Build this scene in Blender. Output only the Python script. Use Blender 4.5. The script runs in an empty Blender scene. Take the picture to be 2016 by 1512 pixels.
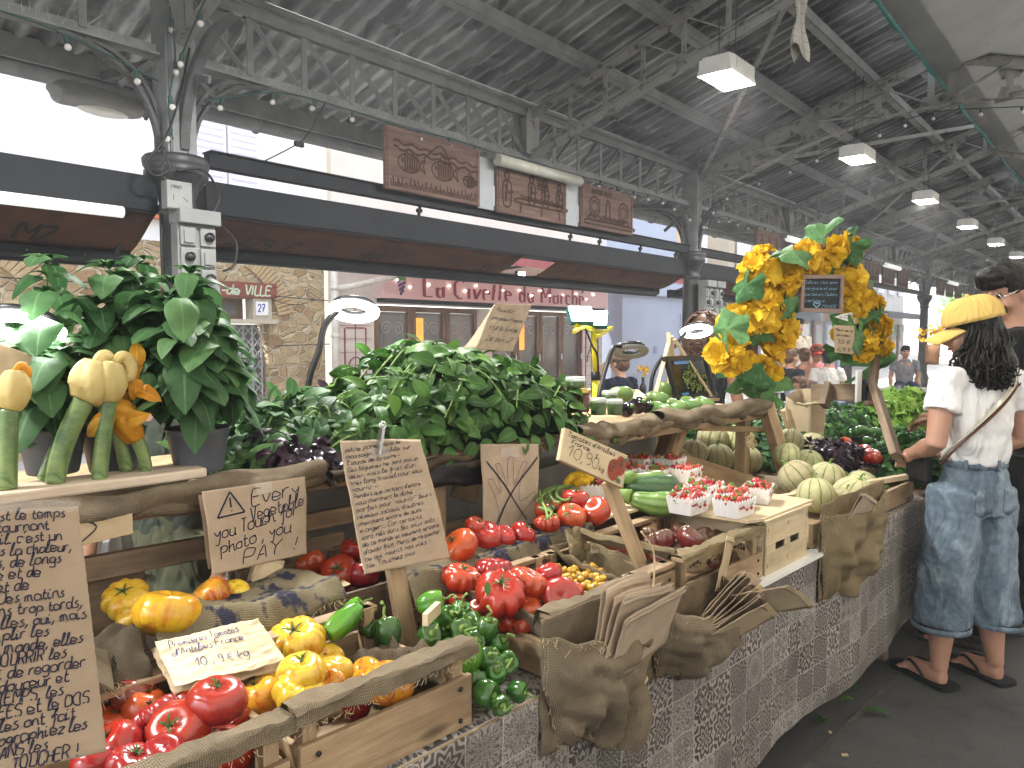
import bpy, math, random
from math import sin, cos, pi, radians, sqrt, atan2
from mathutils import Vector, Matrix, Euler, noise
random.seed(7)
sc = bpy.context.scene
COL = sc.collection
# ------------------------------------------------------------------ camera, sky, sun, exposure
cam_d = bpy.data.cameras.new('camera'); cam = bpy.data.objects.new('camera', cam_d); COL.objects.link(cam)
cam.location = (0, 0, 1.48); cam.rotation_euler = (radians(90) - math.atan(96/1480), 0, 0)
cam_d.sensor_width = 36; cam_d.lens = 36*1480/2016; cam_d.clip_start = .02; cam_d.clip_end = 600
sc.camera = cam
AH = radians(40); AS = radians(44)                 # hall and stall headings
HX, HY = sin(AH), cos(AH); SX, SY = sin(AS), cos(AS)
RH = radians(90) - AH; RS = radians(90) - AS
SUN_EL = radians(64); SUN_AZ = atan2(-HY - .5*HX, HX - .5*HY)   # azimuth of the sun: over the street fronts
world = bpy.data.worlds.new('World'); sc.world = world; world.use_nodes = True
wn = world.node_tree; bg = wn.nodes['Background']
sky = wn.nodes.new('ShaderNodeTexSky'); sky.sky_type = 'NISHITA'; sky.sun_disc = False
sky.sun_elevation = SUN_EL; sky.sun_rotation = SUN_AZ; sky.dust_density = 3.0; sky.air_density = 1.2; sky.ozone_density = .6
hs = wn.nodes.new('ShaderNodeHueSaturation'); hs.inputs['Saturation'].default_value = .45
wn.links.new(sky.outputs[0], hs.inputs['Color']); wn.links.new(hs.outputs[0], bg.inputs[0]); bg.inputs[1].default_value = .15
sun_d = bpy.data.lights.new('sun', 'SUN'); sun_d.energy = 3.2; sun_d.angle = radians(.5); sun_d.color = (1, .95, .87)
sun = bpy.data.objects.new('sun', sun_d); COL.objects.link(sun)
sdir = Vector((sin(SUN_AZ)*cos(SUN_EL), cos(SUN_AZ)*cos(SUN_EL), sin(SUN_EL)))
sun.rotation_euler = sdir.to_track_quat('Z', 'Y').to_euler()
sc.view_settings.view_transform = 'Standard'; sc.view_settings.look = 'None'; sc.view_settings.gamma = 1
sc.view_settings.exposure = 2.6
cy = sc.cycles; cy.max_bounces = 7; cy.diffuse_bounces = 4; cy.use_adaptive_sampling = True; cy.adaptive_threshold = .025; cy.glossy_bounces = 3; cy.transmission_bounces = 6; cy.transparent_max_bounces = 8
cy.caustics_reflective = False; cy.caustics_refractive = False; cy.sample_clamp_indirect = 6
cy.use_denoising = True

# ------------------------------------------------------------------ frames
def HL(h, q, z=0): return Vector((HX*h - HY*q, HY*h + HX*q, z))          # hall frame: along, across towards the street, up
def SL(s, n, z=0): return Vector((SX*s - SY*(n+1.0), SY*s + SX*(n+1.0), z))   # stall frame: along, back from the front edge, up

# ------------------------------------------------------------------ objects
def link(o, parent=None):
    COL.objects.link(o)
    if parent is not None: o.parent = parent
    return o
def tag(o, label=None, cat=None, group=None, kind=None):
    if label: o['label'] = label
    if cat: o['category'] = cat
    if group: o['group'] = group
    if kind: o['kind'] = kind
    return o
def thing(name, label, cat, loc=(0,0,0), rz=0, group=None, rot=None):
    o = bpy.data.objects.new(name, None); link(o); o.empty_display_size = .1
    o.location = loc; o.rotation_euler = rot if rot is not None else (0, 0, rz)
    return tag(o, label, cat, group)
def dup(o, parent=None, top=True, **kw):
    c = o.copy(); link(c, parent)
    for ch in o.children: dup(ch, c, False)
    if top:
        for k in ('loc', 'rot', 'scale', 'label', 'group'):
            if k in kw:
                if k == 'loc': c.location = kw[k]
                elif k == 'rot': c.rotation_euler = kw[k]
                elif k == 'scale': c.scale = kw[k] if hasattr(kw[k], '__len__') else (kw[k],)*3
                else: c[k] = kw[k]
    return c
def cr(pts, n=6, closed=False):
    """Catmull-Rom through points"""
    P = [Vector(p) for p in pts]; m = len(P); out = []
    if m < 3: return P
    rng = range(m if closed else m-1)
    for i in rng:
        if closed: a, b, c, d = P[(i-1) % m], P[i], P[(i+1) % m], P[(i+2) % m]
        else: a, b, c, d = P[max(i-1, 0)], P[i], P[i+1], P[min(i+2, m-1)]
        for k in range(n):
            t = k/n
            out.append(.5*((2*b) + (c-a)*t + (2*a-5*b+4*c-d)*t*t + (3*b-a-3*c+d)*t**3))
    if not closed: out.append(P[-1].copy())
    return out
def nz(x, y=0, z=0): return noise.noise(Vector((x, y, z)))
class MB:
    def __init__(self): self.v = []; self.f = []; self.u = []; self.m = []; self.s = []; self.mi = 0; self.T = None
    def pt(self, p):
        p = Vector(p); self.v.append(self.T @ p if self.T else p); return len(self.v)-1
    def face(self, idx, uv=None, smooth=False):
        self.f.append(tuple(idx)); self.u.append(uv or [(0, 0)]*len(idx)); self.m.append(self.mi); self.s.append(smooth)
    def box(self, c, sz, rot=None, uvo=None):
        c = Vector(c); hx, hy, hz = sz[0]/2, sz[1]/2, sz[2]/2
        R = rot if rot is not None else Matrix.Identity(3)
        loc = [Vector((x, y, z)) for z in (-hz, hz) for y in (-hy, hy) for x in (-hx, hx)]
        ids = [self.pt(c + R @ p) for p in loc]
        ax = sorted(range(3), key=lambda k: -sz[k]); ou, ov = uvo or (random.uniform(0, 50), random.uniform(0, 50))
        for q, nrm in (((0, 2, 3, 1), 2), ((4, 5, 7, 6), 2), ((0, 1, 5, 4), 1), ((2, 6, 7, 3), 1), ((0, 4, 6, 2), 0), ((1, 3, 7, 5), 0)):
            a = [k for k in ax if k != nrm]
            self.face([ids[i] for i in q], [(loc[i][a[0]]+ou, loc[i][a[1]]+ov+nrm*.37) for i in q])
        return self
    def bar(self, p, q, w, h, up=(0, 0, 1)):
        p, q = Vector(p), Vector(q); d = q-p; L = d.length
        if L < 1e-6: return self
        x = d/L; y = Vector(up).cross(x)
        if y.length < 1e-4: y = Vector((0, 1, 0)).cross(x)
        if y.length < 1e-4: y = Vector((1, 0, 0)).cross(x)
        y.normalize(); z = x.cross(y)
        R = Matrix((x, y, z)).transposed()
        return self.box((p+q)/2, (L, w, h), R)
    def tube(self, pts, r, seg=8, caps=True, smooth=True, flat=1.0):
        P = [Vector(p) for p in pts]; n = len(P)
        rr = r if hasattr(r, '__len__') else [r]*n
        prev = None; rings = []; L = 0
        for i in range(n):
            t = (P[min(i+1, n-1)] - P[max(i-1, 0)])
            if t.length < 1e-9: t = Vector((0, 0, 1))
            t.normalize()
            if prev is None:
                a = Vector((0, 0, 1)) if abs(t.z) < .9 else Vector((1, 0, 0))
                x = (a - t*a.dot(t)).normalized()
            else:
                x = prev - t*prev.dot(t)
                x = x.normalized() if x.length > 1e-6 else Vector((1, 0, 0))
            prev = x; y = t.cross(x)
            if i: L += (P[i]-P[i-1]).length
            rings.append(([self.pt(P[i] + (x*cos(2*pi*k/seg) + y*flat*sin(2*pi*k/seg))*rr[i]) for k in range(seg)], L))
        for i in range(n-1):
            a, la = rings[i]; b, lb = rings[i+1]; w = 2*pi*max(rr[i], 1e-4)
            for k in range(seg):
                k2 = (k+1) % seg
                self.face((a[k], a[k2], b[k2], b[k]), [(la, w*k/seg), (la, w*(k+1)/seg), (lb, w*(k+1)/seg), (lb, w*k/seg)], smooth)
        if caps:
            self.face(list(reversed(rings[0][0]))); self.face(rings[-1][0])
        return self
    def lathe(self, prof, seg=16, c=(0, 0, 0), smooth=True, fn=None):
        c = Vector(c); rings = []
        for r, z in prof:
            rings.append([self.pt(c + (Vector((r*cos(2*pi*k/seg), r*sin(2*pi*k/seg), z)) if fn is None else fn(r, z, 2*pi*k/seg))) for k in range(seg)])
        for i in range(len(prof)-1):
            for k in range(seg):
                k2 = (k+1) % seg
                self.face((rings[i][k], rings[i][k2], rings[i+1][k2], rings[i+1][k]), [(k/seg, i), ((k+1)/seg, i), ((k+1)/seg, i+1), (k/seg, i+1)], smooth)
        return self
    def grid(self, fn, nu, nv, su=1, sv=1, smooth=True, closed_u=False, thick=0, uo=0, vo=0):
        def lay(f2, flip):
            ids = [[self.pt(f2(i/nu, j/nv)) for j in range(nv+1)] for i in range(nu+1)]
            for i in range(nu):
                for j in range(nv):
                    q = (ids[i][j], ids[i+1][j], ids[i+1][j+1], ids[i][j+1])
                    uv = [(uo+i/nu*su, vo+j/nv*sv), (uo+(i+1)/nu*su, vo+j/nv*sv), (uo+(i+1)/nu*su, vo+(j+1)/nv*sv), (uo+i/nu*su, vo+(j+1)/nv*sv)]
                    if flip: q = q[::-1]; uv = uv[::-1]
                    self.face(q, uv, smooth)
            return ids
        a = lay(fn, False)
        if thick:
            def nrm(u, v, e=1e-3):
                p = Vector(fn(min(u+e, 1), v)) - Vector(fn(max(u-e, 0), v)); q = Vector(fn(u, min(v+e, 1))) - Vector(fn(u, max(v-e, 0)))
                k = p.cross(q); return k.normalized() if k.length > 1e-12 else Vector((0, 0, 1))
            b = lay(lambda u, v: Vector(fn(u, v)) - nrm(u, v)*thick, True)
            for i in range(nu):
                self.face((a[i+1][0], a[i][0], b[i][0], b[i+1][0])); self.face((a[i][nv], a[i+1][nv], b[i+1][nv], b[i][nv]))
            for j in range(nv):
                self.face((a[0][j], a[0][j+1], b[0][j+1], b[0][j])); self.face((a[nu][j+1], a[nu][j], b[nu][j], b[nu][j+1]))
        return self
    def poly(self, pts, thick, nrm=None):
        """flat outline extruded by thick along nrm"""
        P = [Vector(p) for p in pts]
        n = Vector(nrm) if nrm is not None else (P[1]-P[0]).cross(P[2]-P[1]).normalized()
        a = [self.pt(p + n*thick) for p in P]; b = [self.pt(p) for p in P]
        self.face(a); self.face(list(reversed(b)))
        for i in range(len(P)):
            j = (i+1) % len(P); self.face((b[i], b[j], a[j], a[i]))
        return self
    def ball(self, c, r, seg=10, rings=7):
        c = Vector(c); r3 = r if hasattr(r, '__len__') else (r, r, r)
        ids = []
        for i in range(rings+1):
            ph = pi*i/rings
            ids.append([self.pt(c + Vector((r3[0]*sin(ph)*cos(2*pi*k/seg), r3[1]*sin(ph)*sin(2*pi*k/seg), -r3[2]*cos(ph)))) for k in range(seg)])
        for i in range(rings):
            for k in range(seg):
                k2 = (k+1) % seg
                self.face((ids[i][k], ids[i][k2], ids[i+1][k2], ids[i+1][k]), None, True)
        return self
    def mesh(self, name, mats):
        me = bpy.data.meshes.new(name)
        me.from_pydata([tuple(p) for p in self.v], [], self.f)
        uvl = me.uv_layers.new(name='UVMap')
        flat = [c for f in self.u for uv in f for c in (uv[0], uv[1])]
        uvl.data.foreach_set('uv', flat)
        me.polygons.foreach_set('use_smooth', self.s)
        for m in (mats if isinstance(mats, (list, tuple)) else [mats]): me.materials.append(m)
        me.polygons.foreach_set('material_index', self.m)
        me.update(); return me
    def build(self, name, mats, parent=None, bevel=0, loc=None, rz=0, rot=None):
        o = bpy.data.objects.new(name, self.mesh(name, mats)); link(o, parent)
        if loc is not None: o.location = loc
        o.rotation_euler = rot if rot is not None else (0, 0, rz)
        if bevel:
            b = o.modifiers.new('bevel', 'BEVEL'); b.width = bevel; b.segments = 2; b.limit_method = 'ANGLE'; b.angle_limit = radians(40)
        return o

# ------------------------------------------------------------------ materials
def nd(nt, t, **ins):
    n = nt.nodes.new('ShaderNode'+t)
    for k, v in ins.items():
        if k.startswith('_'): setattr(n, k[1:], v); continue
        key = int(k[1:]) if k[0] == 'i' and k[1:].isdigit() else k.replace('__', ' ')
        s = n.inputs[key]
        if isinstance(v, bpy.types.NodeSocket): nt.links.new(v, s)
        else: s.default_value = v
    return n
def c4(c): return (c[0], c[1], c[2], 1)
def mathn(nt, op, a, b=0.0, c=0.0): return nd(nt, 'Math', _operation=op, i0=a, i1=b, i2=c).outputs[0]
def ramp(nt, fac, stops, interp='LINEAR'):
    r = nd(nt, 'ValToRGB', i0=fac); e = r.color_ramp; e.interpolation = interp
    while len(e.elements) < len(stops): e.elements.new(.5)
    for el, (p, c) in zip(e.elements, stops): el.position = p; el.color = c4(c) if len(c) == 3 else c
    return r.outputs[0]
def mixc(nt, fac, a, b, blend='MIX'):
    n = nt.nodes.new('ShaderNodeMix'); n.data_type = 'RGBA'; n.blend_type = blend
    for idx, v in ((0, fac), (6, a), (7, b)):
        s = n.inputs[idx]
        if isinstance(v, bpy.types.NodeSocket): nt.links.new(v, s)
        elif idx == 0: s.default_value = v
        else: s.default_value = c4(v)
    return n.outputs[2]
def coords(nt, kind='Object', scale=None, rot=None):
    o = nd(nt, 'TexCoord').outputs[kind]
    if scale is not None or rot is not None:
        o = nd(nt, 'Mapping', i0=o, Scale=scale or (1, 1, 1), Rotation=rot or (0, 0, 0)).outputs[0]
    return o
def noisen(nt, co, scale, detail=4, rough=.55, dist=0): return nd(nt, 'TexNoise', Vector=co, Scale=scale, Detail=detail, Roughness=rough, Distortion=dist).outputs[0]
def bump(nt, h, strength, dist=.01, normal=None):
    b = nd(nt, 'Bump', Strength=strength, Distance=dist, Height=h)
    if normal: nt.links.new(normal, b.inputs['Normal'])
    return b.outputs[0]
def base(name, rough=.6, spec=.5, metal=0, col=None):
    m = bpy.data.materials.new(name); m.use_nodes = True; nt = m.node_tree; b = nt.nodes['Principled BSDF']
    b.inputs['Roughness'].default_value = rough; b.inputs['Specular IOR Level'].default_value = spec; b.inputs['Metallic'].default_value = metal
    if col: b.inputs['Base Color'].default_value = c4(col)
    return m, nt, b
def setc(nt, b, s): nt.links.new(s, b.inputs['Base Color'])
def setn(nt, b, s): nt.links.new(s, b.inputs['Normal'])
def mat(name, col, col2=None, scale=8, rough=.6, spec=.4, metal=0, bmp=0, bscale=None, co='Object', lo=.35, hi=.65, rnd=0, stretch=None, sss=0, trans=0, bd=.005):
    """general surface: two tones mixed by noise, fine grain bump, optional per-object value shift"""
    m, nt, b = base(name, rough, spec, metal, col)
    cd = coords(nt, co, stretch)
    s = None
    if col2:
        s = ramp(nt, noisen(nt, cd, scale, 6, .6), [(lo, col), (hi, col2)])
    if rnd:
        oi = nd(nt, 'ObjectInfo').outputs['Random']
        v = mathn(nt, 'MULTIPLY_ADD', oi, 2*rnd, 1-rnd)
        s = nd(nt, 'HueSaturation', Color=s if s else c4(col), Value=v, Hue=mathn(nt, 'MULTIPLY_ADD', oi, rnd*.08, .5-rnd*.04)).outputs[0]
    if s: setc(nt, b, s)
    if bmp: setn(nt, b, bump(nt, noisen(nt, cd, bscale or scale*4, 5, .6), bmp, bd))
    if sss: b.inputs['Subsurface Weight'].default_value = sss; b.inputs['Subsurface Radius'].default_value = (.02, .008, .004)
    return m
def wood(name, c1, c2, c3, rough=.65, g=1.0, dirt=0, knots=True):
    m, nt, b = base(name, rough, .3)
    uv = coords(nt, 'UV', (1.6*g, 22*g, 1))
    w = noisen(nt, uv, 1.6, 8, .6, 1.2)
    fine = noisen(nt, coords(nt, 'UV', (6, 160, 1)), 2.0, 4, .6)
    col = ramp(nt, mathn(nt, 'MULTIPLY_ADD', fine, .25, mathn(nt, 'MULTIPLY', w, .85)), [(.3, c1), (.52, c2), (.75, c3)])
    big = noisen(nt, coords(nt, 'UV', (3, 5, 1)), 1.3, 3)
    col = mixc(nt, mathn(nt, 'MULTIPLY', ramp(nt, big, [(.42, (0, 0, 0)), (.7, (1, 1, 1))]), .55+dirt), col, tuple(x*.45 for x in c1))
    if knots:
        vo = nd(nt, 'TexVoronoi', Vector=coords(nt, 'UV', (1.3, 4.2, 1)), Scale=2.4); 
        kn = ramp(nt, vo.outputs['Distance'], [(.0, (1, 1, 1)), (.07, (.75, .75, .75)), (.14, (0, 0, 0))])
        col = mixc(nt, mathn(nt, 'MULTIPLY', kn, .8), col, tuple(x*.25 for x in c1))
    setc(nt, b, col); setn(nt, b, bump(nt, fine, .35, .002, bump(nt, w, .2, .004)))
    return m
def burlap(name, c1, c2, dirt=(.05, .04, .03), ink=None, scale=620):
    m, nt, b = base(name, .95, .1)
    uv = coords(nt, 'UV')
    warp = nd(nt, 'TexNoise', Vector=uv, Scale=9, Detail=3)
    uvw = mixc(nt, .012, uv, warp.outputs[1]) 
    wa = nd(nt, 'TexWave', Vector=uvw, Scale=scale/6.28*1.0, Distortion=.8, _bands_direction='X'); wa.inputs['Detail'].default_value = 1
    wb = nd(nt, 'TexWave', Vector=uvw, Scale=scale/6.28*1.0, Distortion=.8, _bands_direction='Y')
    h = mathn(nt, 'MULTIPLY', wa.outputs[1], wb.outputs[1])
    h2 = mathn(nt, 'ADD', mathn(nt, 'MULTIPLY', wa.outputs[1], .5), mathn(nt, 'MULTIPLY', wb.outputs[1], .5))
    mot = noisen(nt, uv, 14, 6, .65)
    col = mixc(nt, h2, tuple(x*.52 for x in c1), ramp(nt, mot, [(.35, c1), (.65, c2)]))
    col = mixc(nt, ramp(nt, noisen(nt, uv, 5, 5), [(.5, (0, 0, 0)), (.75, (.7, .7, .7))]), col, dirt)
    if ink:
        col = mixc(nt, ramp(nt, mathn(nt, 'MULTIPLY_ADD', noisen(nt, uv, 60, 3), .35, noisen(nt, uv, 11, 2)), [(.68, (0, 0, 0)), (.74, (.9, .9, .9))]), col, ink)
    setc(nt, b, col); setn(nt, b, bump(nt, h2, .6, .0035, bump(nt, noisen(nt, uv, 30, 4), .4, .01)))
    return m
def glassy(name, col, alpha, rough=.05):
    m, nt, b = base(name, rough, .5, 0, col); b.inputs['Alpha'].default_value = alpha; return m
def emit(name, col, strength):
    m, nt, b = base(name, .5, .2, 0, col); b.inputs['Emission Color'].default_value = c4(col); b.inputs['Emission Strength'].default_value = strength; return m
W = {}
W['pine'] = wood('pine_wood', (.25, .16, .085), (.38, .26, .14), (.50, .37, .215))
W['crate'] = wood('crate_wood', (.19, .125, .07), (.32, .22, .125), (.44, .32, .19), dirt=.15)
W['oldwood'] = wood('weathered_wood', (.11, .075, .05), (.2, .14, .09), (.30, .22, .145), dirt=.2)
W['pale'] = wood('pale_poplar', (.44, .34, .20), (.55, .44, .275), (.63, .53, .36), knots=False, rough=.7)
W['white_wood'] = wood('bare_planed_wood', (.55, .42, .30), (.64, .52, .40), (.70, .6, .48), knots=False)
W['brown'] = wood('varnished_door_wood', (.11, .055, .028), (.17, .09, .045), (.22, .125, .07), rough=.35, knots=False)
W['burlap'] = burlap('burlap', (.20, .155, .102), (.32, .26, .178))
W['burlap_y'] = burlap('golden_burlap', (.235, .18, .10), (.35, .275, .165))
W['burlap_d'] = burlap('dark_burlap', (.10, .08, .055), (.19, .15, .10))
W['burlap_i'] = burlap('inked_burlap', (.22, .18, .11), (.33, .28, .18), ink=(.022, .026, .06))
W['jute'] = mat('jute_fibre', (.35, .27, .16), (.5, .4, .25), 40, .9, .1)
W['paint'] = mat('grey_iron_paint', (.145, .155, .165), (.225, .235, .24), 5, .55, .35, bmp=.25, bscale=30)
W['paint_w'] = mat('flaking_grey_paint', (.26, .265, .255), (.09, .085, .08), 9, .6, .3, bmp=.4, bscale=22, lo=.52, hi=.66)
W['iron'] = mat('black_iron', (.018, .02, .023), (.05, .052, .055), 7, .45, .4, bmp=.15, bscale=40)
W['black'] = mat('black_plastic', (.012, .012, .013), None, 5, .4, .4)
W['greyplastic'] = mat('grey_plastic', (.17, .18, .18), (.22, .225, .22), 4, .5, .4)
W['white'] = mat('white_enamel', (.75, .75, .73), (.66, .66, .63), 6, .4, .4)
W['steel'] = mat('bright_steel', (.6, .6, .6), None, 5, .25, .5, metal=1)
W['ink'] = mat('marker_ink', (.012, .012, .03), (.03, .03, .055), 60, .6, .2)
W['blueink'] = mat('blue_ballpoint_ink', (.03, .04, .16), None, 5, .6, .2)
W['cable'] = mat('black_cable', (.015, .015, .015), None, 5, .5, .3)
# ================================================================== ground, hall
def asphalt():
    m, nt, b = base('dark_slab_floor', .8, .3)
    co = coords(nt, 'Object')
    a = ramp(nt, noisen(nt, co, .9, 6, .6), [(.3, (.036, .036, .036)), (.7, (.08, .079, .077))])
    v = nd(nt, 'TexVoronoi', Vector=co, Scale=42)
    a = mixc(nt, ramp(nt, v.outputs['Distance'], [(.05, (1, 1, 1)), (.10, (0, 0, 0))]), a, (.22, .21, .2))
    st = ramp(nt, noisen(nt, co, 3.3, 7, .7), [(.52, (0, 0, 0)), (.68, (.75, .75, .75))])
    a = mixc(nt, st, a, (.032, .032, .032))
    setc(nt, b, a); setn(nt, b, bump(nt, noisen(nt, co, 120, 4), .35, .004, bump(nt, noisen(nt, co, 9, 4), .3, .01)))
    nt.links.new(ramp(nt, noisen(nt, co, 2, 4), [(.3, (.6, .6, .6)), (.7, (.9, .9, .9))]), b.inputs['Roughness'])
    return m
g = MB(); g.grid(lambda u, v: HL(-60+u*400, -80+v*160, 0), 8, 8, smooth=False)
tag(g.build('ground', asphalt()), kind='structure')
g = MB()
for n0 in (-.02, -1.52, -3.02):
    p, q = SL(-3, n0, .004), SL(60, n0+.25, .004); d = Vector((-SY, SX, 0))*.012
    g.face([g.pt(x) for x in (p-d, q-d, q+d, p+d)])
for s0 in (4.55, 7.5, 11):
    p, q = SL(s0, -6, .0045), SL(s0, 1, .0045); d = Vector((SX, SY, 0))*.006
    g.face([g.pt(x) for x in (p-d, p+d, q+d, q-d)])
tag(g.build('paving_joints', mat('joint_mortar', (.10, .095, .085), (.055, .052, .05), 20, .9, .1)), kind='structure')
# the street between the hall and the house fronts
g = MB(); g.grid(lambda u, v: HL(-30+u*110, 5.6+v*4.7, .006), 4, 2, smooth=False)
tag(g.build('street', mat('street_paving', (.36, .35, .33), (.43, .41, .38), 2, .8, .2, bmp=.3, bscale=20)), kind='structure')

W['iron2'] = mat('worn_bracket_paint', (.10, .105, .11), (.055, .055, .058), 8, .6, .3, bmp=.3, bscale=25)
QC, RIDGE, SLOPE = 4.84, 1.85, .316
def roofz(q): return 3.80 + (QC - q)*SLOPE
def sheetmat():
    m, nt, b = base('weathered_fibre_cement', .85, .2)
    co = coords(nt, 'Object')
    big = noisen(nt, nd(nt, 'Mapping', i0=co, Scale=(1.0, .45, 1)).outputs[0], 1.7, 7, .62, .8)
    c = ramp(nt, big, [(.30, (.06, .06, .063)), (.44, (.24, .25, .265)), (.58, (.44, .46, .48)), (.74, (.58, .6, .62))])
    st = noisen(nt, nd(nt, 'Mapping', i0=co, Scale=(9, .8, 1)).outputs[0], 1.5, 5, .6)
    c = mixc(nt, ramp(nt, st, [(.5, (0, 0, 0)), (.72, (.8, .8, .8))]), c, (.05, .05, .05))
    pt = noisen(nt, nd(nt, 'Mapping', i0=co, Scale=(2.4, .7, 1)).outputs[0], 2.0, 3, .45, 1.2)
    c = mixc(nt, ramp(nt, pt, [(.63, (0, 0, 0)), (.67, (.7, .7, .7))]), c, (.03, .029, .028))
    xs = nd(nt, 'SeparateXYZ', i0=co).outputs[0]; wv = mathn(nt, 'SINE', mathn(nt, 'MULTIPLY_ADD', xs, 2*pi/.177, noisen(nt, co, 6, 3)))
    c = mixc(nt, ramp(nt, mathn(nt, 'MULTIPLY_ADD', noisen(nt, nd(nt, 'Mapping', i0=co, Scale=(3, .9, 1)).outputs[0], 2, 4), 1.3, mathn(nt, 'MULTIPLY', wv, .5)), [(.62, (0, 0, 0)), (1.0, (.6, .6, .6))]), c, (.035, .036, .038))
    setc(nt, b, c); setn(nt, b, bump(nt, noisen(nt, co, 25, 5), .3, .01))
    return m
hall = thing('market_hall', 'long open market hall with grey corrugated roof on iron columns', 'market hall', (0, 0, 0), RH)
# local frame of the hall: x along, y across towards the street, z up
SM = sheetmat()
H0, H1 = -5.5, 62.0
m = MB(); PW = .177; nper = int((H1-H0)/PW)
cuts = [6.02, 4.62, 3.22, RIDGE-.05]
for r in range(3):
    qa, qb = cuts[r], cuts[r+1]-.12 if r < 2 else cuts[r+1]
    dz = .012*(2-r) if False else 0
    n = nper*6
    prevc = None
    for i in range(n+1):
        x = H0 + i*PW/6; w = .027*cos(2*pi*i/6)
        jit = .004*nz(x*.7, r)
        z0 = roofz(qa) + w + .028 + jit; z1 = roofz(qb) + w + .028 + .022 + jit
        zz = .012*(nz(x*2.1, r*3)-.2)
        cur = (m.pt((x, qa+.03*nz(x*1.3, r+.5), z0+zz)), m.pt((x, qb, z1)))
        if prevc: m.face((prevc[0], prevc[1], cur[1], cur[0]), None, True)
        prevc = cur
m.build('roof_sheet', SM, hall)
PURL = [4.05, 3.30, 2.55]
for q in PURL:
    m = MB(); z = roofz(q) - .06
    m.box(((H0+H1)/2, q, z+.045), (H1-H0, .085, .012)); m.box(((H0+H1)/2, q-.035, z), (H1-H0, .014, .085)); m.box(((H0+H1)/2, q+.012, z-.045), (H1-H0, .07, .012))
    m.build('purlin', W['paint'], hall)
m = MB(); m.tube([(H0, 6.02, 3.33), (H1, 6.02, 3.33)], .075, 12)
for k in range(30): m.tube([(H0+2.3*k, 6.02+.085*cos(a), 3.33+.085*sin(a)) for a in [pi*2*j/12 for j in range(13)]], .012, 6)
m.build('gutter', W['paint'], hall)
m = MB(); m.box(((H0+H1)/2, 5.90, 3.42), (H1-H0, .03, .16)); m.build('eave_board', W['paint'], hall)

def spikes(m, p, q, n, h=.07):
    p, q = Vector(p), Vector(q)
    for k in range(n):
        c = p + (q-p)*((k+.5)/n)
        for a in (-1, 1):
            d = Vector((random.uniform(-.25, .25), a*.5 + random.uniform(-.1, .1), 1)).normalized()*h*random.uniform(.6, 1.2)
            s = Vector((.0016, 0, 0)); a0, a1, a2 = m.pt(c-s), m.pt(c+s), m.pt(c+d); m.face((a0, a1, a2))
SPK = mat('pigeon_spike_wire', (.35, .35, .34), None, 5, .5, .4)
COLS = [2.39 + 7.23*k for k in range(-1, 9)]
MIDS = [6.0 + 7.23*k for k in range(-1, 8)]
# eave girder: one lattice girder per bay
for k in range(len(COLS)-1):
    a, b = COLS[k], COLS[k+1]; L = b-a; zt, zb = 3.715, 3.255
    m = MB(); m.box(((a+b)/2, QC, zt+.02), (L-.22, .09, .014)); m.box(((a+b)/2, QC-.03, zt-.02), (L-.22, .012, .07)); m.box(((a+b)/2, QC+.03, zt-.02), (L-.22, .012, .07))
    m.box(((a+b)/2, QC, zb-.02), (L-.22, .11, .014)); m.box(((a+b)/2, QC, zb+.02), (L-.22, .012, .06))
    if k < 4: m.tube([(a+.1, QC-.065, zt+.05), (b-.1, QC-.065, zt+.05)], .028, 8)
    g = m.build('eave_girder', W['paint'], hall)
    w = MB(); nn = 16 if k < 4 else 10
    for i in range(nn+1):
        x = a + .1 + (L-.2)*i/nn
        if 0 < i < nn and i != nn//2: w.box((x, QC-.012, (zt+zb)/2), (.045, .012, zt-zb-.05))
        if i < nn:
            x2 = a + .1 + (L-.2)*(i+1)/nn
            if i < nn/2: w.bar((x+.01, QC+.012, zt-.03), (x2-.01, QC+.012, zb+.03), .01, .05, (0, 1, 0))
            else: w.bar((x+.01, QC+.012, zb+.03), (x2-.01, QC+.012, zt-.03), .01, .05, (0, 1, 0))
    w.build('lattice_bars', W['paint'], g)
    if k < 3:
        s = MB(); spikes(s, (a+.3, QC, zb+.02), (b-.3, QC, zb+.02), 150 if k < 2 else 60, .10); spikes(s, (a+.3, QC-.06, zb-.01), (b-.3, QC-.06, zb-.01), 100, .05)
        s.build('pigeon_spikes', SPK, g)
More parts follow.
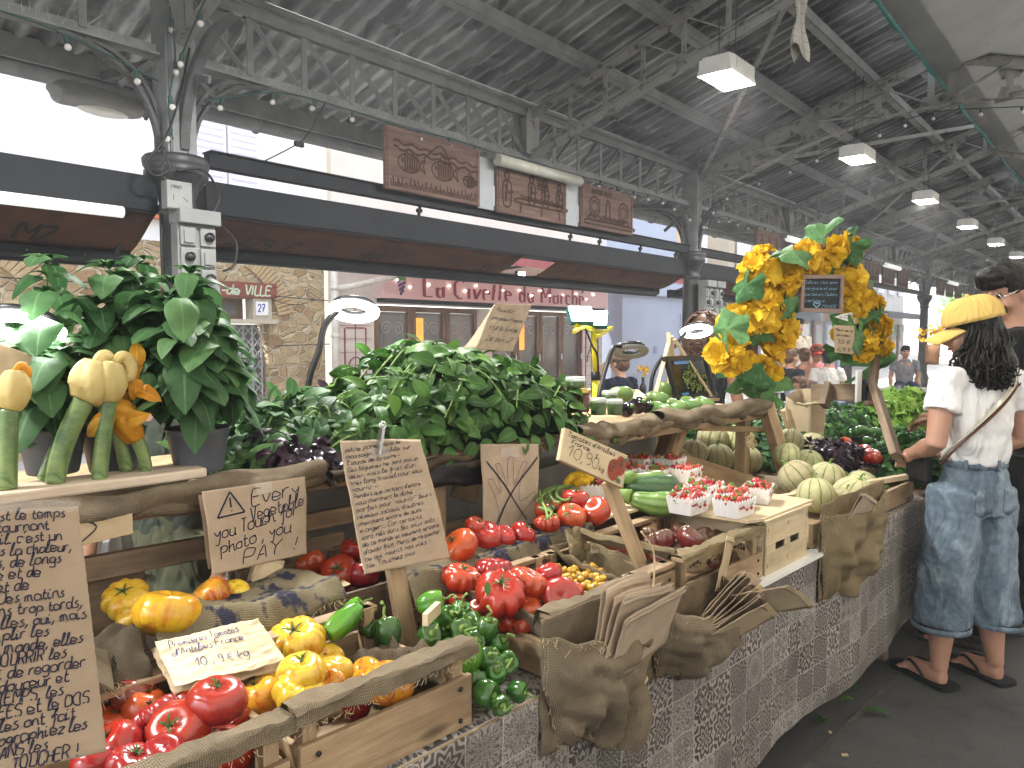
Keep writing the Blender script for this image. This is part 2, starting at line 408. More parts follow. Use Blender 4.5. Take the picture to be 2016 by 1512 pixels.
# columns
def curve_br(m, dirx, diry, r, z0, x0, w=.05):
    pts = [Vector((dirx*(x0 + r*(1-cos(t))), diry*(x0 + r*(1-cos(t))), z0 + r*sin(t)*1.0)) for t in [pi/2*i/12 for i in range(13)]]
    for i in range(12):
        m.bar(pts[i], pts[i+1], w, .022, (diry, -dirx, 0) if False else (0, 0, 1) if abs(pts[i+1].z-pts[i].z) < .5*(pts[i+1]-pts[i]).length else (dirx, diry, 0))
for k, hx in enumerate(COLS):
    m = MB(); m.T = Matrix.Translation((hx, QC, 0))
    m.lathe([(.20, 0), (.20, .25), (.16, .32), (.125, .45), (.115, 1.2), (.105, 2.25)], 16)
    c = m.build('iron_column', W['iron'], hall)
    m = MB(); m.T = Matrix.Translation((hx, QC, 0))
    def flut(r, z, t):
        rr = r*(1 + (.05*cos(12*t) if 2.36 < z < 2.5 else 0)); return Vector((rr*cos(t), rr*sin(t), z))
    m.lathe([(.105, 2.25), (.125, 2.26), (.125, 2.30), (.11, 2.32), (.115, 2.36), (.13, 2.41), (.165, 2.47), (.195, 2.50), (.195, 2.525), (.18, 2.53), (.2, 2.56), (.205, 2.60), (.19, 2.62), (0, 2.622)], 36, fn=flut)
    m.build('capital', W['iron'], c)
    m = MB(); m.T = Matrix.Translation((hx, QC, 0))
    m.box((0, 0, 3.22), (.17, .012, 1.2)); m.box((0, 0, 3.22), (.012, .17, 1.2))
    for s in (-1, 1):
        m.box((s*.088, 0, 3.22), (.012, .19, 1.2)); m.box((0, s*.1, 3.22), (.16, .012, 1.2)); m.box((s*.05, .11, 3.22), (.045, .01, 1.2)); m.box((s*.05, -.11, 3.22), (.045, .01, 1.2))
    m.build('column_head', W['paint'], c)
    m = MB(); m.T = Matrix.Translation((hx, QC, 0))
    for s in (-1, 1):
        m = MB(); m.T = Matrix.Translation((hx, QC, 0)); curve_br(m, s, 0, .56, 2.66, .11); curve_br(m, s, 0, .42, 2.80, .11, .03)
        m.bar((s*.14, 0, 3.19), (s*.34, 0, 3.0), .02, .035); m.build('curved_bracket', W['iron2'], c)
    m = MB(); m.T = Matrix.Translation((hx, QC, 0))
    curve_br(m, 0, -1, .66, 2.66, .12, .06); curve_br(m, 0, -1, .5, 2.82, .12, .03); m.bar((0, -.14, 3.1), (0, -.45, 3.02), .02, .04); m.build('curved_bracket', W['iron2'], c); m = MB(); m.T = Matrix.Translation((hx, QC, 0)); curve_br(m, 0, 1, .60, 2.66, .12, .06); curve_br(m, 0, 1, .45, 2.8, .12, .03)
    m.bar((0, .12, 3.26), (0, 1.05, 3.36), .05, .06); m.bar((0, .14, 3.15), (0, .42, 2.95), .02, .04)
    m.build('curved_bracket', W['iron2'], c)
# trusses
def lchord(m, p, q, s=.075):
    p, q = Vector(p), Vector(q); m.bar(p, q, s, .012); m.bar(p - Vector((0, 0, s/2)), q - Vector((0, 0, s/2)), .012, s)
def gusset(m, x, c, w, h, sl): 
    cy_, cz = c; m.poly([(x-.008, cy_-w, cz-h*.3+w*sl), (x-.008, cy_+w, cz-h*.3-w*sl), (x-.008, cy_+w*.5, cz-h), (x-.008, cy_-w*.5, cz-h)], .016, (1, 0, 0))
for k, hx in enumerate(COLS):                                        # heavy trusses over the columns
    m = MB(); near = k < 5
    top = lambda q: roofz(q) - .115
    lchord(m, (hx, QC, top(QC)), (hx, RIDGE, top(RIDGE)), .13); lchord(m, (hx, RIDGE, top(RIDGE)), (hx, 2*RIDGE-QC, top(QC)), .13)
    bot = [(QC, 3.27), (4.22, 3.40), (3.55, 3.62), (2.75, 3.86), (1.95, 4.03)]
    bz = lambda q: 3.27 + (4.03-3.27)*sin(min(1, (QC-q)/(QC-1.9))*pi/2)**1.0
    pts = [Vector((hx, q, bz(q))) for q in [QC - .12*i for i in range(26)]]
    for a, b in zip(pts, pts[1:]): m.bar(a, b, .09, .016)
    pts2 = [Vector((hx, 2*RIDGE - p.y, p.z)) for p in pts]
    for a, b in zip(pts2, pts2[1:]): m.bar(a, b, .09, .016)
    t = m.build('roof_truss', W['paint_w'], hall)
    m = MB()
    for sg in (0, 1):
        f = (lambda q: q) if not sg else (lambda q: 2*RIDGE-q)
        qs = [4.1, 3.3, 2.5, 1.95]
        for i, q in enumerate(qs):
            m.bar((hx+.03, f(q), bz(q)), (hx+.03, f(q), top(q)), .07, .012, (1, 0, 0))
            q0 = [QC-.1, 4.1, 3.3, 2.5][i]
            m.bar((hx-.03, f(q0), top(q0)-.06), (hx-.03, f(q), bz(q)+.04), .012, .06, (1, 0, 0))
            gusset(m, hx+.05, (f(q), top(q)), .16, .22, SLOPE if not sg else -SLOPE); 
            m.poly([(hx+.042, f(q)-.14, bz(q)), (hx+.042, f(q)+.14, bz(q)-.03), (hx+.042, f(q)+.08, bz(q)+.14), (hx+.042, f(q)-.1, bz(q)+.12)], .012, (1, 0, 0))
    m.build('web_members', W['paint_w'], t)
    if k < 4:
        s = MB(); spikes(s, (hx, QC-.3, bz(QC-.3)+.01), (hx, 3.4, bz(3.4)), 46, .08); spikes(s, (hx, 3.4, bz(3.4)), (hx, 2.0, bz(2.0)), 40, .08); s.build('pigeon_spikes', SPK, t)
for k, hx in enumerate(MIDS):                                        # light lattice rafters between them
    m = MB(); top = lambda q: roofz(q) - .115; dep = .40
    for sg in (0, 1):
        f = (lambda q: q) if not sg else (lambda q: 2*RIDGE-q)
        lchord(m, (hx, f(QC), top(QC)), (hx, f(RIDGE), top(RIDGE)), .08)
        lchord(m, (hx, f(QC), top(QC)-dep), (hx, f(RIDGE), top(RIDGE)-dep), .08)
    t = m.build('lattice_rafter', W['paint_w'], hall)
    m = MB(); n = 7
    for sg in (0, 1):
        f = (lambda q: q) if not sg else (lambda q: 2*RIDGE-q)
        for i in range(n):
            q0 = QC - .12 - (QC-RIDGE-.2)*i/n; q1 = QC - .12 - (QC-RIDGE-.2)*(i+1)/n
            m.bar((hx+.02, f(q1), top(q1)-dep), (hx+.02, f(q1), top(q1)), .045, .01, (1, 0, 0))
            m.bar((hx-.02, f(q0), top(q0)-.03), (hx-.02, f(q1), top(q1)-dep+.03), .01, .04, (1, 0, 0))
    m.poly([(hx-.006, QC+.12, 3.22), (hx-.006, QC-.02, 3.22), (hx-.006, QC-.02, 3.74), (hx-.006, QC+.12, 3.70)], .012, (1, 0, 0))
    m.box((hx, QC+.09, 3.48), (.24, .012, .5)); m.box((hx, QC-.075, 3.5), (.2, .012, .44)); m.bar((hx, QC+.1, 3.3), (hx, 5.9, 3.38), .05, .06)
    m.build('web_members', W['paint_w'], t)
    if k < 3:
        s = MB(); spikes(s, (hx, QC-.2, top(QC-.2)-dep), (hx, RIDGE, top(RIDGE)-dep), 90, .07); s.build('pigeon_spikes', SPK, t)
# slanting tie rods under the slope
for (h, q, z, h2, q2, z2) in ((9.64, 4.6, 3.7, 13.0, 2.0, 4.55), (9.64, 4.7, 3.68, 6.1, 2.0, 4.62), (2.39, 4.6, 3.7, 6.0, 2.0, 4.6), (16.85, 4.6, 3.7, 20.3, 2.0, 4.6), (16.85, 4.6, 3.7, 13.2, 2.0, 4.6)):
    m = MB(); m.bar((h, q, z), (h2, q2, z2), .05, .05); m.build('tie_rod', W['paint_w'], hall)
# the street-side slope behind the ridge: pale canvas, a dark fabric strip and a green net edge
def tarpmat(name, c, c2, tr):
    m, nt, b = base(name, .8, .1); co = coords(nt, 'Object')
    col = ramp(nt, noisen(nt, co, 2.5, 6, .6), [(.35, c), (.65, c2)]); setc(nt, b, col)
    v = nd(nt, 'TexVoronoi', Vector=co, Scale=3.1); 
    setc(nt, b, mixc(nt, ramp(nt, v.outputs['Distance'], [(.02, (1, 1, 1)), (.05, (0, 0, 0))]), col, (.03, .03, .025)))
    if tr:
        t = nd(nt, 'BsdfTranslucent', Color=c4(c2)); mx = nd(nt, 'MixShader', i0=tr, i1=b.outputs[0], i2=t.outputs[0]); nt.links.new(mx.outputs[0], nt.nodes['Material Output'].inputs[0])
    return m
TL = tarpmat('pale_canvas', (.50, .47, .41), (.62, .59, .52), .35); TD = tarpmat('grey_fabric', (.15, .155, .15), (.2, .2, .19), .06)
m = MB(); m.grid(lambda u, v: (H0+u*67, 1.86 - v*(1.02+.16*nz(u*67*1.7)+.1*nz(u*67*5)), 4.34+.36*v + .05*nz(u*67*.9, v*3)), 180, 4); m.build('fabric_strip', TD, hall)
m = MB(); m.grid(lambda u, v: (H0+u*67, .72+.10*nz(u*67*1.3, 3)-v*3.1, 4.66-.95*v + .05*nz(u*67*.8, v*4)), 130, 8); m.build('canvas_cover', TL, hall)
m = MB()
m.grid(lambda u, v: (H0+u*67, 1.875+.02*nz(u*67*3)+.0*v, 4.37-.075*v*(1+.5*nz(u*67*4, 5))), 260, 2)
m.build('net_edge', mat('green_net', (.012, .06, .05), (.02, .10, .075), 30, .8, .1), hall)
m = MB()
for k in range(34): m.bar((H0+2*k, .95, 4.72), (H0+2*k, -2.3, 3.74), .05, .05)
for q in (.8, -.3, -1.3): m.bar((H0, q, 4.71-.3*(.9-q)), (H1, q, 4.71-.3*(.9-q)), .05, .06)
m.build('canvas_rafters', W['oldwood'], hall)
# hanging luminaires
LAMP = emit('lit_lamp_glass', (1, .98, .93), 14)
lamp0 = None
LP = [(5.62 + 3.45*k - 3*3.45, 2.55, 3.44) for k in range(0, 9)]
LB = ['nearest the camera', 'second from the camera', 'third from the camera', 'fourth from the camera', 'fifth from the camera', 'sixth from the camera', 'farther back']
def area(parent, energy, sx, sy, z, color=(1, .975, .94)):
    d = bpy.data.lights.new('lamp_light', 'AREA'); d.shape = 'RECTANGLE'; d.size = sx; d.size_y = sy; d.energy = energy; d.color = color
    o = bpy.data.objects.new('lamp_light', d); link(o, parent); o.location = (0, 0, z); return o
for i, (h, q, z) in enumerate(LP):
    t = thing('hanging_light', None, 'ceiling light', HL(h, q, z), RH, 'bright box lights hanging in a row under the roof')
    seen = i-3
    t['label'] = ['bright box light hanging under the roof, '+LB[max(0, min(seen, 6))]] [0] if seen >= 0 else 'box light hanging under the roof above and behind the camera'
    m = MB(); L, Wd = .46, .27
    m.poly([(-L/2, -Wd/2, 0), (L/2, -Wd/2, 0), (L/2*.86, -Wd/2*.8, .13), (-L/2*.86, -Wd/2*.8, .13)], .004); m.poly([(L/2, Wd/2, 0), (-L/2, Wd/2, 0), (-L/2*.86, Wd/2*.8, .13), (L/2*.86, Wd/2*.8, .13)], .004)
    m.poly([(-L/2, Wd/2, 0), (-L/2, -Wd/2, 0), (-L/2*.86, -Wd/2*.8, .13), (-L/2*.86, Wd/2*.8, .13)], .004); m.poly([(L/2, -Wd/2, 0), (L/2, Wd/2, 0), (L/2*.86, Wd/2*.8, .13), (L/2*.86, -Wd/2*.8, .13)], .004)
    m.box((0, 0, .135), (L*.86, Wd*.8, .01))
    for j in range(14):
        x = -L*.42 + L*.84*j/13; m.box((x, -Wd*.46, .07), (.006, .03, .11)); m.box((x, Wd*.46, .07), (.006, .03, .11))
    m.build('housing', W['white'], t)
    m = MB(); m.box((0, 0, .02), (L*.9, Wd*.8, .01)); m.build('diffuser', LAMP, t)
    m = MB(); m.box((0, 0, -.002), (.34, .018, .02)); m.box((0, Wd*.43, -.002), (L*.95, .012, .016)); m.box((0, -Wd*.43, -.002), (L*.95, .012, .016)); m.build('lens_frame', W['white'], t)
    m = MB(); top = roofz(q) - .12 - z
    m.bar((-.15, 0, .14), (-.15, 0, top), .006, .006); m.bar((.15, 0, .14), (.15, 0, top), .006, .006); m.build('hanger', W['iron'], t)
    if i < 6: area(t, 30 if i < 3 else 18, .4, .22, -.03)
# ---- string of small bulbs along girder and trusses
BULB = glassy('clear_bulb', (.8, .8, .76), .55, .1)
def string_lights(name_label, pts, n, group='strings of small bulbs'):
    t = thing('string_lights', name_label, 'string lights', (0, 0, 0), RH, group)
    P = cr(pts, 10); m = MB(); m.tube(P, .006, 5); m.build('wire', mat('green_cable', (.02, .06, .05), None) if 'green_cable' not in bpy.data.materials else bpy.data.materials['green_cable'], t)
    b0 = None
    for i in range(n):
        p = P[int((len(P)-1)*(i+.5)/n)]
        if b0 is None:
            mm = MB(); mm.lathe([(.0, 0), (.013, 0), (.015, -.012), (.013, -.045), (.010, -.05)], 8); s = mm.build('bulb_socket', bpy.data.materials['green_cable'], t)
            mm = MB(); mm.ball((0, 0, -.068), .020, 10, 7); mm.build('bulb', BULB, s); b0 = s
        else: s = dup(b0, t, True)
        s.location = p; s.rotation_euler = (random.uniform(-.3, .3), random.uniform(-.3, .3), 0)
for k in range(0, 4):
    a = COLS[k]+.15; b = COLS[k+1]-.15
    pts = [(a, QC-.1, 3.0)] + [(a + (b-a)*i/12, QC-.09, 3.21 - (.02 if i % 2 else 0)) for i in range(1, 12)] + [(b, QC-.1, 3.05)]
    string_lights(['string of small bulbs along the girder left of the near column', 'string of small bulbs along the girder above the carved plaques', 'string of small bulbs along the girder behind the yellow flower arch', 'string of small bulbs along the farthest visible girder'][k] if k else 'string of small bulbs along the girder left of the near column', pts, 20)
string_lights('string of small bulbs along the truss of the second column', [(9.55, QC-.15, 2.95), (9.55, 4.3, 3.35), (9.55, 3.4, 3.6), (9.55, 2.6, 3.82), (9.55, 1.9, 3.95), (9.55, 1.0, 3.85), (9.55, .4, 3.8)], 14)
string_lights('string of small bulbs hanging down the near column', [(2.3, QC-.16, 3.5), (2.32, QC-.17, 3.2), (2.27, QC-.17, 2.9), (2.30, QC-.15, 2.7)], 4)
string_lights('string of small bulbs along the truss of the near column', [(2.32, QC-.2, 3.15), (2.32, 4.2, 3.5), (2.32, 3.6, 3.75)], 4)
# ================================================================== lettering: a stroke font drawn as raised ribbons
GL = {
'a':(5,"472807041333445347 4753"),'b':(5,"052c1c04133344463706"),'c':(4,"47381807041333 44"),'d':(5,"4728070413344c 4c4453"),'e':(5,"05354637180704133344"),
'f':(4,"063b3c2b2010 0848"),'g':(5,"4728070514344741301001"),'h':(5,"0c03 05172838374353"),'i':(3,"08041324 0a1a"),'j':(3,"281010 00"),'k':(5,"0c03 480543"),
'l':(3,"052b1c04132334"),'m':(7,"0803 0618282723 262838485463"),'n':(5,"0803 0618384453"),'o':(5,"280704234447284838"),'p':(5,"0800 06183847453414"),'q':(5,"47280704133446 4840"),
'r':(4,"0803 061838"),'s':(4,"382817263534231303"),'t':(4,"1b14233334 0838"),'u':(5,"080413334548 484353"),'v':(5,"082348"),'w':(6,"081326335847"),'x':(4,"0843 4803"),'y':(5,"082548 483010"),'z':(4,"08480343"),
'A':(5,"032c43 1636"),'B':(5,"030c3b3928 0828474433 03"),'C':(5,"5a4c1c0a051333455"),'D':(6,"030c3c5a553303"),'E':(5,"4c0c0343 0838"),'F':(5,"4c0c03 0838"),'G':(5,"5a3c1c0a0513335558 5838"),
'H':(5,"0c03 4c43 0848"),'I':(2,"0c03"),'L':(4,"0c0343"),'M':(6,"030c375c53"),'N':(5,"030c434c"),'O':(6,"2c0a05234345 4a3c2c".replace(' ', '')),'P':(5,"030c3c4b493707"),'R':(5,"030c3c4a3807 2743"),
'S':(5,"4b3c1c0b0928474433 1304"),'T':(5,"0c4c 2c23"),'U':(5,"0c041333444c"),'V':(5,"0c234c"),'X':(5,"0c43 4c03"),'Y':(5,"0c28 4c2823"),'Z':(5,"0c4c0343"),'Q':(6,"2c0a052333454a2c 3453"),'J':(4,"3c341303"),
'0':(5,"2c0a052333454a2c"),'1':(4,"092c23"),'2':(5,"0a1c3c4b4903 0343"),'3':(5,"0b1c3c4a3928 2847453313 04"),'5':(5,"4c0c08384745331304"),'6':(5,"4c1a051333454738 1706"),'7':(5,"0c4c13 1838"),'9':(5,"4a3c1c0a18384a 4a4423"),'8':(5,"283a2c0a284733 130728"),'4':(5,"2c0646 3903"),
',':(2,"1401"),'.':(2,"0313"),"'":(2,"1c0a"),'!':(3,"1c16 1314"),'-':(4,"0636"),'"':(3,"0c0a 2c2a"),'€':(5,"4b2c0a052344 0939 0636"),':':(2,"0404 0707"),
}
ACC = {'é':('e',"2a4c"),'è':('e',"1c3a"),'ê':('e',"0a2c4a"),'É':('E',"2d4f"),'à':('a',"1c3a")}
def gl_strokes(s):
    out = []
    for st in s.split():
        pts = [(int(st[i], 16), int(st[i+1], 16)-3) for i in range(0, len(st)-1, 2)]
        if len(pts) > 1: out.append(pts)
    return out
def strokes(text, h, slant=.15, jit=.25, sp=1.5, rnd=None):
    """strokes of a line of text, cap height h, in metres; returns (list of polylines, width)"""
    rnd = rnd or random; k = h/9; x = 0; out = []
    for ch in text:
        if ch == ' ': x += 3.2; continue
        acc = None; c = ch
        if ch in ACC: c, acc = ACC[ch]
        if c not in GL: x += 3; continue
        w, s = GL[c]; st = gl_strokes(s) + (gl_strokes(acc) if acc else [])
        dy = rnd.uniform(-jit, jit)*1.2; sc_ = 1 + rnd.uniform(-jit, jit)*.35
        for p in st:
            out.append([((x + px*sc_ + rnd.uniform(-jit, jit)*.5 + (py*slant))*k, (py*sc_ + dy + rnd.uniform(-jit, jit)*.5)*k) for px, py in p])
        x += (w - .6)*sc_ + sp*.62
    return out, x*k
def ribbon(m, pl, w, surf, off=.0006, smooth=5, taper=False):
    """draw polyline pl (2D, metres) as a flat ribbon on surface surf(x, y) -> (point, normal)"""
    P = cr([Vector((a, b, 0)) for a, b in pl], smooth) if len(pl) > 2 else [Vector((pl[0][0], pl[0][1], 0)).lerp(Vector((pl[1][0], pl[1][1], 0)), t/3) for t in range(4)]
    prev = None; n = len(P)
    for i, p in enumerate(P):
        t = P[min(i+1, n-1)] - P[max(i-1, 0)]
        if t.length < 1e-9: t = Vector((1, 0, 0))
        t.normalize(); s = Vector((-t.y, t.x, 0))*w/2*(1 if not taper else (.45+.75*abs(t.y)))
        a, na = surf(p.x+s.x, p.y+s.y); b, nb = surf(p.x-s.x, p.y-s.y)
        cur = (m.pt(Vector(a)+Vector(na)*off), m.pt(Vector(b)+Vector(nb)*off))
        if prev: m.face((prev[0], prev[1], cur[1], cur[0]))
        prev = cur
def flat_surf(x0, y0, ux=(1, 0, 0), uy=(0, 0, 1), o=(0, 0, 0), n=(0, -1, 0)):
    ux, uy, o, n = Vector(ux), Vector(uy), Vector(o), Vector(n)
    return lambda x, y: (o + ux*(x+x0) + uy*(y+y0), n)
def write(m, text, x, y, h, w, surf, ang=0, rnd=None, width=None, **kw):
    st, L = strokes(text, h, rnd=rnd, **kw); k = (width/L) if width and L > 0 else 1
    ca, sa = cos(ang), sin(ang)
    for p in st: ribbon(m, [(x + (a*k)*ca - b*sa, y + (a*k)*sa + b*ca) for a, b in p], w, surf)
    return L*k

# ================================================================== awnings, beams and plaques on the hall's edge
def hthing(name, label, cat, h, q, z, group=None): return thing(name, label, cat, HL(h, q, z), RH, group)
ORANGE = mat('sun_faded_orange_canvas', (.075, .030, .017), (.04, .02, .013), 5, .85, .1, bmp=.3, bscale=14)
DARKSTEEL = mat('blue_black_steel', (.007, .009, .012), (.013, .015, .019), 3, .6, .2)
TUBE = emit('dim_tube_light', (.85, .9, .85), .10)
SPRAY = mat('black_spray_paint', (.012, .011, .01), None, 5, .8, .1)
def awning(label, h0, h1, zc, zf, holes=None, graff=()):
    t = hthing('rolled_awning', label, 'awning', h0, 4.92, 0, 'rolled awnings on the street edge of the hall'); L = h1-h0
    m = MB(); m.box((L/2, 0, zc), (L, .17, .20)); m.box((L/2, -.09, zc+.02), (L, .012, .22)); m.build('cassette', DARKSTEEL, t, .006)
    segs = [(0, L)] if not holes else [(0, holes[0]), (holes[1], L)]
    for a, b in segs:
        m = MB()
        m.grid(lambda u, v: (a+(b-a)*u, -.06+v*.40, zc-.10-(zc-.10-zf-.03)*v**1.3 - .035*sin(v*pi)*(1+.5*nz(u*9, v*2))), 60, 8, thick=.002); f = m.build('canvas', ORANGE, t)
        for (txt, gx, gh) in graff:
            if a <= gx <= b:
                g = MB()
                def sf(x, y, a=a, b=b):
                    v = max(0, min(1, .82 - y*3.2)); u = (x)/(1); 
                    return (Vector((x, -.06+v*.40, zc-.10-(zc-.10-zf-.03)*v**1.3 - .035*sin(v*pi)*(1+.5*nz((x-a)/(b-a)*9, v*2)))), Vector((0, -.5, -.85)))
                x = gx
                st, W_ = strokes(txt, gh, slant=.1, jit=.5)
                for p in st: ribbon(g, [(x+px*1.5, py) for px, py in p], .022, sf, .004)
                g.build('graffiti', SPRAY, f)
    m = MB(); m.tube([(0, .36, zf), (L, .36, zf)], .05, 10); m.box((L/2, .385, zf-.01), (L, .05, .11)); fb = m.build('front_bar', DARKSTEEL, t)
    m = MB()
    for i in range(int(L/.33)): m.ball((.2+.33*i, .355, zf+.0), (.007, .06, .007), 6, 5)
    m.build('rivets', W['steel'], fb)
    m = MB()
    for x in (L*.03, L*.97): m.bar((x, .02, zc-.08), (x, .36, zf), .03, .05)
    m.build('folding_arm', DARKSTEEL, t)
    return t
aw = awning('rolled orange awning with dark bars and spray-painted MZ left of the near column', -1.2, 2.26, 2.35, 2.0, graff=(('MZ.', 2.75, .10), ('R', 2.2, .1)))
m = MB(); m.tube([(1.5, -.14, 2.225), (3.22, -.14, 2.225)], .035, 10); m.build('tube_light', TUBE, aw)
aw2 = awning('long rolled orange awning with dark bars and spray-painted XS between the two columns', 2.58, 9.46, 2.38, 2.09, holes=(3.40, 3.98), graff=(('AAZSWKE', .3, .11), ('MNAWS', 1.5, .10), ('XS.', 3.0, .11)))
awning('rolled orange awning with dark bars behind the yellow flower arch', 9.85, 16.6, 2.38, 2.09)
for i, (h0, h1) in enumerate(((2.6, 9.5), (9.75, 16.7), (17.0, 23.9))):
    t = hthing('steel_beam', ['black steel beam under the carved plaques between the near columns', 'black steel beam beyond the second column', 'black steel beam at the third bay of the hall'][i], 'beam', h0, QC, 0, 'black beams between the columns')
    m = MB(); m.box(((h1-h0)/2, 0, 2.645), (h1-h0, .08, .10)); m.box(((h1-h0)/2, 0, 2.70), (h1-h0, .12, .012)); m.build('web', DARKSTEEL, t, .003)
    if i == 0:
        for x in (1.95, 4.2, 4.78, 5.7, 6.62):
            m = MB(); m.tube([(x, .02, 2.6), (x, .05, 2.46)], .014, 8); m.box((x, .03, 2.56), (.05, .03, .03)); m.build('hanger_rod', DARKSTEEL, t)
# carved plaques
def plaquemat():
    m, nt, b = base('reddish_carved_wood', .7, .3); co = coords(nt, 'Object')
    w = noisen(nt, nd(nt, 'Mapping', i0=co, Scale=(1.2, 1, 14)).outputs[0], 2, 6)
    c = ramp(nt, w, [(.3, (.085, .048, .037)), (.6, (.15, .09, .07)), (.8, (.19, .115, .09))]); setc(nt, b, c); setn(nt, b, bump(nt, noisen(nt, co, 30, 5), .3, .004)); return m
PLQ = plaquemat(); CARVE = mat('dark_carving', (.035, .018, .012), (.07, .034, .022), 30, .8, .2)  # carved lines are drawn as dark ribbons on the board
PANEL = mat('pale_blue_panel', (.30, .33, .36), (.36, .39, .41), 3, .5, .4)
def arcpts(cx, cy, rx, ry, a0, a1, n=10): return [(cx+rx*cos(a0+(a1-a0)*i/n), cy+ry*sin(a0+(a1-a0)*i/n)) for i in range(n+1)]
def fish(cx, cy, s, fl=1):
    out = [arcpts(cx, cy, s, s*.62, 0, 2*pi, 14), [(cx+fl*s*.95, cy), (cx+fl*s*1.5, cy+s*.5), (cx+fl*s*1.35, cy), (cx+fl*s*1.5, cy-s*.5), (cx+fl*s*.95, cy)], arcpts(cx-fl*s*.6, cy+s*.12, s*.09, s*.09, 0, 2*pi, 6), [(cx-fl*s*.4, cy+s*.5), (cx, cy+s*.95), (cx+fl*s*.5, cy+s*.5)]]
    for i in range(-2, 4):
        for j in range(-2, 3): out.append(arcpts(cx+i*s*.22, cy+j*s*.2, s*.1, s*.1, -pi/2, pi/2, 4))
    return out
def plaque(label, h0, h1, z0, z1, art, cat='plaque'):
    t = hthing('carved_plaque', label, cat, h0, 4.74, 0, 'carved wooden plaques along the girder'); L = h1-h0
    m = MB(); m.box((L/2, 0, (z0+z1)/2), (L, .035, z1-z0)); m.build('board', PLQ, t, .004)
    m = MB()
    for x in (.03, L-.03): m.box((x, -.02, (z0+z1)/2), (.025, .012, z1-z0-.03))
    for z in (z0+.02, z1-.02): m.box((L/2, -.0195, z), (L-.05, .012, .025))
    m.build('raised_border', PLQ, t)
    m = MB(); sf = flat_surf(0, 0, o=(0, -.0175, z0))
    for pl, w in art(L, z1-z0): ribbon(m, pl, w*1.5, sf, .003, 4)
    m.build('carving', CARVE, t); return t
def art_fish(L, Hh):
    o = []
    for f in (fish(.25, .24, .12, 1), fish(.64, .24, .13, 1), fish(.98, .2, .08, 1)): o += [(p, .009) for p in f]
    for j in range(2): o.append(([(.08+L*.9*i/24, Hh*.78-.05*j+.012*sin(i*1.6+j)-.05*i/24) for i in range(25)], .012))
    for i in range(46): x = .05+(L-.1)*i/45; o.append(([(x, .03), (x+.008*sin(i*7), .06), (x+.02*sin(i*3), .09+.03*sin(i*2.3))], .010))
    o.append(([(.42, Hh*.6), (.62, Hh*.88), (.75, Hh*.55)], .012)); return o
def figure(x, y, s):
    return [(arcpts(x, y+s*.86, s*.1, s*.12, 0, 2*pi, 8), .018), ([(x-s*.16, y+s*.7), (x-s*.2, y+s*.35), (x-s*.14, y), (x+s*.14, y), (x+s*.2, y+s*.35), (x+s*.16, y+s*.7), (x-s*.16, y+s*.7)], .014), ([(x-s*.1, y+s*.6), (x+s*.05, y+s*.4), (x+s*.3, y+s*.45)], .016), ([(x, y+s*.65), (x-.02, y+s*.1)], .02)]
def art_market(L, Hh):
    o = figure(.14, .08, .32) + figure(.52, .14, .28) + figure(.74, .14, .28) + figure(.98, .14, .26)
    o += [([(.30, .17), (L-.08, .17), (L-.06, .13), (.30, .13), (.30, .17)], .014), ([(.36, .13), (.34, .03)], .016), ([(L-.14, .13), (L-.12, .03)], .016), ([(.68, .13), (.68, .03)], .016)]
    for i in range(16): o.append((arcpts(.36+.045*i, .19+.008*sin(i*3), .018, .014, 0, 2*pi, 6), .010))
    for i in range(12): o.append((arcpts(.62+.03*(i % 6), Hh*.7+.05*(i//6), .016, .02, 0, 2*pi, 5), .010))
    return o
def art_still(L, Hh):
    o = []
    for cx in (.26, .86): o += [(arcpts(cx, .24, .10, .11, 0, 2*pi, 12), .016), (arcpts(cx, .24, .06, .065, 0, 2*pi, 10), .012), (arcpts(cx, .12, .13, .03, 0, 2*pi, 10), .014)]
    o += [([(.48, .12), (.5, .3), (.53, .34), (.56, .3), (.58, .12)], .02), ([(.10, .09), (L-.08, .09), (L-.06, .05), (.08, .05), (.1, .09)], .016)]
    for i in range(14): o.append((arcpts(.42+.035*i, .13+.01*sin(i*2), .016, .02, 0, 2*pi, 5), .012))
    st, W_ = strokes('AUX BONS FRUITS', .05, jit=.2); o += [([(a*1.0+.2, b+Hh-.09) for a, b in p], .010) for p in st]; return o
def art_misc(L, Hh):
    o = figure(L*.2, .06, .34) + figure(L*.5, .05, .36) + figure(L*.8, .07, .32)
    for i in range(20): o.append((arcpts(.1+(L-.2)*i/19, .08+.03*sin(i*2.1), .022, .03, 0, 2*pi, 5), .014))
    return o
plaque('carved wooden plaque with big fish under waves, largest of the row', 4.05, 5.17, 2.66, 3.17, art_fish)
plaque('carved wooden plaque of people around a market table, under the tube lamp', 5.41, 6.52, 2.64, 3.10, art_market)
plaque('carved wooden plaque of baskets and a bottle with letters along its top', 6.79, 7.87, 2.66, 3.13, art_still)
for i, h in enumerate((11.6, 13.0, 14.4)): plaque(['carved wooden plaque just left of the yellow flower arch', 'carved wooden plaque behind the left side of the flower arch', 'carved wooden plaque behind the top of the flower arch'][i], h, h+1.05, 2.68, 3.16, art_misc)
for i, h in enumerate((17.7, 19.1, 20.5, 25.1, 26.5, 27.9)): plaque('carved wooden plaque far along the hall, %s beyond the flower arch' % ['first', 'second', 'third', 'fourth', 'fifth', 'sixth'][i], h, h+1.05, 2.68, 3.16, art_misc)
for i, (h0, h1) in enumerate(((5.18, 5.40), (6.53, 6.78))):
    t = hthing('blank_panel', ['pale blue panel between the fish plaque and the market plaque', 'pale blue panel right of the market plaque'][i], 'panel', h0, 4.765, 0, 'pale panels between the plaques'); m = MB(); m.box(((h1-h0)/2, 0, 2.89), (h1-h0, .02, .47)); m.build('board', PANEL, t)
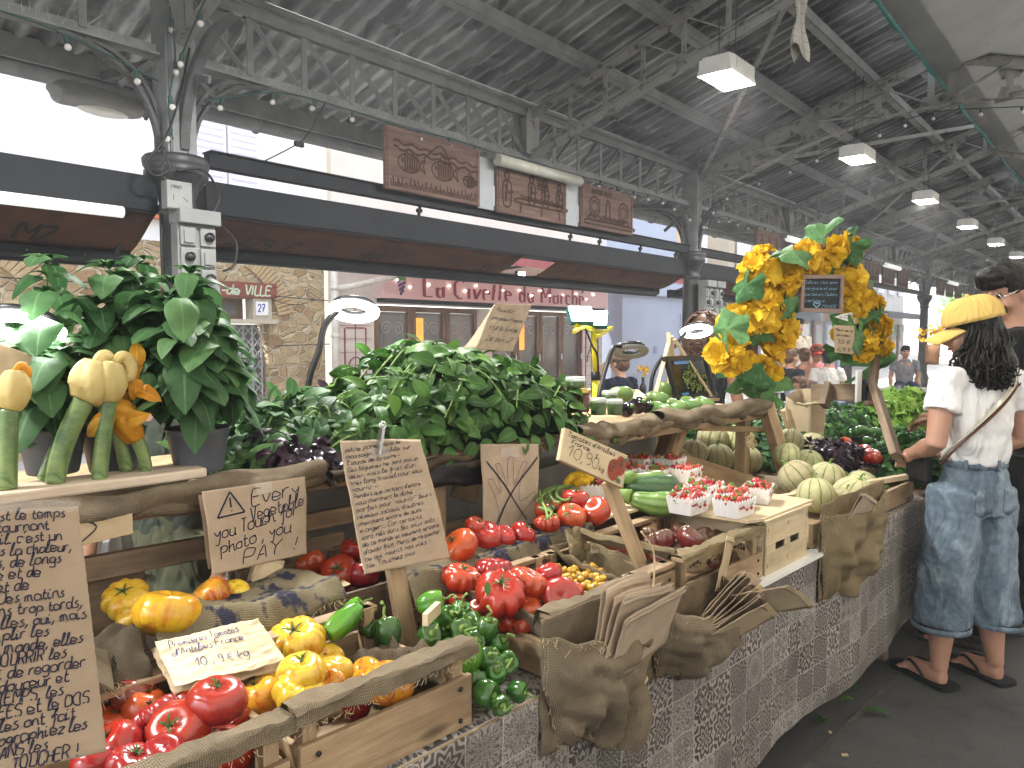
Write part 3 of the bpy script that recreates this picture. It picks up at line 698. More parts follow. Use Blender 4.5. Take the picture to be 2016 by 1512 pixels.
for i, (h0, zz) in enumerate(((5.3, 3.10), (12.7, 3.1), (18.9, 3.1), (26.3, 3.1))):
    t = hthing('tube_lamp', ['unlit tube lamp in a dusty clear cover over the market plaque', 'tube lamp above the plaques left of the flower arch', 'tube lamp over the plaques beyond the flower arch', 'farthest tube lamp over the plaques'][i], 'tube lamp', h0, 4.66, zz, 'tube lamps along the girder')
    m = MB(); m.box((.68, .03, .03), (1.36, .07, .05)); m.build('housing', W['greyplastic'], t)
    m = MB(); m.tube([(.02, -.02, 0), (1.34, -.02, 0)], .055, 12); m.build('cover', mat('dusty_cover', (.42, .42, .36), (.5, .5, .44), 8, .3, .5) if i == 0 else TUBE, t)
# boxes and cables on the near column and the second column
def powerpanel(label, h, q, z, w=.25):
    t = hthing('socket_panel', label, 'socket panel', h, q, z, 'grey socket panels on the columns')
    m = MB(); m.box((0, 0, -.02), (w, .09, .50)); m.box((0, -.03, .20), (w+.02, .15, .09)); m.build('box', W['greyplastic'], t, .006)
    for ix in (-.065, .065):
        for iz, zz in enumerate((.08, -.05, -.18)):
            m = MB(); m.box((ix, -.056, zz), (.10, .02, .115)); s = m.build('socket', W['greyplastic'], t, .004)
            m = MB()
            if (iz + (ix > 0)) % 2: m.lathe([(.028, 0), (.03, .03), (.0, .032)], 12, fn=lambda r, z, a: Vector((ix+r*cos(a), -.066-z, zz+r*sin(a))))
            else: m.box((ix, -.07, zz-.005), (.062, .016, .075))
            m.build('cover', W['black'] if (iz + (ix > 0)) % 2 else W['greyplastic'], s)
    m = MB(); m.box((.1, -.02, -.25), (.08, .08, .08)); m.build('junction_box', W['greyplastic'], t, .004); return t
powerpanel('grey socket panel with breakers on the near column', 2.40, 4.66, 2.02)
for i, h in enumerate((9.62, 9.92)): powerpanel(['grey socket panel on the second column, left of the pair', 'grey socket panel on the second column, right of the pair'][i], h, 4.62, 1.98, .24)
t = hthing('electrical_box', 'small grey switch box with arrows on the near column', 'switch box', 2.28, 4.62, 2.34); m = MB(); m.box((0, 0, 0), (.16, .08, .17)); m.build('box', W['greyplastic'], t, .006)
m = MB(); sf = flat_surf(0, 0, o=(0, -.04, 0)); write(m, 'ETROUES', -.055, .04, .016, .003, sf, jit=.05); ribbon(m, [(-.04, .0), (-.04, -.035)], .004, sf); ribbon(m, [(.02, -.01), (.05, -.035)], .004, sf); m.build('printing', W['ink'], t)
t = hthing('power_cable', 'black cable looped around the near column', 'cable', 2.39, QC, 0); m = MB()
m.tube(cr([(.05, -.12, 3.3), (-.02, -.15, 3.05), (-.14, -.22, 2.75), (-.22, -.24, 2.62), (-.30, -.23, 2.5), (-.24, -.23, 2.44), (-.16, -.24, 2.50), (-.2, -.22, 2.62)], 8), .008, 6)
m.tube(cr([(-.18, -.23, 2.62), (-.2, -.23, 2.45), (-.12, -.24, 2.42)], 6), .006, 6)
m.tube(cr([(-.1, -.2, 2.5), (.06, -.24, 2.52), (.18, -.2, 2.38), (.12, -.2, 2.25), (.08, -.18, 2.2)], 8), .009, 6); m.build('loop', W['cable'], t)
t = hthing('power_cable', 'thin black cable running down beside the socket panel', 'cable', 2.2, 4.75, 0); m = MB(); m.tube(cr([(.04, 0, 2.24), (.04, .0, 1.9), (.05, 0, 1.2)], 5), .012, 6); m.tube(cr([(.42, -.05, 2.2), (.5, -.08, 2.1), (.47, -.1, 1.95), (.4, -.08, 1.9)], 6), .007, 6); m.build('run', W['cable'], t)
# street lantern hanging over the street, left of the column
t = hthing('street_lantern', 'grey oval street lantern hanging beyond the near column', 'street lamp', 2.44, 6.05, 3.225)
m = MB(); m.tube(cr([(-.33, 0, 0), (-.30, 0, .01), (-.1, 0, .015), (.12, 0, .0), (.26, 0, -.01), (.30, 0, -.012)], 4), [.03, .055, .07, .08, .085, .09, .09, .09, .09, .088, .085, .085, .08, .08, .075, .07, .06, .05, .04, .03, .02], 14, True, True, 1.5); m.build('shade', W['greyplastic'], t); m = MB(); m.ball((.0, 0, -.06), (.2, .08, .05), 14, 8); m.build('glass_cover', W['white'], t)
m = MB(); m.tube(cr([(.28, 0, 0), (.4, -.3, .02), (.35, -.9, .05)], 5), .02, 8); m.build('hanger', W['iron'], t)
# thin line with a hook from the girder
t = hthing('hanging_cable', 'thin cable with a clip hanging from the girder right of the near column', 'cable', 3.5, 4.75, 0); m = MB(); m.tube(cr([(0, 0, 3.22), (-.12, .02, 3.0), (-.22, .03, 2.88), (-.5, .05, 2.7)], 6), .005, 5); m.box((-.22, .03, 2.87), (.07, .03, .035)); m.build('line', W['cable'], t)
# dish towel hanging from a truss
t = thing('tea_towel', 'pale checked tea towel knotted under the roof truss', 'towel', HL(6.05, 2.15, 4.18), RH)
def tow(u, v):
    a = u*2*pi; r = (.035+.05*v+.02*sin(v*9))*(1+.35*sin(3*a+v*2)); tw = v*.9
    return ((r*cos(a+tw)), r*.55*sin(a+tw), -.52*v*(1 + .12*sin(a*2)) )
def towelmat():
    m, nt, b = base('checked_cotton', .9, .1); uv = coords(nt, 'UV')
    x = nd(nt, 'SeparateXYZ', i0=uv); l1 = mathn(nt, 'LESS_THAN', mathn(nt, 'FRACT', mathn(nt, 'MULTIPLY', x.outputs[0], 9)), .1); l2 = mathn(nt, 'LESS_THAN', mathn(nt, 'FRACT', mathn(nt, 'MULTIPLY', x.outputs[1], 8)), .1)
    setc(nt, b, mixc(nt, mathn(nt, 'MAXIMUM', l1, l2), (.42, .41, .37), (.25, .25, .26))); return m
m = MB(); m.grid(tow, 40, 22); m.build('cloth', towelmat(), t)

# ================================================================== the street fronts
def stonemat():
    m, nt, b = base('rubble_stone_wall', .9, .15); co = nd(nt, 'Mapping', i0=coords(nt, 'Object'), Scale=(1, 1, 1.5)).outputs[0]
    wp = nd(nt, 'TexNoise', Vector=co, Scale=5, Detail=3); cw = mixc(nt, .06, co, wp.outputs[1])
    v = nd(nt, 'TexVoronoi', Vector=cw, Scale=4.6, Randomness=1.0); ve = nd(nt, 'TexVoronoi', Vector=cw, Scale=4.6, _feature='DISTANCE_TO_EDGE')
    tone = nd(nt, 'SeparateColor', i0=v.outputs['Color']).outputs[0]
    st = ramp(nt, tone, [(.0, (.26, .17, .085)), (.35, (.42, .31, .165)), (.7, (.52, .41, .245)), (1, (.36, .22, .11))])
    st = mixc(nt, ramp(nt, noisen(nt, co, 18, 6, .65), [(.4, (0, 0, 0)), (.7, (.5, .5, .5))]), st, (.2, .13, .07))
    mo = ramp(nt, mathn(nt, 'MULTIPLY_ADD', noisen(nt, co, 12, 4), .10, ve.outputs['Distance']), [(.075, (1, 1, 1)), (.13, (0, 0, 0))])
    setc(nt, b, mixc(nt, mo, st, (.50, .41, .27))); setn(nt, b, bump(nt, mathn(nt, 'SUBTRACT', noisen(nt, co, 10, 5), mathn(nt, 'MULTIPLY', mo, .9)), .9, .05)); return m
STONE = stonemat(); PLASTER = mat('white_plaster', (.80, .79, .76), (.7, .69, .66), 1.2, .9, .15, bmp=.3, bscale=25)
QF = 10.0
t = hthing('stone_house', 'rubble stone house with white upper storey left of the cafe', 'house', -14, QF, 0)
X = lambda h: h+14
m = MB()
for (a, b, z0, z1) in ((0, X(4.55), 0, 2.72), (X(6.28), X(7.28), 0, 2.72), (X(4.55), X(6.28), 2.02, 2.72)): m.box(((a+b)/2, .2, (z0+z1)/2), (b-a, .4, z1-z0))
m.build('stone_wall', STONE, t)
m = MB(); m.box((X(7.28)/2, .25, 5.8), (X(7.28), .5, 6.2-.04)); m.build('upper_wall', PLASTER, t)
def arch_bricks(m, cx, cz, r0, r1, a0, a1, n):
    for i in range(n):
        a = a0+(a1-a0)*(i+.5)/n; c = Vector((cx+cos(a)*(r0+r1)/2, -.01, cz+sin(a)*(r0+r1)/2)); R = Euler((0, -a, 0)).to_matrix(); m.box(c, (r1-r0, .05, (r0+r1)/2*abs(a1-a0)/n*.8), R)
m = MB(); arch_bricks(m, X(5.4), 1.55, 1.05, 1.32, radians(12), radians(62), 17); m.build('brick_arch', mat('buff_brick', (.46, .34, .19), (.36, .25, .13), 14, .9, .1, bmp=.4, bscale=30), t); m = MB(); arch_bricks(m, X(2.4), 1.6, .8, 1.1, radians(30), radians(150), 26); m.build('brick_arch', bpy.data.materials['buff_brick'], t)
m = MB(); m.box((X(5.42), .05, 1.68), (1.9, .3, .06)); m.box((X(6.15), .06, 1.86), (.30, .22, .32)); m.build('lintel', mat('cut_stone', (.5, .44, .34), (.4, .35, .27), 8, .9, .1), t)
m = MB(); m.box((X(5.25), .22, 1.86), (1.45, .06, .30)); f = m.build('transom_window', W['brown'], t); m = MB(); m.box((X(5.25), .18, 1.86), (1.2, .02, .18)); m.build('pane', mat('dark_glass', (.12, .12, .11), None, 5, .1, .6), f)
m = MB(); m.box((X(5.42), .35, .82), (1.72, .04, 1.64)); d = m.build('entrance', mat('grey_shutter', (.12, .13, .14), None, 5, .6, .3), t)
m = MB()
for i in range(12):
    x = X(4.62)+1.6*i/11; m.box((x, .12, .82), (.025, .02, 1.62))
    if i < 11:
        for j in range(9): m.bar((x, .11, .1+.17*j), (x+1.6/11, .11, .27+.17*j), .008, .012); m.bar((x+1.6/11, .10, .1+.17*j), (x, .10, .27+.17*j), .008, .012)
m.build('folding_gate', mat('grey_gate_steel', (.36, .37, .36), (.28, .27, .26), 12, .5, .4), t)
def shutters(t, h, z, w=.95, hh=1.5, q=0):
    m = MB()
    for s in (-1, 1):
        m.box((h+s*w*.27, q-.03, z), (w*.5, .045, hh))
        for j in range(15): m.box((h+s*w*.27, q-.058, z-hh/2+.1+j*(hh-.2)/14), (w*.42, .03, .03), Euler((.5, 0, 0)).to_matrix())
    m.build('shutters', mat('violet_shutters', (.74, .72, .80), None, 5, .6, .3) if 'violet_shutters' not in bpy.data.materials else bpy.data.materials['violet_shutters'], t)
for h in (2.25, 5.65, -2.0): shutters(t, X(h), 4.15)
m = MB(); m.box((X(4.9), -.05, 3.05), (2.3, .12, .10)); m.build('red_ledge', mat('terracotta_ledge', (.5, .16, .08), None, 5, .8, .2), t)
m = MB()
for (h, z) in ((2.25, 3.3), (5.65, 3.3)): m.box((X(h), -.06, z), (1.2, .14, .06))
m.build('window_sill', W['white'], t)
t = hthing('hanging_sign', 'red painted wooden sign lettered HOTEL-de-VILLE over the gate', 'sign', 4.05, 9.93, 2.02)
m = MB(); m.box((1.16, 0, .11), (2.32, .035, .22), Euler((0, -.004, 0)).to_matrix()); m.build('board', mat('red_stained_board', (.22, .055, .03), (.14, .035, .02), 7, .6, .3), t, .004)
m = MB(); sf = flat_surf(0, 0, o=(0, -.018, 0)); write(m, 'HOTEL-de VILLE', .90, .045, .135, .024, sf, jit=.12, width=1.34, slant=.12); m.build('lettering', mat('pale_green_paint', (.42, .52, .36), None, 5, .6, .2), t)
t = hthing('number_plate', 'white enamel house number 27 beside the gate', 'number plate', 6.13, 9.935, 1.87); m = MB(); m.box((0, 0, 0), (.20, .02, .20)); m.build('plate', W['white'], t, .004); m = MB(); sf = flat_surf(0, 0, o=(0, -.01, 0)); write(m, '27', -.068, -.045, .10, .018, sf, jit=.0, slant=0, sp=2.2); m.build('number', mat('cobalt_enamel', (.015, .03, .22), None, 5, .4, .4), t)
t = hthing('wall_cables', 'thin cables strung across the stone wall beside the sign', 'cable', 0, 9.9, 0); m = MB(); m.tube(cr([(1, 0, 2.16), (3, 0, 2.13), (4.1, 0, 2.12)], 4), .008, 5); m.tube(cr([(6.3, 0, 2.06), (6.8, 0, 2.04), (7.25, -.05, 2.02)], 4), .008, 5); m.tube(cr([(6.3, 0, 2.0), (6.6, 0, 1.94), (6.9, 0, 1.98)], 4), .006, 5); m.tube([(6.3, 0, 1.32), (7.3, 0, 1.34)], .008, 5); m.build('line', W['cable'], t)
t = hthing('drainpipe', 'pale drainpipe with a bent arm at the corner of the stone house', 'pipe', 7.38, 9.86, 0)
m = MB(); m.tube([(0, 0, 0), (0, 0, 3.2)], .06, 12); m.tube(cr([(0, -.02, 2.22), (.3, -.06, 2.27), (1.0, -.3, 2.46)], 6), .05, 10)
for z in (.8, 1.45, 2.2): m.tube([(0, 0, z), (0, 0, z+.05)], .075, 12)
m.build('pipe', mat('cream_pipe_paint', (.62, .60, .53), (.5, .47, .4), 10, .5, .3), t)
# ---- the cafe
cafe = hthing('cafe', 'cafe front with wooden glazed doors under a pale pink sign band', 'cafe', 7.46, QF, 0)
CX = lambda h: h-7.46
PINK = mat('pale_pink_fascia', (.60, .40, .40), (.64, .45, .44), 1.0, .4, .4)
m = MB()
for a, b, z0, z1 in ((7.46, 8.28, 0, 2.7), (10.92, 11.3, 0, 2.0), (14.45, 15.3, 0, 2.7), (8.28, 14.45, 2.03, 2.7)): m.box((CX((a+b)/2), .2, (z0+z1)/2), (b-a, .4, z1-z0))
m.box((CX(11.38), .26, 4.9), (7.84, .5, 4.3)); m.build('wall', mat('cream_plaster', (.66, .62, .55), (.58, .54, .47), 2, .85, .15), cafe)
m = MB(); m.box((CX(11.75), -.10, 2.32), (6.9, .22, .43)); fa = m.build('sign_band', PINK, cafe, .01)
m = MB(); m.box((CX(11.75), -.02, 2.07), (6.8, .30, .06)); m.build('sign_soffit', DARKSTEEL, cafe)
# decorative lettering: tall narrow letters, thick down strokes
def deco(m, txt, x, y, h, sf):
    k = h/9
    shp = {'L': (5, "0c03 0343"), 'a': (4, "0737 28 1707041323 34 3833"), 'C': (6, "5b4c2c1b0a05142343 54"), 'i': (1.6, "0803"), 'v': (4, "0813 1348"), 'e': (4, "06363718070413 33"), 't': (2.6, "1b03 0828"), 'd': (4, "3736180705041333 3c33"), 'u': (4, "08051333 3833"), 'M': (7, "030c 0c36 366c 6c63"), 'r': (2.6, "0803 061828"), 'c': (3.4, "371807041333"), 'h': (4, "0c03 06183733"), 'é': (4, "06363718070413 33 2a3c")}
    for ch in txt:
        if ch == ' ': x += k*3.4; continue
        w, s = shp[ch]
        for p in gl_strokes(s):
            pts = [(x+a*k*.92, y+b*k) for a, b in p]
            ribbon(m, pts, .048, sf, .003, 5, True)
        x += k*(w+1.05)
    return x
m = MB(); sf = flat_surf(0, 0, o=(CX(9.25), -.213, 2.165)); WINE = mat('wine_red_letters', (.22, .012, .035), None, 5, .4, .4)
st_len = deco(MB(), 'La Civette du Marché', 0, 0, .34, sf); kx = 5.05/st_len
sf2 = lambda x, y: sf(x*kx, y); deco(m, 'La Civette du Marché', 0, 0, .34, sf2); m.build('lettering', WINE, fa)
m = MB(); sf = flat_surf(0, 0, o=(CX(8.72), -.213, 2.2))
for i in range(13): m.ball((CX(8.72)+.05*((i*7) % 4-1.5)*(1-i/16), -.215, 2.40-.022*i*.8), (.028, .012, .028), 8, 5)
m.build('painted_grapes', mat('grape_purple', (.09, .03, .13), None, 5, .5, .3), fa)
m = MB(); m.poly([(CX(8.6), -.214, 2.41), (CX(8.66), -.214, 2.40), (CX(8.72), -.214, 2.43), (CX(8.8), -.214, 2.41), (CX(8.82), -.214, 2.47), (CX(8.72), -.214, 2.50), (CX(8.63), -.214, 2.48)], .006, (0, -1, 0))
m.build('painted_leaf', mat('painted_green', (.06, .22, .05), None, 5, .5, .3), fa)
GLASS = mat('shop_window_glass', (.10, .095, .085), (.2, .18, .15), 1.1, .06, .6)
WARM = emit('lit_interior', (1, .28, .03), .3)
def door(h0, w, lit=False, open_=False):
    m = MB(); x0 = CX(h0); z1 = 1.99
    for x in (x0+.045, x0+w-.045): m.box((x, .06, z1/2), (.09, .07, z1))
    m.box((x0+w/2, .06, z1-.05), (w-.18, .065, .10)); m.box((x0+w/2, .06, .28), (w-.18, .065, .56)); d = m.build('door', W['brown'], cafe, .006)
    m = MB(); m.box((x0+w/2, .08, 1.22), (w-.18, .012, 1.33)); m.build('pane', GLASS, d)
    m = MB(); sf = flat_surf(0, 0, o=(x0+.1, .068, 0)); ww = w-.2
    for cx, s in ((ww*.28, 1), (ww*.72, -1)): ribbon(m, [(cx+s*.13*(1-t/22)*cos(t*.55), 1.60+.13*(1-t/22)*sin(t*.55)) for t in range(20)], .014, sf, .003)
    ribbon(m, [(ww*.12, 1.52), (ww*.10, 1.2), (ww*.14, .9)], .012, sf, .003); ribbon(m, [(ww*.88, 1.52), (ww*.9, 1.2), (ww*.86, .9)], .012, sf, .003); m.build('etched_scrolls', mat('etched_white', (.4, .4, .38), None, 5, .6, .3) if 'etched_white' not in bpy.data.materials else bpy.data.materials['etched_white'], d)
    if lit: m = MB(); m.box((x0+.22, .072, 1.48), (.17, .004, .62)); m.build('lit_pane', WARM, d)
    m = MB(); m.box((x0+w-.05, .0, 1.0), (.03, .06, .14)); m.build('handle', W['steel'], d)
for i, (h0, lit) in enumerate(((8.32, 0), (9.18, 1), (10.04, 0), (11.3, 0), (12.1, 1), (12.9, 0), (13.68, 0))): door(h0, .84 if i < 3 else .77, lit)
m = MB()
def tilepanel(h, z0, z1, w):
    x = CX(h)
    m.box((x-w/2-.03, -.008, (z0+z1)/2), (.05, .02, z1-z0)); 
    for dx in (-w*.32, w*.32): m.box((x+dx, -.008, (z0+z1)/2-.1), (.022, .014, z1-z0-.5))
    m.box((x, -.008, z1-.35), (w*.56, .014, .022)); 
    for zz in [z0+.22*k for k in range(int((z1-z0)/.22))]: m.box((x, -.006, zz), (w, .012, .006))
    m.box((x, -.006, (z0+z1)/2), (.008, .012, z1-z0))
    arcs = [(x+w*.25*cos(a), -.008, z0+.75+w*.4*sin(a)) for a in [pi*j/12 for j in range(13)]]
    for a, b in zip(arcs, arcs[1:]): m.bar(a, b, .014, .022, (0, 1, 0))
tilepanel(7.88, .1, 1.95, .68); tilepanel(14.85, .1, 2.3, .8); m.build('tile_pattern', WINE, cafe)
m = MB()
for a, b in zip(arcpts(0, 0, .16, .22, 0, 2*pi, 24), arcpts(0, 0, .16, .22, 0, 2*pi, 24)[1:]): m.bar((CX(14.95)+a[0], -.012, 1.2+a[1]), (CX(14.95)+b[0], -.012, 1.2+b[1]), .012, .02, (0, 1, 0))
m.poly([(CX(14.88), -.016, 1.14), (CX(15.02), -.016, 1.12), (CX(14.99), -.016, 1.2), (CX(14.97), -.016, 1.36), (CX(14.93), -.016, 1.22)], .006, (0, -1, 0)); m.build('tile_medallion', W['ink'], cafe)
m = MB()
for i in range(16): m.ball((CX(8.6+.4*i+.1*sin(i*5)), -.24, 2.42-.12*sin(i*1.9)**2), .012, 8, 5)
m.build('fairy_bulb_row', emit('warm_bulbs', (1, .93, .75), 5), cafe)
# red awning of the cafe, its overexposure painted in as pale pink
aw = hthing('cafe_awning', 'wide red canvas awning of the cafe, painted pale with overexposure, over the street', 'awning', 7.6, QF, 0)
m = MB(); m.grid(lambda u, v: (7.6*u, -.1-2.3*v, 3.45-.72*v-.03*sin(v*pi)), 20, 6, thick=.003); m.build('canvas', tarpmat('overexposed_red_canvas', (.66, .40, .36), (.85, .6, .55), .4), aw)
m = MB(); m.tube([(0, -2.42, 2.72), (7.6, -2.42, 2.72)], .04, 8); m.build('front_bar', W['white'], aw)
m = MB(); m.grid(lambda u, v: (7.6*u, -2.46, 2.70-.14*v), 20, 1); m.build('valance', mat('red_canvas', (.42, .13, .13), (.36, .10, .10), 4, .8, .1), aw)
m = MB()
for x in (.9, 3.6, 6.6): m.bar((x, -.05, 2.75), (x+.8, -1.3, 2.95), .05, .05); m.bar((x+.8, -1.3, 2.95), (x+.1, -2.38, 2.73), .05, .05)
m.build('folding_arm', W['iron'], aw)
# spot lights under the cafe awning
for i, h in enumerate((11.2, 11.9)):
    t = hthing('flood_light', ['cafe flood light seen through the awning gap, left one', 'cafe flood light seen through the awning gap, right one'][i], 'lamp', h, 9.2, 2.62); m = MB(); m.box((0, 0, 0), (.22, .08, .16)); m.build('housing', W['black'], t, .01); m = MB(); m.box((0, -.045, 0), (.18, .01, .12)); m.build('lens', emit('flood_lens', (1, 1, 1), 12) if 'flood_lens' not in bpy.data.materials else bpy.data.materials['flood_lens'], t)
# ---- blue-grey shop next to the cafe, and more fronts farther along
BLUE = mat('blue_grey_shopfront', (.33, .365, .46), (.29, .325, .42), 1.2, .5, .35)
s = hthing('blue_shop', 'blue-grey panelled shopfront right of the cafe', 'shop', 15.55, QF, 0)
m = MB(); m.box((1.75, .05, 1.5), (3.5, .9, 3.0)); m.box((1.75, .3, 5), (3.5, .5, 4)); m.build('wall', BLUE, s)
m = MB(); m.box((1.75, -.46, 2.62), (3.6, .14, .3)); m.build('cornice', BLUE, s, .02)
m = MB(); 
for zz in (.5, .95, 1.4, 1.85): m.box((3.18, -.42, zz), (.5, .06, .4))
p = m.build('panel_moulding', BLUE, s, .02)
m = MB()
for zz in (.95, 1.4, 1.85): m.box((3.18, -.455, zz), (.34, .02, .28))
m.build('display_recess', mat('display_recess', (.12, .13, .16), (.3, .3, .3), 9, .4, .4), p)
m = MB(); m.box((1.6, -.406, 1.1), (.16, .01, .18)); m.build('vent', mat('vent_grey', (.2, .22, .3), None), s)
fr = [(19.3, 3.2, (.40, .33, .24), 'tan shopfront with lit windows behind the curly-haired vendor'), (22.7, 4.2, (.50, .42, .32), 'cream shopfront beyond the tan shop'), (27.0, 4.6, (.34, .38, .46), 'grey-blue shopfront seen through the flower arch'), (31.8, 5.0, (.50, .40, .27), 'sandy house front seen through the flower arch'), (37, 8, (.55, .53, .5), 'pale house front far along the street')]
for i, (h, L, c, lb) in enumerate(fr):
    s = hthing('shop_front', lb, 'shop', h, QF+.1*(i % 2), 0, 'house fronts farther along the street'); wm = mat('front_plaster', c, tuple(x*.85 for x in c), 2, .8, .2)
    m = MB(); m.box((L/2, .3, 4), (L, .5, 8)); m.build('wall', wm, s)
    n = max(2, int(L/1.5))
    for k in range(n):
        x = L*(k+.5)/n; m = MB(); m.box((x, .0, 1.05), (L/n*.7, .12, 2.0)); f = m.build('window', W['brown'] if i % 2 == 0 else BLUE, s); m = MB(); m.box((x, -.066, 1.15), (L/n*.55, .012, 1.5)); m.build('pane', emit('shop_glow', (1, .72, .4), .25) if i < 2 and k % 2 else GLASS, f)
    m = MB(); m.box((L/2, -.5, 2.6), (L*.94, 1.1, .08), Euler((.15, 0, 0)).to_matrix()); m.box((L/2, -1.05, 2.42), (L*.94, .03, .28)); m.build('shop_awning', mat('dark_awning', (.03, .033, .04), None, 5, .7, .2) if i % 2 == 0 else mat('grey_awning', (.2, .22, .26), None, 5, .7, .2), s)
    for k in range(int(L/2)): shutters(s, 1+2*k, 4.3)
m = MB()
# the place at the far end of the hall: pale houses and trees in full light
for i, (h, q, w, hh) in enumerate(((70, 14, 14, 12), (74, 2, 12, 9), (72, -9, 10, 11))):
    s = hthing('town_house', 'sunlit pale town house beyond the far end of the hall, %s' % ['on the street side', 'in the middle', 'on the right'][i], 'house', h, q, 0, 'town houses beyond the hall')
    m = MB(); m.box((0, 0, hh/2), (6, w, hh)); m.build('wall', PLASTER, s)
    for a in range(4):
        for b in range(3): m = MB(); m.box((-3.02, -w/2+1.5+a*(w-3)/3, 1.8+3*b), (.06, 1.0, 1.6)); m.build('window', mat('town_windows', (.2, .24, .3), None) if 'town_windows' not in bpy.data.materials else bpy.data.materials['town_windows'], s)

# unseen row of houses behind the camera, added to block skylight
for i, (h0, L) in enumerate(((-16, 13), (-3, 12), (9, 14), (23, 16), (39, 20))):
    s = hthing('skylight_block_house', 'unseen house added behind the camera to block skylight, number %d along the row' % (i+1), 'house', h0, -7.6, 0, 'unseen skylight-blocking houses behind the camera')
    m = MB(); m.box((L/2, -.3, 5), (L-.02, .5, 10)); m.build('wall', mat('ochre_plaster', (.36, .34, .31), (.30, .285, .26), 2, .9, .1) if 'ochre_plaster' not in bpy.data.materials else bpy.data.materials['ochre_plaster'], s)
# ================================================================== the stall: table, cloth, crates, shelf
CP, SP_ = 96/1480, 0
_c = cos(math.atan(96/1480)); _s = sin(math.atan(96/1480))
def RAY(px, py): return Vector(((px-1008)/1480, _c + _s*(756-py)/1480, -_s + _c*(756-py)/1480))
def PZ(px, py, z):                       # the point of a sight line at a known height
    d = RAY(px, py); return Vector((0, 0, 1.48)) + d*((z-1.48)/d.z)
def PN(px, py, n):                       # ... or at a known distance behind the table's front edge
    d = RAY(px, py); return Vector((0, 0, 1.48)) + d*((n+1.0)/(-SY*d.x + SX*d.y))
def PR(px, py, y):                       # ... or at a known depth
    d = RAY(px, py); return Vector((0, 0, 1.48)) + d*(y/_c/1.0 if False else y/d.y)
def toS(p): return (SX*p.x + SY*p.y, -SY*p.x + SX*p.y - 1.0, p.z)
def sthing(name, label, cat, s, n, z, group=None, rz=0): return thing(name, label, cat, SL(s, n, z), RS+rz, group)

def clothmat():
    m, nt, b = base('printed_tile_oilcloth', .5, .3)
    uv = coords(nt, 'UV'); sp = nd(nt, 'SeparateXYZ', i0=uv); T = .10
    us = mathn(nt, 'DIVIDE', sp.outputs[0], T); vs = mathn(nt, 'DIVIDE', sp.outputs[1], T)
    cu, cv = mathn(nt, 'FLOOR', us), mathn(nt, 'FLOOR', vs)
    x = mathn(nt, 'ABSOLUTE', mathn(nt, 'SUBTRACT', mathn(nt, 'FRACT', us), .5)); y = mathn(nt, 'ABSOLUTE', mathn(nt, 'SUBTRACT', mathn(nt, 'FRACT', vs), .5))
    cell = nd(nt, 'CombineXYZ', i0=cu, i1=cv).outputs[0]; wn_ = nd(nt, 'TexWhiteNoise', _noise_dimensions='3D', Vector=cell)
    hsh = wn_.outputs[0]; h3 = nd(nt, 'SeparateColor', i0=wn_.outputs[1])
    mx, mn = mathn(nt, 'MAXIMUM', x, y), mathn(nt, 'MINIMUM', x, y)
    r = mathn(nt, 'SQRT', mathn(nt, 'ADD', mathn(nt, 'MULTIPLY', x, x), mathn(nt, 'MULTIPLY', y, y))); th = mathn(nt, 'ARCTAN2', y, x)
    sym = nd(nt, 'CombineXYZ', i0=mx, i1=mn, i2=mathn(nt, 'MULTIPLY', hsh, 40)).outputs[0]
    n1 = nd(nt, 'TexNoise', Vector=sym, Scale=4.2, Detail=1, Distortion=1.0).outputs[0]
    fil = mathn(nt, 'ABSOLUTE', mathn(nt, 'SINE', mathn(nt, 'MULTIPLY', n1, 20)))
    fil = mathn(nt, 'GREATER_THAN', fil, .62)
    pet = mathn(nt, 'MULTIPLY', mathn(nt, 'COSINE', mathn(nt, 'MULTIPLY', th, 8)), .07)
    ring = mathn(nt, 'SINE', mathn(nt, 'MULTIPLY', mathn(nt, 'ADD', r, pet), mathn(nt, 'MULTIPLY_ADD', h3.outputs[1], 22, 20)))
    ring = mathn(nt, 'GREATER_THAN', ring, .2)
    cx, cyy = mathn(nt, 'SUBTRACT', .5, x), mathn(nt, 'SUBTRACT', .5, y); rc = mathn(nt, 'SQRT', mathn(nt, 'ADD', mathn(nt, 'MULTIPLY', cx, cx), mathn(nt, 'MULTIPLY', cyy, cyy)))
    arc = mathn(nt, 'LESS_THAN', mathn(nt, 'ABSOLUTE', mathn(nt, 'SUBTRACT', rc, .38)), .035)
    isA = mathn(nt, 'LESS_THAN', hsh, .5); isC = mathn(nt, 'GREATER_THAN', h3.outputs[2], .5)
    pat = nd(nt, 'Mix', i0=isA, i2=fil, i3=ring).outputs[0]
    pat = mathn(nt, 'ABSOLUTE', mathn(nt, 'SUBTRACT', pat, mathn(nt, 'MULTIPLY', arc, isC)))
    flo = mathn(nt, 'LESS_THAN', mathn(nt, 'ADD', r, mathn(nt, 'MULTIPLY', mathn(nt, 'COSINE', mathn(nt, 'MULTIPLY', th, 4)), .08)), .13)
    pat = mathn(nt, 'ABSOLUTE', mathn(nt, 'SUBTRACT', pat, flo))
    dark = ramp(nt, h3.outputs[0], [(0, (.042, .035, .03)), (.5, (.072, .06, .053)), (1, (.115, .102, .092))]); lite = ramp(nt, h3.outputs[1], [(0, (.37, .34, .305)), (1, (.22, .20, .18))])
    c = mixc(nt, pat, dark, lite)
    gr = mathn(nt, 'GREATER_THAN', mx, .485); c = mixc(nt, gr, c, (.38, .35, .32))
    big = noisen(nt, uv, 4, 4); c = mixc(nt, ramp(nt, big, [(.45, (0, 0, 0)), (.75, (.45, .45, .45))]), c, (.07, .06, .05))
    setc(nt, b, c); setn(nt, b, bump(nt, noisen(nt, uv, 7, 3), .25, .02)); return m
CLOTH = clothmat()
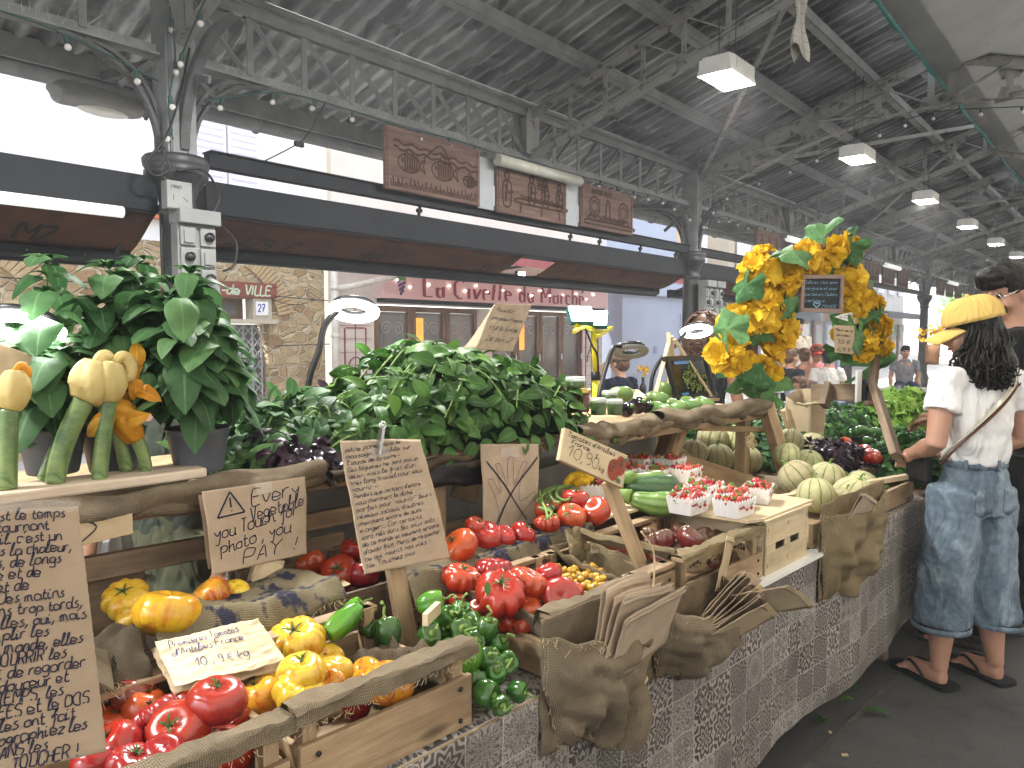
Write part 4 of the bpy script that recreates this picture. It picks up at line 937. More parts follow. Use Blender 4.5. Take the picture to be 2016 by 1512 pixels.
tb = sthing('market_table', 'long trestle table carrying the fruit and vegetable crates', 'table', -.9, 0, 0)
for s in (0, 1.5, 3.0, 4.4):
    for n in (.12, .95): m = MB(); m.box((s+.1, n, .365), (.05, .05, .73)); m.build('leg', W['oldwood'], tb)
m = MB(); m.box((2.3, .55, .735), (4.6, 1.12, .022)); m.build('table_top', W['pine'], tb)
t = sthing('oilcloth', 'brown and white patterned tile-print oilcloth draped over the table front', 'tablecloth', -.9, 0, .751); Lc = 4.62
def clf(u, v):
    s = u*Lc; d = v*1.16
    if d < .60: return (s, .60-d, .002*nz(s*5, d*6))
    f = d-.60; k = min(1, f/.5)
    return (s, -.012 - .028*k*(sin(s*5.3+.6*sin(s*2))*.6 + nz(s*3, 2)) - .012*nz(s*8, f*6)*k, -f*(1 + .03*nz(s*2.2, 7)) + .012*nz(s*4, 1)*k)
m = MB(); m.grid(clf, 220, 44, Lc, 1.16); m.build('cloth', CLOTH, t)
m = MB(); m.box((3.2, -.004, -.004), (.62, .05, .012)); m.build('table_edge_strip', W['white'], t)

def nails(m, pts):
    for p in pts: m.lathe([(.0045, 0), (.0045, -.003), (0, -.0032)], 8, fn=lambda r, z, a, p=p: Vector((p[0]+r*cos(a), p[1]+z, p[2]+r*sin(a))))
NAIL = mat('dark_nail_hole', (.012, .01, .008), None)
def crate(label, s0, s1, n0, n1, z, plank=.085, rail=.155, tilt=0, wd='crate', burl=None, cat='crate', group='wooden crates on the stall', backh=None, fr=True):
    t = sthing('wooden_crate', label, cat, s0, n0, z, group); L, D = s1-s0, n1-n0; w_ = W[wd]
    m = MB(); m.box((L/2, .006, plank/2+.004), (L, .012, plank)); m.build('front_plank', w_, t, .002)
    m = MB(); m.box((L/2, D-.006, (backh or plank)/2+.004), (L, .012, backh or plank)); m.build('back_plank', w_, t, .002)
    for x in (.006, L-.006): m = MB(); m.box((x, D/2, plank/2+.002), (.012, D-.026, plank-.006)); m.build('side_plank', w_, t, .002)
    for x in (.024, L-.024):
        for y in (.026, D-.026): m = MB(); m.box((x, y, rail/2), (.026, .026, rail)); m.build('corner_post', w_, t, .002)
    m = MB()
    for k in range(5): m.box((L/2, .04+(D-.08)*k/4, .004), (L-.03, D/7, .006))
    m.build('base_slats', w_, t)
    if fr:
        m = MB(); m.box((L/2, .018, rail-.006), (L, .04, .012)); m.build('top_rail', w_, t, .002)
        m = MB(); m.box((L/2, D-.018, rail-.006), (L, .036, .012)); m.build('top_rail', w_, t, .002)
    m = MB(); nails(m, [(x, -.0005, zz) for x in (.03, L-.03) for zz in (.02, plank-.015)]); m.build('nails', NAIL, t)
    if burl:
        m = MB()
        def bf(u, v):
            x = -.01+(L+.02)*u; a = v*1.0
            k = .004*nz(x*40, v*6)+.006*nz(x*11, v*3)
            prof = [(.050, -.030), (.043, -.002), (.036, .006), (0, .007), (-.006, .001), (-.008, -.018-.006*nz(x*22, 3))]
            i = min(4, int(v*5)); f = v*5-i
            y = prof[i][0]*(1-f)+prof[i+1][0]*f; zz = prof[i][1]*(1-f)+prof[i+1][1]*f
            return (x, y+k, rail+zz+k)
        m.grid(bf, int(L*140), 30, L, .12); be = m.build('burlap_edge', W[burl], t); fray(be, [(x, -.008, rail-.02) for x in [L*i/60 for i in range(61)]], .012)
    return t
def fray(parent, pts, ln=.02, name='frayed_threads', n=1, r=.0006, wild=1.0):
    m = MB()
    for p in pts:
        for k in range(n):
            p0 = Vector(p)+Vector((random.uniform(-.004, .004), random.uniform(-.003, .003), 0)); d = Vector((random.uniform(-1, 1)*wild, random.uniform(-1, .3)*.6*wild, -1)).normalized()
            L = ln*random.uniform(.3, 1.4); m.tube(cr([p0, p0+d*L*.5+Vector((random.uniform(-.3, .3)*L, 0, 0)), p0+d*L+Vector((random.uniform(-.4, .4)*L, 0, random.uniform(0, .3)*L))], 3), r, 4, False)
    return m.build(name, W['jute'], parent)
crate('front crate of red tomatoes at the left edge, burlap stapled over its rail', .10, .555, 0, .33, .752, rail=.150, burl='burlap')
crate('front crate of orange tomatoes with a wide bare front plank', .572, .928, 0, .33, .752, plank=.095, rail=.155, burl='burlap')
crate('crate of ribbed red tomatoes behind the burlap pocket', 1.157, 1.47, 0, .335, .752, rail=.145, burl='burlap')
crate('crate of yellow cherry tomatoes between the red and the dark tomatoes', 1.475, 1.665, .02, .33, .752, plank=.12, rail=.145)
crate('crate of dark purple tomatoes with a bare rail', 1.668, 2.118, 0, .335, .752, plank=.075, rail=.155, burl='burlap_y')
crate('crate of green peppers behind the sign post', .96, 1.135, .13, .42, .752, plank=.055, rail=.06, fr=False)
# light poplar crate with a lid at the end of the row
t = sthing('poplar_crate', 'light poplar crate with slotted sides and a flat lid board', 'crate', 2.125, 0, .752)
L, D, Hc = .322, .34, .165
m = MB()
for (z0, z1) in ((.0, .068), (.092, .165)): m.box((L/2, .0, (z0+z1)/2), (L-.02, .005, z1-z0))
m.box((L/2, 0, .08), (.04, .005, .03)); m.box((.045, 0, .08), (.06, .005, .03)); m.box((L-.045, 0, .08), (.06, .005, .03)); m.build('front_panel', W['pale'], t)
for x in (.0, L):
    m = MB()
    for (z0, z1) in ((.0, .068), (.092, .165)): m.box((x, D/2, (z0+z1)/2), (.005, D-.02, z1-z0))
    m.build('side_panel', W['pale'], t)
for x in (.018, L-.018):
    for y in (.02, D-.02): m = MB(); m.box((x, y, Hc/2), (.028, .028, Hc)); m.build('corner_post', W['pale'], t)
m = MB(); m.box((L/2, D/2, Hc+.006), (L+.01, D+.02, .006)); m.build('lid', W['pale'], t)
m = MB()
for x in (.02, .16, L-.02):
    for z0 in (.03, .14): m.box((x, -.004, z0), (.002, .002, .012))
m.build('staples', W['steel'], t)
# second step: low crates carrying the back row
crate('raised crate of yellow and orange tomatoes behind the front crates', .12, .60, .345, .70, .81, plank=.075, rail=.08, wd='oldwood', fr=False, backh=.17)
crate('raised crate of red tomatoes behind the handwritten paper sign', .80, 1.12, .43, .72, .80, plank=.09, rail=.12, wd='oldwood', fr=False, backh=.15)
crate('raised crate of red tomatoes under the crossed-out hand', 1.05, 1.78, .345, .68, .79, plank=.10, rail=.105, wd='oldwood', fr=False, backh=.13)
# back boards
def board(name, label, cat, a, b, w, h, wd='crate', up=(0, 0, 1), group=None, bev=.002):
    a, b = Vector(a), Vector(b); t = thing(name, label, cat, (a+b)/2, 0, group); m = MB(); m.bar(a-(a+b)/2, b-(a+b)/2, w, h, up); o = m.build('board', W[wd], t, bev); return t
board('plank', 'worn plank with frayed burlap on top behind the yellow tomatoes', 'plank', SL(.10, .66, 1.015), SL(.80, .66, 1.00), .022, .05, 'oldwood')
board('plank', 'worn thin plank behind the red tomatoes left of the paper sign', 'plank', SL(.80, .74, .99), SL(1.22, .74, .99), .022, .045, 'crate')
# upper shelf
sh = sthing('upper_shelf', 'upper wooden shelf behind the crates with burlap rolled along its front edge', 'shelf', -.6, .62, 1.12); Ls = 3.98
m = MB(); m.box((Ls/2, .27, .012), (Ls, .56, .02)); m.build('shelf_board', W['pine'], sh)
for i, (a, b) in enumerate(((0, 1.7), (1.72, 2.75), (2.78, Ls))):
    m = MB(); m.box(((a+b)/2, -.012, .0-.006*i), (b-a, .016, .035)); m.build('front_batten', W['crate'], sh, .002)
for s in (.9, 2.0, 3.9):
    
    for y in (.05, .5): m = MB(); m.bar((s, y, -.4), (s, y, 0), .05, .05); m.build('support_post', W['pine'], sh)
def roll(label, s0, s1, r, z, wd, seed, sag=.01, n=.60, part=None):
    t = sthing('burlap_roll', label, 'burlap roll', s0, n, z, 'burlap rolls along the shelf edge'); L = s1-s0
    P = [Vector((L*i/40, .012*nz(i*.21, seed), sag*sin(pi*i/40)*-1+.012*nz(i*.3, seed+5))) for i in range(41)]
    m = MB()
    def f(u, v):
        i = min(39, int(u*40)); k = u*40-i; c = P[i].lerp(P[i+1], k); a = v*2*pi; tw = u*L*9
        rr = r*(1 + .22*sin(2*(a+tw)+seed) + .13*sin(3*a-tw*1.7) + .18*nz(u*L*7, v*3, seed))
        return c + Vector((0, rr*1.25*cos(a), rr*.85*sin(a)))
    m.grid(f, int(L*70), 18, L, .22); o = m.build('burlap', W[wd], t)
    m = MB(); m.tube([c + Vector((0, -r*.6*sin(i*.7), -r*.8+.01*sin(i*.5))) for i, c in enumerate(P)], [r*.62*(1+.3*nz(i*.4, seed+2)) for i in range(41)], 10, smooth=True); m.build('burlap_fold', W[wd], t)
    fray(o, [(L*random.random(), -r, -r*.4) for _ in range(int(L*18))], .02); return t
roll('twisted brown burlap roll along the shelf edge under the potted basil', -.55, .98, .030, 1.150, 'burlap', 1)
roll('dark burlap fold under the big heap of basil', 1.0, 1.98, .018, 1.135, 'burlap_d', 2)
roll('burlap roll with a knot under the jars and the aubergines', 1.95, 2.45, .032, 1.15, 'burlap', 3)
roll('smooth burlap roll with dark print under the green mangoes', 2.45, 3.34, .034, 1.16, 'burlap', 4)
# dark plastic hanging under the basil heap
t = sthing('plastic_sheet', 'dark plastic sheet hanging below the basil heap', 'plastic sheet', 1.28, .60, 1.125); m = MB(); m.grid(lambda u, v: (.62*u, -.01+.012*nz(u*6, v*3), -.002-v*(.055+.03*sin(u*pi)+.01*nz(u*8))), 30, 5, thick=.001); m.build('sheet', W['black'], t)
# strawberry platform
t = sthing('strawberry_board', 'wooden board on blocks carrying the strawberry punnets', 'board', 1.70, .0, .752)
m = MB(); m.poly([(.36, .02, .172), (.42, .0, .172), (.78, .0, .172), (.80, .72, .172), (.0, .72, .172), (.02, .36, .172), (.32, .34, .172)], .008, (0, 0, 1)); m.build('board', W['pale'], t)
m = MB(); m.box((.35, .5, .085), (.62, .03, .17)); m.box((.2, .7, .085), (.3, .03, .17)); m.build('block', W['oldwood'], t)
# frame at the right end of the shelf
def leaning(name, label, p, q, w, h, wd, up, cat='post', group=None): return board(name, label, cat, p, q, w, h, wd, up, group)
EP = PN(1507, 800, .60); EQ = PN(1568, 1000, .45)
fr = thing('end_frame', 'heavy pine end frame of the upper shelf beside the melons', 'frame', EP, RS)
def fl(p): return Matrix.Rotation(-RS, 3, 'Z') @ (Vector(p)-EP)
m = MB(); m.bar(fl(EP+Vector((0, 0, .01))), fl(EQ), .12, .045, (SY, -SX, .25)); m.build('front_post', W['pine'], fr, .003)
m = MB(); m.bar(fl(PN(1545, 806, .66)), fl(PN(1606, 990, .55)), .05, .04, (SY, -SX, .25)); m.build('side_post', W['pine'], fr, .003)
m = MB(); m.bar(fl(PN(1375, 842, .68)), fl(PN(1512, 846, .63)), .03, .026, (0, 0, 1)); m.build('top_rail', W['pine'], fr, .003)
m = MB(); m.bar(fl(PN(1335, 910, .76)), fl(PN(1520, 968, .55)), .022, .085, (0, 0, 1)); m.build('lower_board', W['pine'], fr, .003)
m = MB(); m.bar(fl(PN(1335, 950, .77)), fl(PN(1525, 1030, .53)), .022, .06, (0, 0, 1)); m.build('lower_board', W['pine'], fr, .003)
m = MB(); m.bar(fl(PN(1325, 850, .86)), fl(PN(1308, 905, .86)), .10, .04, (0, 0, 1)); m.build('back_post', W['pine'], fr, .003)
m = MB(); nails(m, [fl(PN(1505, 816, .59))]); m.build('bolt', NAIL, fr)
m = MB(); 
for k in range(5): m.tube(cr([fl(PN(1548+random.uniform(-4, 4), 800, .62)), fl(PN(1556+random.uniform(-5, 5), 850+random.uniform(-8, 8), .58)), fl(PN(1552+random.uniform(-6, 6), 905, .58))], 6), .003, 5)
m.tube(cr([fl(PN(1480+random.uniform(-12, 12), 868+random.uniform(-12, 16), .55)) for _ in range(26)], 4), .004, 5); m.build('jute_string', W['jute'], fr)
# back panels closing the stall under the shelf: cloudy plastic screen
t = sthing('plastic_screen', 'cloudy grey plastic screen behind the stall under the shelf', 'screen', .95, .98, .30); m = MB(); m.grid(lambda u, v: (2.1*u, .02*nz(u*9, v*2), .80*v), 40, 6, thick=.001); m.build('screen', mat('cloudy_plastic', (.24, .235, .22), (.34, .33, .31), 5, .45, .3, bmp=.3, bscale=6), t)
leaning('plank', 'reddish upright plank behind the crossed-out hand', PN(935, 900, .82), PN(912, 985, .82), .11, .02, 'pine', (-SY, SX, 0), 'plank'); leaning('plank', 'upright plank left of the melon crate', PN(1342, 843, .78), PN(1318, 912, .78), .07, .03, 'pine', (-SY, SX, 0), 'plank')
leaning('plank', 'short upright plank under the every vegetable sign', PN(530, 1100, .52), PN(515, 1160, .52), .07, .02, 'pale', (-SY, SX, 0), 'plank')
# ---- burlap pockets of paper bags hanging on the front
KRAFT = mat('kraft_paper', (.40, .315, .23), (.34, .265, .19), 14, .8, .15, bmp=.35, bscale=45)
KRAFT_L = mat('light_kraft_paper', (.46, .36, .235), (.40, .31, .195), 8, .8, .15, bmp=.2, bscale=30)
def pocket(label, s0, s1, ztop, zbot, bulge, bags, seed, taper=.0, knot=True, wd='burlap', mouth=.07, bk=.035):
    t = sthing('burlap_pocket', label, 'burlap pocket', s0, 0, 0, 'burlap pockets of paper bags on the table front'); L = s1-s0
    def back(u, v): return (L*u, -.016+.012*nz(u*5, v*4, seed)-.008*abs(nz(u*9, v*3, seed+3)), ztop+bk-(ztop+bk-zbot)*v)
    def fr_(u, v):
        edge = sin(pi*u)**.6; tp = 1-taper*max(0, v-.35)**1.2
        x = L/2 + L*(u-.5)*tp + .015*nz(u*4, v*4, seed)*v
        b = mouth*(1-v)**.8*edge + bulge*sin(pi*min(1, v*1.05))**.8*edge
        fold = (.022*sin(u*13+v*6+seed)+.012*sin(u*27-v*9))*(.15+v) + .016*nz(u*7+seed, v*4) + .02*nz(u*3, v*8, seed)
        return (x, -.022 - b - fold*edge, ztop - .03*sin(pi*u) + .012*nz(u*9, seed) - (ztop-zbot)*v + .04*v*nz(u*2.5, seed))
    m = MB(); m.grid(fr_, 56, 44, L*1.1, (ztop-zbot), thick=.003); f = m.build('front_cloth', W[wd], t)
    fray(f, [fr_(i/70, 0) for i in range(71)], .022, n=2, r=.0008); fray(f, [fr_(0.004, i/40) for i in range(41)], .014, r=.0008); fray(f, [fr_(.996, i/40) for i in range(41)], .014, r=.0008)
    m = MB(); m.grid(back, 36, 24, L, .4, thick=.003); m.build('back_cloth', W[wd], t)
    if knot:
        m = MB(); kx = L*.72; kb = Vector((kx, -.05-bulge*.4, zbot+.05))
        m.grid(lambda u, v: kb + Vector(((.028+.022*sin(pi*v))*(1+.3*sin(3*u*2*pi))*cos(u*2*pi), (.026+.02*sin(pi*v))*sin(u*2*pi), .05-.16*v)), 24, 14, .2, .16); m.build('tied_corner', W[wd], t)
        m = MB(); m.tube(cr([kb+Vector((0, -.01, .05)), kb+Vector((.02, -.03, .18)), kb+Vector((.03, -.035, .32)), kb+Vector((.0, -.02, .38))], 8), .0022, 5); m.tube([kb+Vector((.034*cos(a), .032*sin(a), .045)) for a in [2*pi*i/14 for i in range(15)]], .004, 6); m.build('string', W['jute'], t)
    return t, fr_
t, f1 = pocket('big burlap pocket with brown paper bags and a knotted corner, nearer one', 1.10, 1.45, .875, .625, .035, 0, 1, taper=.5)
t, f2 = pocket('burlap pocket with fanned brown paper bags under the dark tomatoes', 1.475, 1.82, .835, .645, .06, 0, 5, taper=.5, knot=False, mouth=.10, bk=.01)
t3, f3 = pocket('burlap pocket hanging right of the poplar crate', 2.50, 3.12, .88, .58, .03, 0, 9, taper=.25, knot=False, wd='burlap_y', mouth=.04)
def bagstack(label, c, w, h, n, rot, spread, mats, dz=.004, group='flat brown paper bags in the pockets'):
    for i in range(n):
        lb = label[i] if isinstance(label, (list, tuple)) else label
        t = thing('paper_bag', lb, 'paper bag', c + Vector((0, 0, 0)), 0, group)
        R = (Matrix.Rotation(RS, 4, 'Z') @ Euler((rot[0]+spread[0]*i+random.uniform(-.02, .02), rot[1]+spread[1]*i, rot[2]+random.uniform(-.03, .03))).to_matrix().to_4x4())
        t.rotation_euler = R.to_euler(); t.location = c + R.to_3x3() @ Vector((random.uniform(-.004, .004), -dz*i, random.uniform(-.006, .006)))
        k = random.uniform(-1, 1)
        m = MB(); m.grid(lambda u, v: (w*(u-.5), .006*sin(u*4+k)*v+.004*nz(u*4, v*4, i*3.1)-.012*k*v*v, h*v), 10, 10, w, h, thick=.0008); m.build('bag', mats[i % len(mats)], t)
        m = MB(); m.grid(lambda u, v: (w*(u-.5), .006*sin(u*4+k)*(.93+.07*v)+.004*nz(u*4, .93+.07*v, i*3.1)-.012*k-.0035, h*(.90+.05*v)), 8, 2, w, .02, thick=.0008); m.build('folded_hem', mats[i % len(mats)], t)
bagstack(['rearmost bag of the upright stack in the nearer pocket', 'second bag of the upright stack in the nearer pocket', 'third bag of the upright stack in the nearer pocket', 'fourth bag of the upright stack in the nearer pocket'], SL(1.30, -.055, .76), .20, .19, 4, (.10, .10, .10), (.03, .0), [KRAFT], .008)
bagstack(['wide brown bag in front of the stack in the nearer pocket'], SL(1.345, -.085, .76), .24, .165, 1, (.22, -.06, .05), (.05, 0), [KRAFT])
bagstack(['%s bag of the fan in the farther pocket' % k for k in ('rearmost', 'second', 'third', 'middle', 'fifth', 'sixth', 'foremost', 'lowest')], SL(1.655, -.07, .76), .17, .17, 8, (.55, .35, .25), (.05, .02), [KRAFT, KRAFT_L, KRAFT], .007)
bagstack(['pale bag sticking out of the farther pocket over the oilcloth'], SL(1.71, -.14, .81), .16, .15, 1, (1.15, .55, -.05), (0, 0), [KRAFT_L])
bagstack(['thin upright bag leaning on the crate of dark tomatoes'], SL(1.80, -.03, .80), .10, .15, 1, (.15, .3, .3), (0, 0), [KRAFT_L])
bagstack(['brown bag tucked in the pocket right of the poplar crate', 'folded bag tucked in the pocket right of the poplar crate, front one'], SL(2.72, -.04, .80), .16, .13, 2, (.3, .25, .1), (.12, .1), [KRAFT])
# ================================================================== produce
def skinmat(name, base_c, top_c, spot=None, rough=.22, ribs=None, mott=.0, under=None):
    """tomato / pepper skin: colour drifts from the blossom end to the shoulders, freckled; sharper gloss"""
    m, nt, b = base(name, rough, .5); co = coords(nt, 'Object')
    z = nd(nt, 'SeparateXYZ', i0=coords(nt, 'Generated')).outputs[2]
    n1 = noisen(nt, co, 8, 3, .5); oi = nd(nt, 'ObjectInfo').outputs['Random']
    co4 = nd(nt, 'VectorMath', _operation='ADD', i0=co, i1=nd(nt, 'CombineXYZ', i0=mathn(nt, 'MULTIPLY', oi, 9)).outputs[0]).outputs[0]
    n2 = noisen(nt, co4, 9, 2, .4)
    f = mathn(nt, 'MULTIPLY_ADD', n2, .8, mathn(nt, 'MULTIPLY_ADD', z, .75, -.28))
    c = ramp(nt, f, [(.32, base_c), (.72, top_c)])
    if spot: c = mixc(nt, ramp(nt, noisen(nt, nd(nt, 'Mapping', i0=co4, Scale=(1, 1, .3)).outputs[0], 3.2, 2, .5), [(.52, (0, 0, 0)), (.66, (.9, .9, .9))]), c, spot)
    c = nd(nt, 'HueSaturation', Color=c, Hue=mathn(nt, 'MULTIPLY_ADD', oi, .022, .489), Value=mathn(nt, 'MULTIPLY_ADD', n1, .3, mathn(nt, 'MULTIPLY_ADD', oi, .38, .62))).outputs[0]
    fr_ = nd(nt, 'TexVoronoi', Vector=co, Scale=420).outputs['Distance']
    c = mixc(nt, ramp(nt, fr_, [(.1, (.10, .10, .10)), (.2, (0, 0, 0))]), c, tuple(min(1, x*1.6+.03) for x in base_c))
    setc(nt, b, c); setn(nt, b, bump(nt, noisen(nt, co, 26, 3), .05, .006))
    b.inputs['Coat Weight'].default_value = .2; b.inputs['Coat Roughness'].default_value = .08
    b.inputs['Subsurface Weight'].default_value = .06; b.inputs['Subsurface Radius'].default_value = (.012, .004, .002); b.inputs['Subsurface Scale'].default_value = .5
    nt.links.new(ramp(nt, n1, [(.3, (rough*.9,)*3), (.7, (rough*1.25,)*3)]), b.inputs['Roughness'])
    return m
TM = {'red': skinmat('red_tomato_skin', (.33, .015, .008), (.38, .042, .012)), 'pink': skinmat('pink_ribbed_tomato_skin', (.29, .018, .016), (.34, .04, .018)),
      'deep': skinmat('deep_red_tomato_skin', (.13, .010, .008), (.17, .02, .01)), 'dark': skinmat('dark_tomato_skin', (.20, .034, .026), (.11, .055, .028)),
      'orange': skinmat('orange_tomato_skin', (.54, .19, .015), (.60, .30, .02), (.44, .06, .012)), 'yellow': skinmat('yellow_tomato_skin', (.66, .43, .018), (.68, .46, .04), (.60, .26, .015)),
      'big': skinmat('yellow_blushed_tomato_skin', (.68, .45, .02), (.66, .38, .02), (.60, .25, .015)), 'cherry': skinmat('yellow_cherry_skin', (.48, .22, .012), (.45, .26, .015))}
CALYX = mat('tomato_calyx_green', (.035, .075, .02), (.07, .12, .03), 60, .7, .2); SCAR = mat('corky_stem_scar', (.25, .17, .07), (.13, .08, .03), 80, .8, .1)
PEP = skinmat('green_pepper_skin', (.016, .064, .009), (.034, .105, .014), None, .2); PEPL = skinmat('light_green_pepper_skin', (.06, .20, .015), (.10, .26, .02), None, .2); STEM = mat('pale_green_stem', (.11, .20, .04), (.18, .26, .07), 30, .6, .25)
def tomato_mesh(seed, lobes, depth, squash, r=1.0, seg=56, rings=26):
    rnd = random.Random(seed); ph = [rnd.uniform(0, 6.28) for _ in range(8)]; wob = [rnd.uniform(-.5, .5) for _ in range(8)]; m = MB()
    def rad(t, v):
        k = 0
        if lobes:
            tt = t + .18*sin(2*t+ph[0]) + .10*sin(3*t+ph[1]); k = abs(cos(tt*lobes/2+ph[2]))**.62 - .62
            k *= depth*(.72+.28*sin(t*2+ph[3]))
        return 1 + k*max(0, sin(v))**.55 + .05*sin(t+ph[4]) + .05*sin(2*t+ph[5])
    def f(R, Z, t): return None
    ids = []
    for i in range(rings+1):
        v = pi*i/rings; row = []
        for j in range(seg):
            t = 2*pi*j/seg; q = rad(t, v); rr = max(0, sin(v))**.86*q; z = -cos(v)*squash
            if v > pi*.70: z -= (.34*squash)*((v-pi*.70)/(pi*.3))**1.6*(1+.4*(q-1)*4)      # dent at the stem
            if v < pi*.15: z += .10*squash*(1-v/(pi*.15))**2
            z *= 1 + .08*sin(t+ph[6]); row.append(m.pt((rr*cos(t)*(1+.08*wob[0]), rr*sin(t)*(1-.08*wob[0]), z)))
        ids.append(row)
    for i in range(rings):
        for j in range(seg): m.face((ids[i][j], ids[i][(j+1) % seg], ids[i+1][(j+1) % seg], ids[i+1][j]), [(j/seg, i/rings)]*4, True)
    return m
def calyx(seed, z, r=.42, stem=.25):
    rnd = random.Random(seed); m = MB(); n = rnd.randint(5, 7)
    m.ball((0, 0, z), (.08, .08, .04), 8, 5)
    m.tube(cr([(0, 0, z), (.02, .01, z+stem*.5), (.09*rnd.uniform(-1, 1), .06, z+stem)], 4), [.055]*4+[.045]*4+[.05], 7)
    for k in range(n):
        a = 2*pi*k/n+rnd.uniform(-.2, .2); L = r*rnd.uniform(.8, 1.2); up = rnd.uniform(-.02, .16); prev = None
        for i in range(6):
            u = i/5; w = .055*(1-u)**.7*(.6+u)*1.2; c = Vector((L*u*cos(a), L*u*sin(a), z+.04+up*sin(u*2.4)+.04*u)); s = Vector((-sin(a), cos(a), 0))*w
            cur = (m.pt(c+s), m.pt(c+Vector((0, 0, .015))), m.pt(c-s))
            if prev: m.face((prev[0], prev[1], cur[1], cur[0]), None, True); m.face((prev[1], prev[2], cur[2], cur[1]), None, True)
            prev = cur
    return m
TPROTO = {}
def tomato_proto(kind, v, style):
    key = (kind, v, style)
    if key in TPROTO: return TPROTO[key]
    P = {'rib': (9+v % 3, .32, .72), 'soft': (6+v % 3, .10, .80), 'smooth': (5, .035, .90), 'wide': (8+v % 2, .16, .66), 'round': (0, 0, .97)}[style]
    me = tomato_mesh(100+v*7+hash(style) % 1, *P, seg=60 if style == 'rib' else 40, rings=26 if style == 'rib' else 20).mesh('tomato', TM[kind]); zt = P[2]*(.66 if style != 'round' else .7)
    cm = calyx(v, zt).mesh('calyx', CALYX); sm = MB(); sm.lathe([(.11, zt+.0), (.10, zt+.03), (.05, zt+.035), (0, zt+.02)], 12); sme = sm.mesh('stem_scar', SCAR)
    TPROTO[key] = (me, cm, sme); return TPROTO[key]
def tomato(kind, style, p, r, tilt=None, top='calyx', label=None, group=None, v=None, cat='tomato', name='tomato'):
    v = random.randint(0, 3) if v is None else v
    me, cm, sme = tomato_proto(kind, v, style)
    o = bpy.data.objects.new(name, me); link(o); o.location = p; o.scale = (r, r, r)
    o.rotation_euler = tilt if tilt else (random.uniform(-.5, .5), random.uniform(-.5, .5), random.uniform(0, 6.28)); tag(o, label, cat, group)
    if top:
        c = bpy.data.objects.new('calyx' if top == 'calyx' else 'stem_scar', cm if top == 'calyx' else sme); link(c, o)
    return o
# direction helpers for tilting: face the camera or lean
def tilt_to(dx, dy, dz, spin=0): return (Vector((dx, dy, dz)).to_track_quat('Z', 'Y').to_matrix().to_4x4() @ Matrix.Rotation(spin, 4, 'Z')).to_euler()
def tset(specs, z, group, fill=None):
    for sp in specs:
        px, py, rp, kind, style, lab = sp[:6]; o = sp[6] if len(sp) > 6 else {}
        P = PZ(px, py, o.get('z', z)); r = 1.09*rp*P.y/1480
        tl = o.get('t'); tomato(kind, style, P, r, tilt_to(*tl, spin=random.uniform(0, 6)) if tl else None, o.get('top', 'calyx' if random.random() < .5 else 'scar'), lab, group, o.get('v'))
tset([
 (427, 1378, 52, 'pink', 'soft', 'big rosy red tomato topmost in the front left crate', {'z': .905, 't': (.1, -.12, 1), 'top': 'calyx', 'v': 1}),
 (349, 1440, 58, 'red', 'soft', 'big orange-red tomato with its green calyx forward in the front left crate', {'t': (-.1, -.75, .75), 'top': 'calyx', 'v': 2}),
 (309, 1408, 44, 'pink', 'rib', 'deeply ribbed red tomato left of the topmost one in the front left crate', {'t': (-.6, .2, .8), 'v': 0}),
 (285, 1390, 41, 'red', 'smooth', 'smooth orange-red tomato behind the ribbed one in the front left crate', {'z': .86, 't': (.3, .2, 1), 'top': 'calyx'}),
 (263, 1364, 42, 'deep', 'soft', 'dark red tomato in shade at the back of the front left crate', {'z': .875, 'top': None}),
 (233, 1464, 46, 'red', 'smooth', 'smooth bright tomato beside the cardboard sign, lower one', {'t': (-.6, -.3, .7), 'top': 'calyx'}),
 (232, 1418, 33, 'red', 'smooth', 'red tomato half hidden behind the cardboard sign, middle one', {'z': .84}),
 (200, 1420, 30, 'red', 'smooth', 'red tomato mostly hidden behind the cardboard sign, upper one', {'z': .84}),
 (372, 1388, 38, 'red', 'smooth', 'red tomato directly behind the topmost one in the front left crate', {'z': .86, 'top': None}),
 (462, 1408, 30, 'pink', 'soft', 'small pink tomato at the right end of the front left crate', {'z': .84}),
 (438, 1482, 56, 'red', 'soft', 'large red tomato seen under the front rail of the left crate', {'z': .825, 'top': None}),
 (262, 1506, 46, 'pink', 'rib', 'ribbed pinkish tomato at the bottom edge of the front left crate', {'z': .86}),
 (325, 1484, 40, 'pink', 'soft', 'shiny wrinkled pink tomato at the bottom of the front left crate', {'z': .865, 'top': None}),
 (190, 1500, 46, 'red', 'smooth', 'red tomato at the lower left corner under the cardboard sign', {'z': .86}),
 (405, 1440, 40, 'red', 'smooth', 'red tomato low between the two big ones in the front left crate', {'z': .82}),
 (480, 1450, 36, 'red', 'soft', 'red tomato low at the right post of the front left crate', {'z': .80}),
], .87, 'red tomatoes in the front left crate')
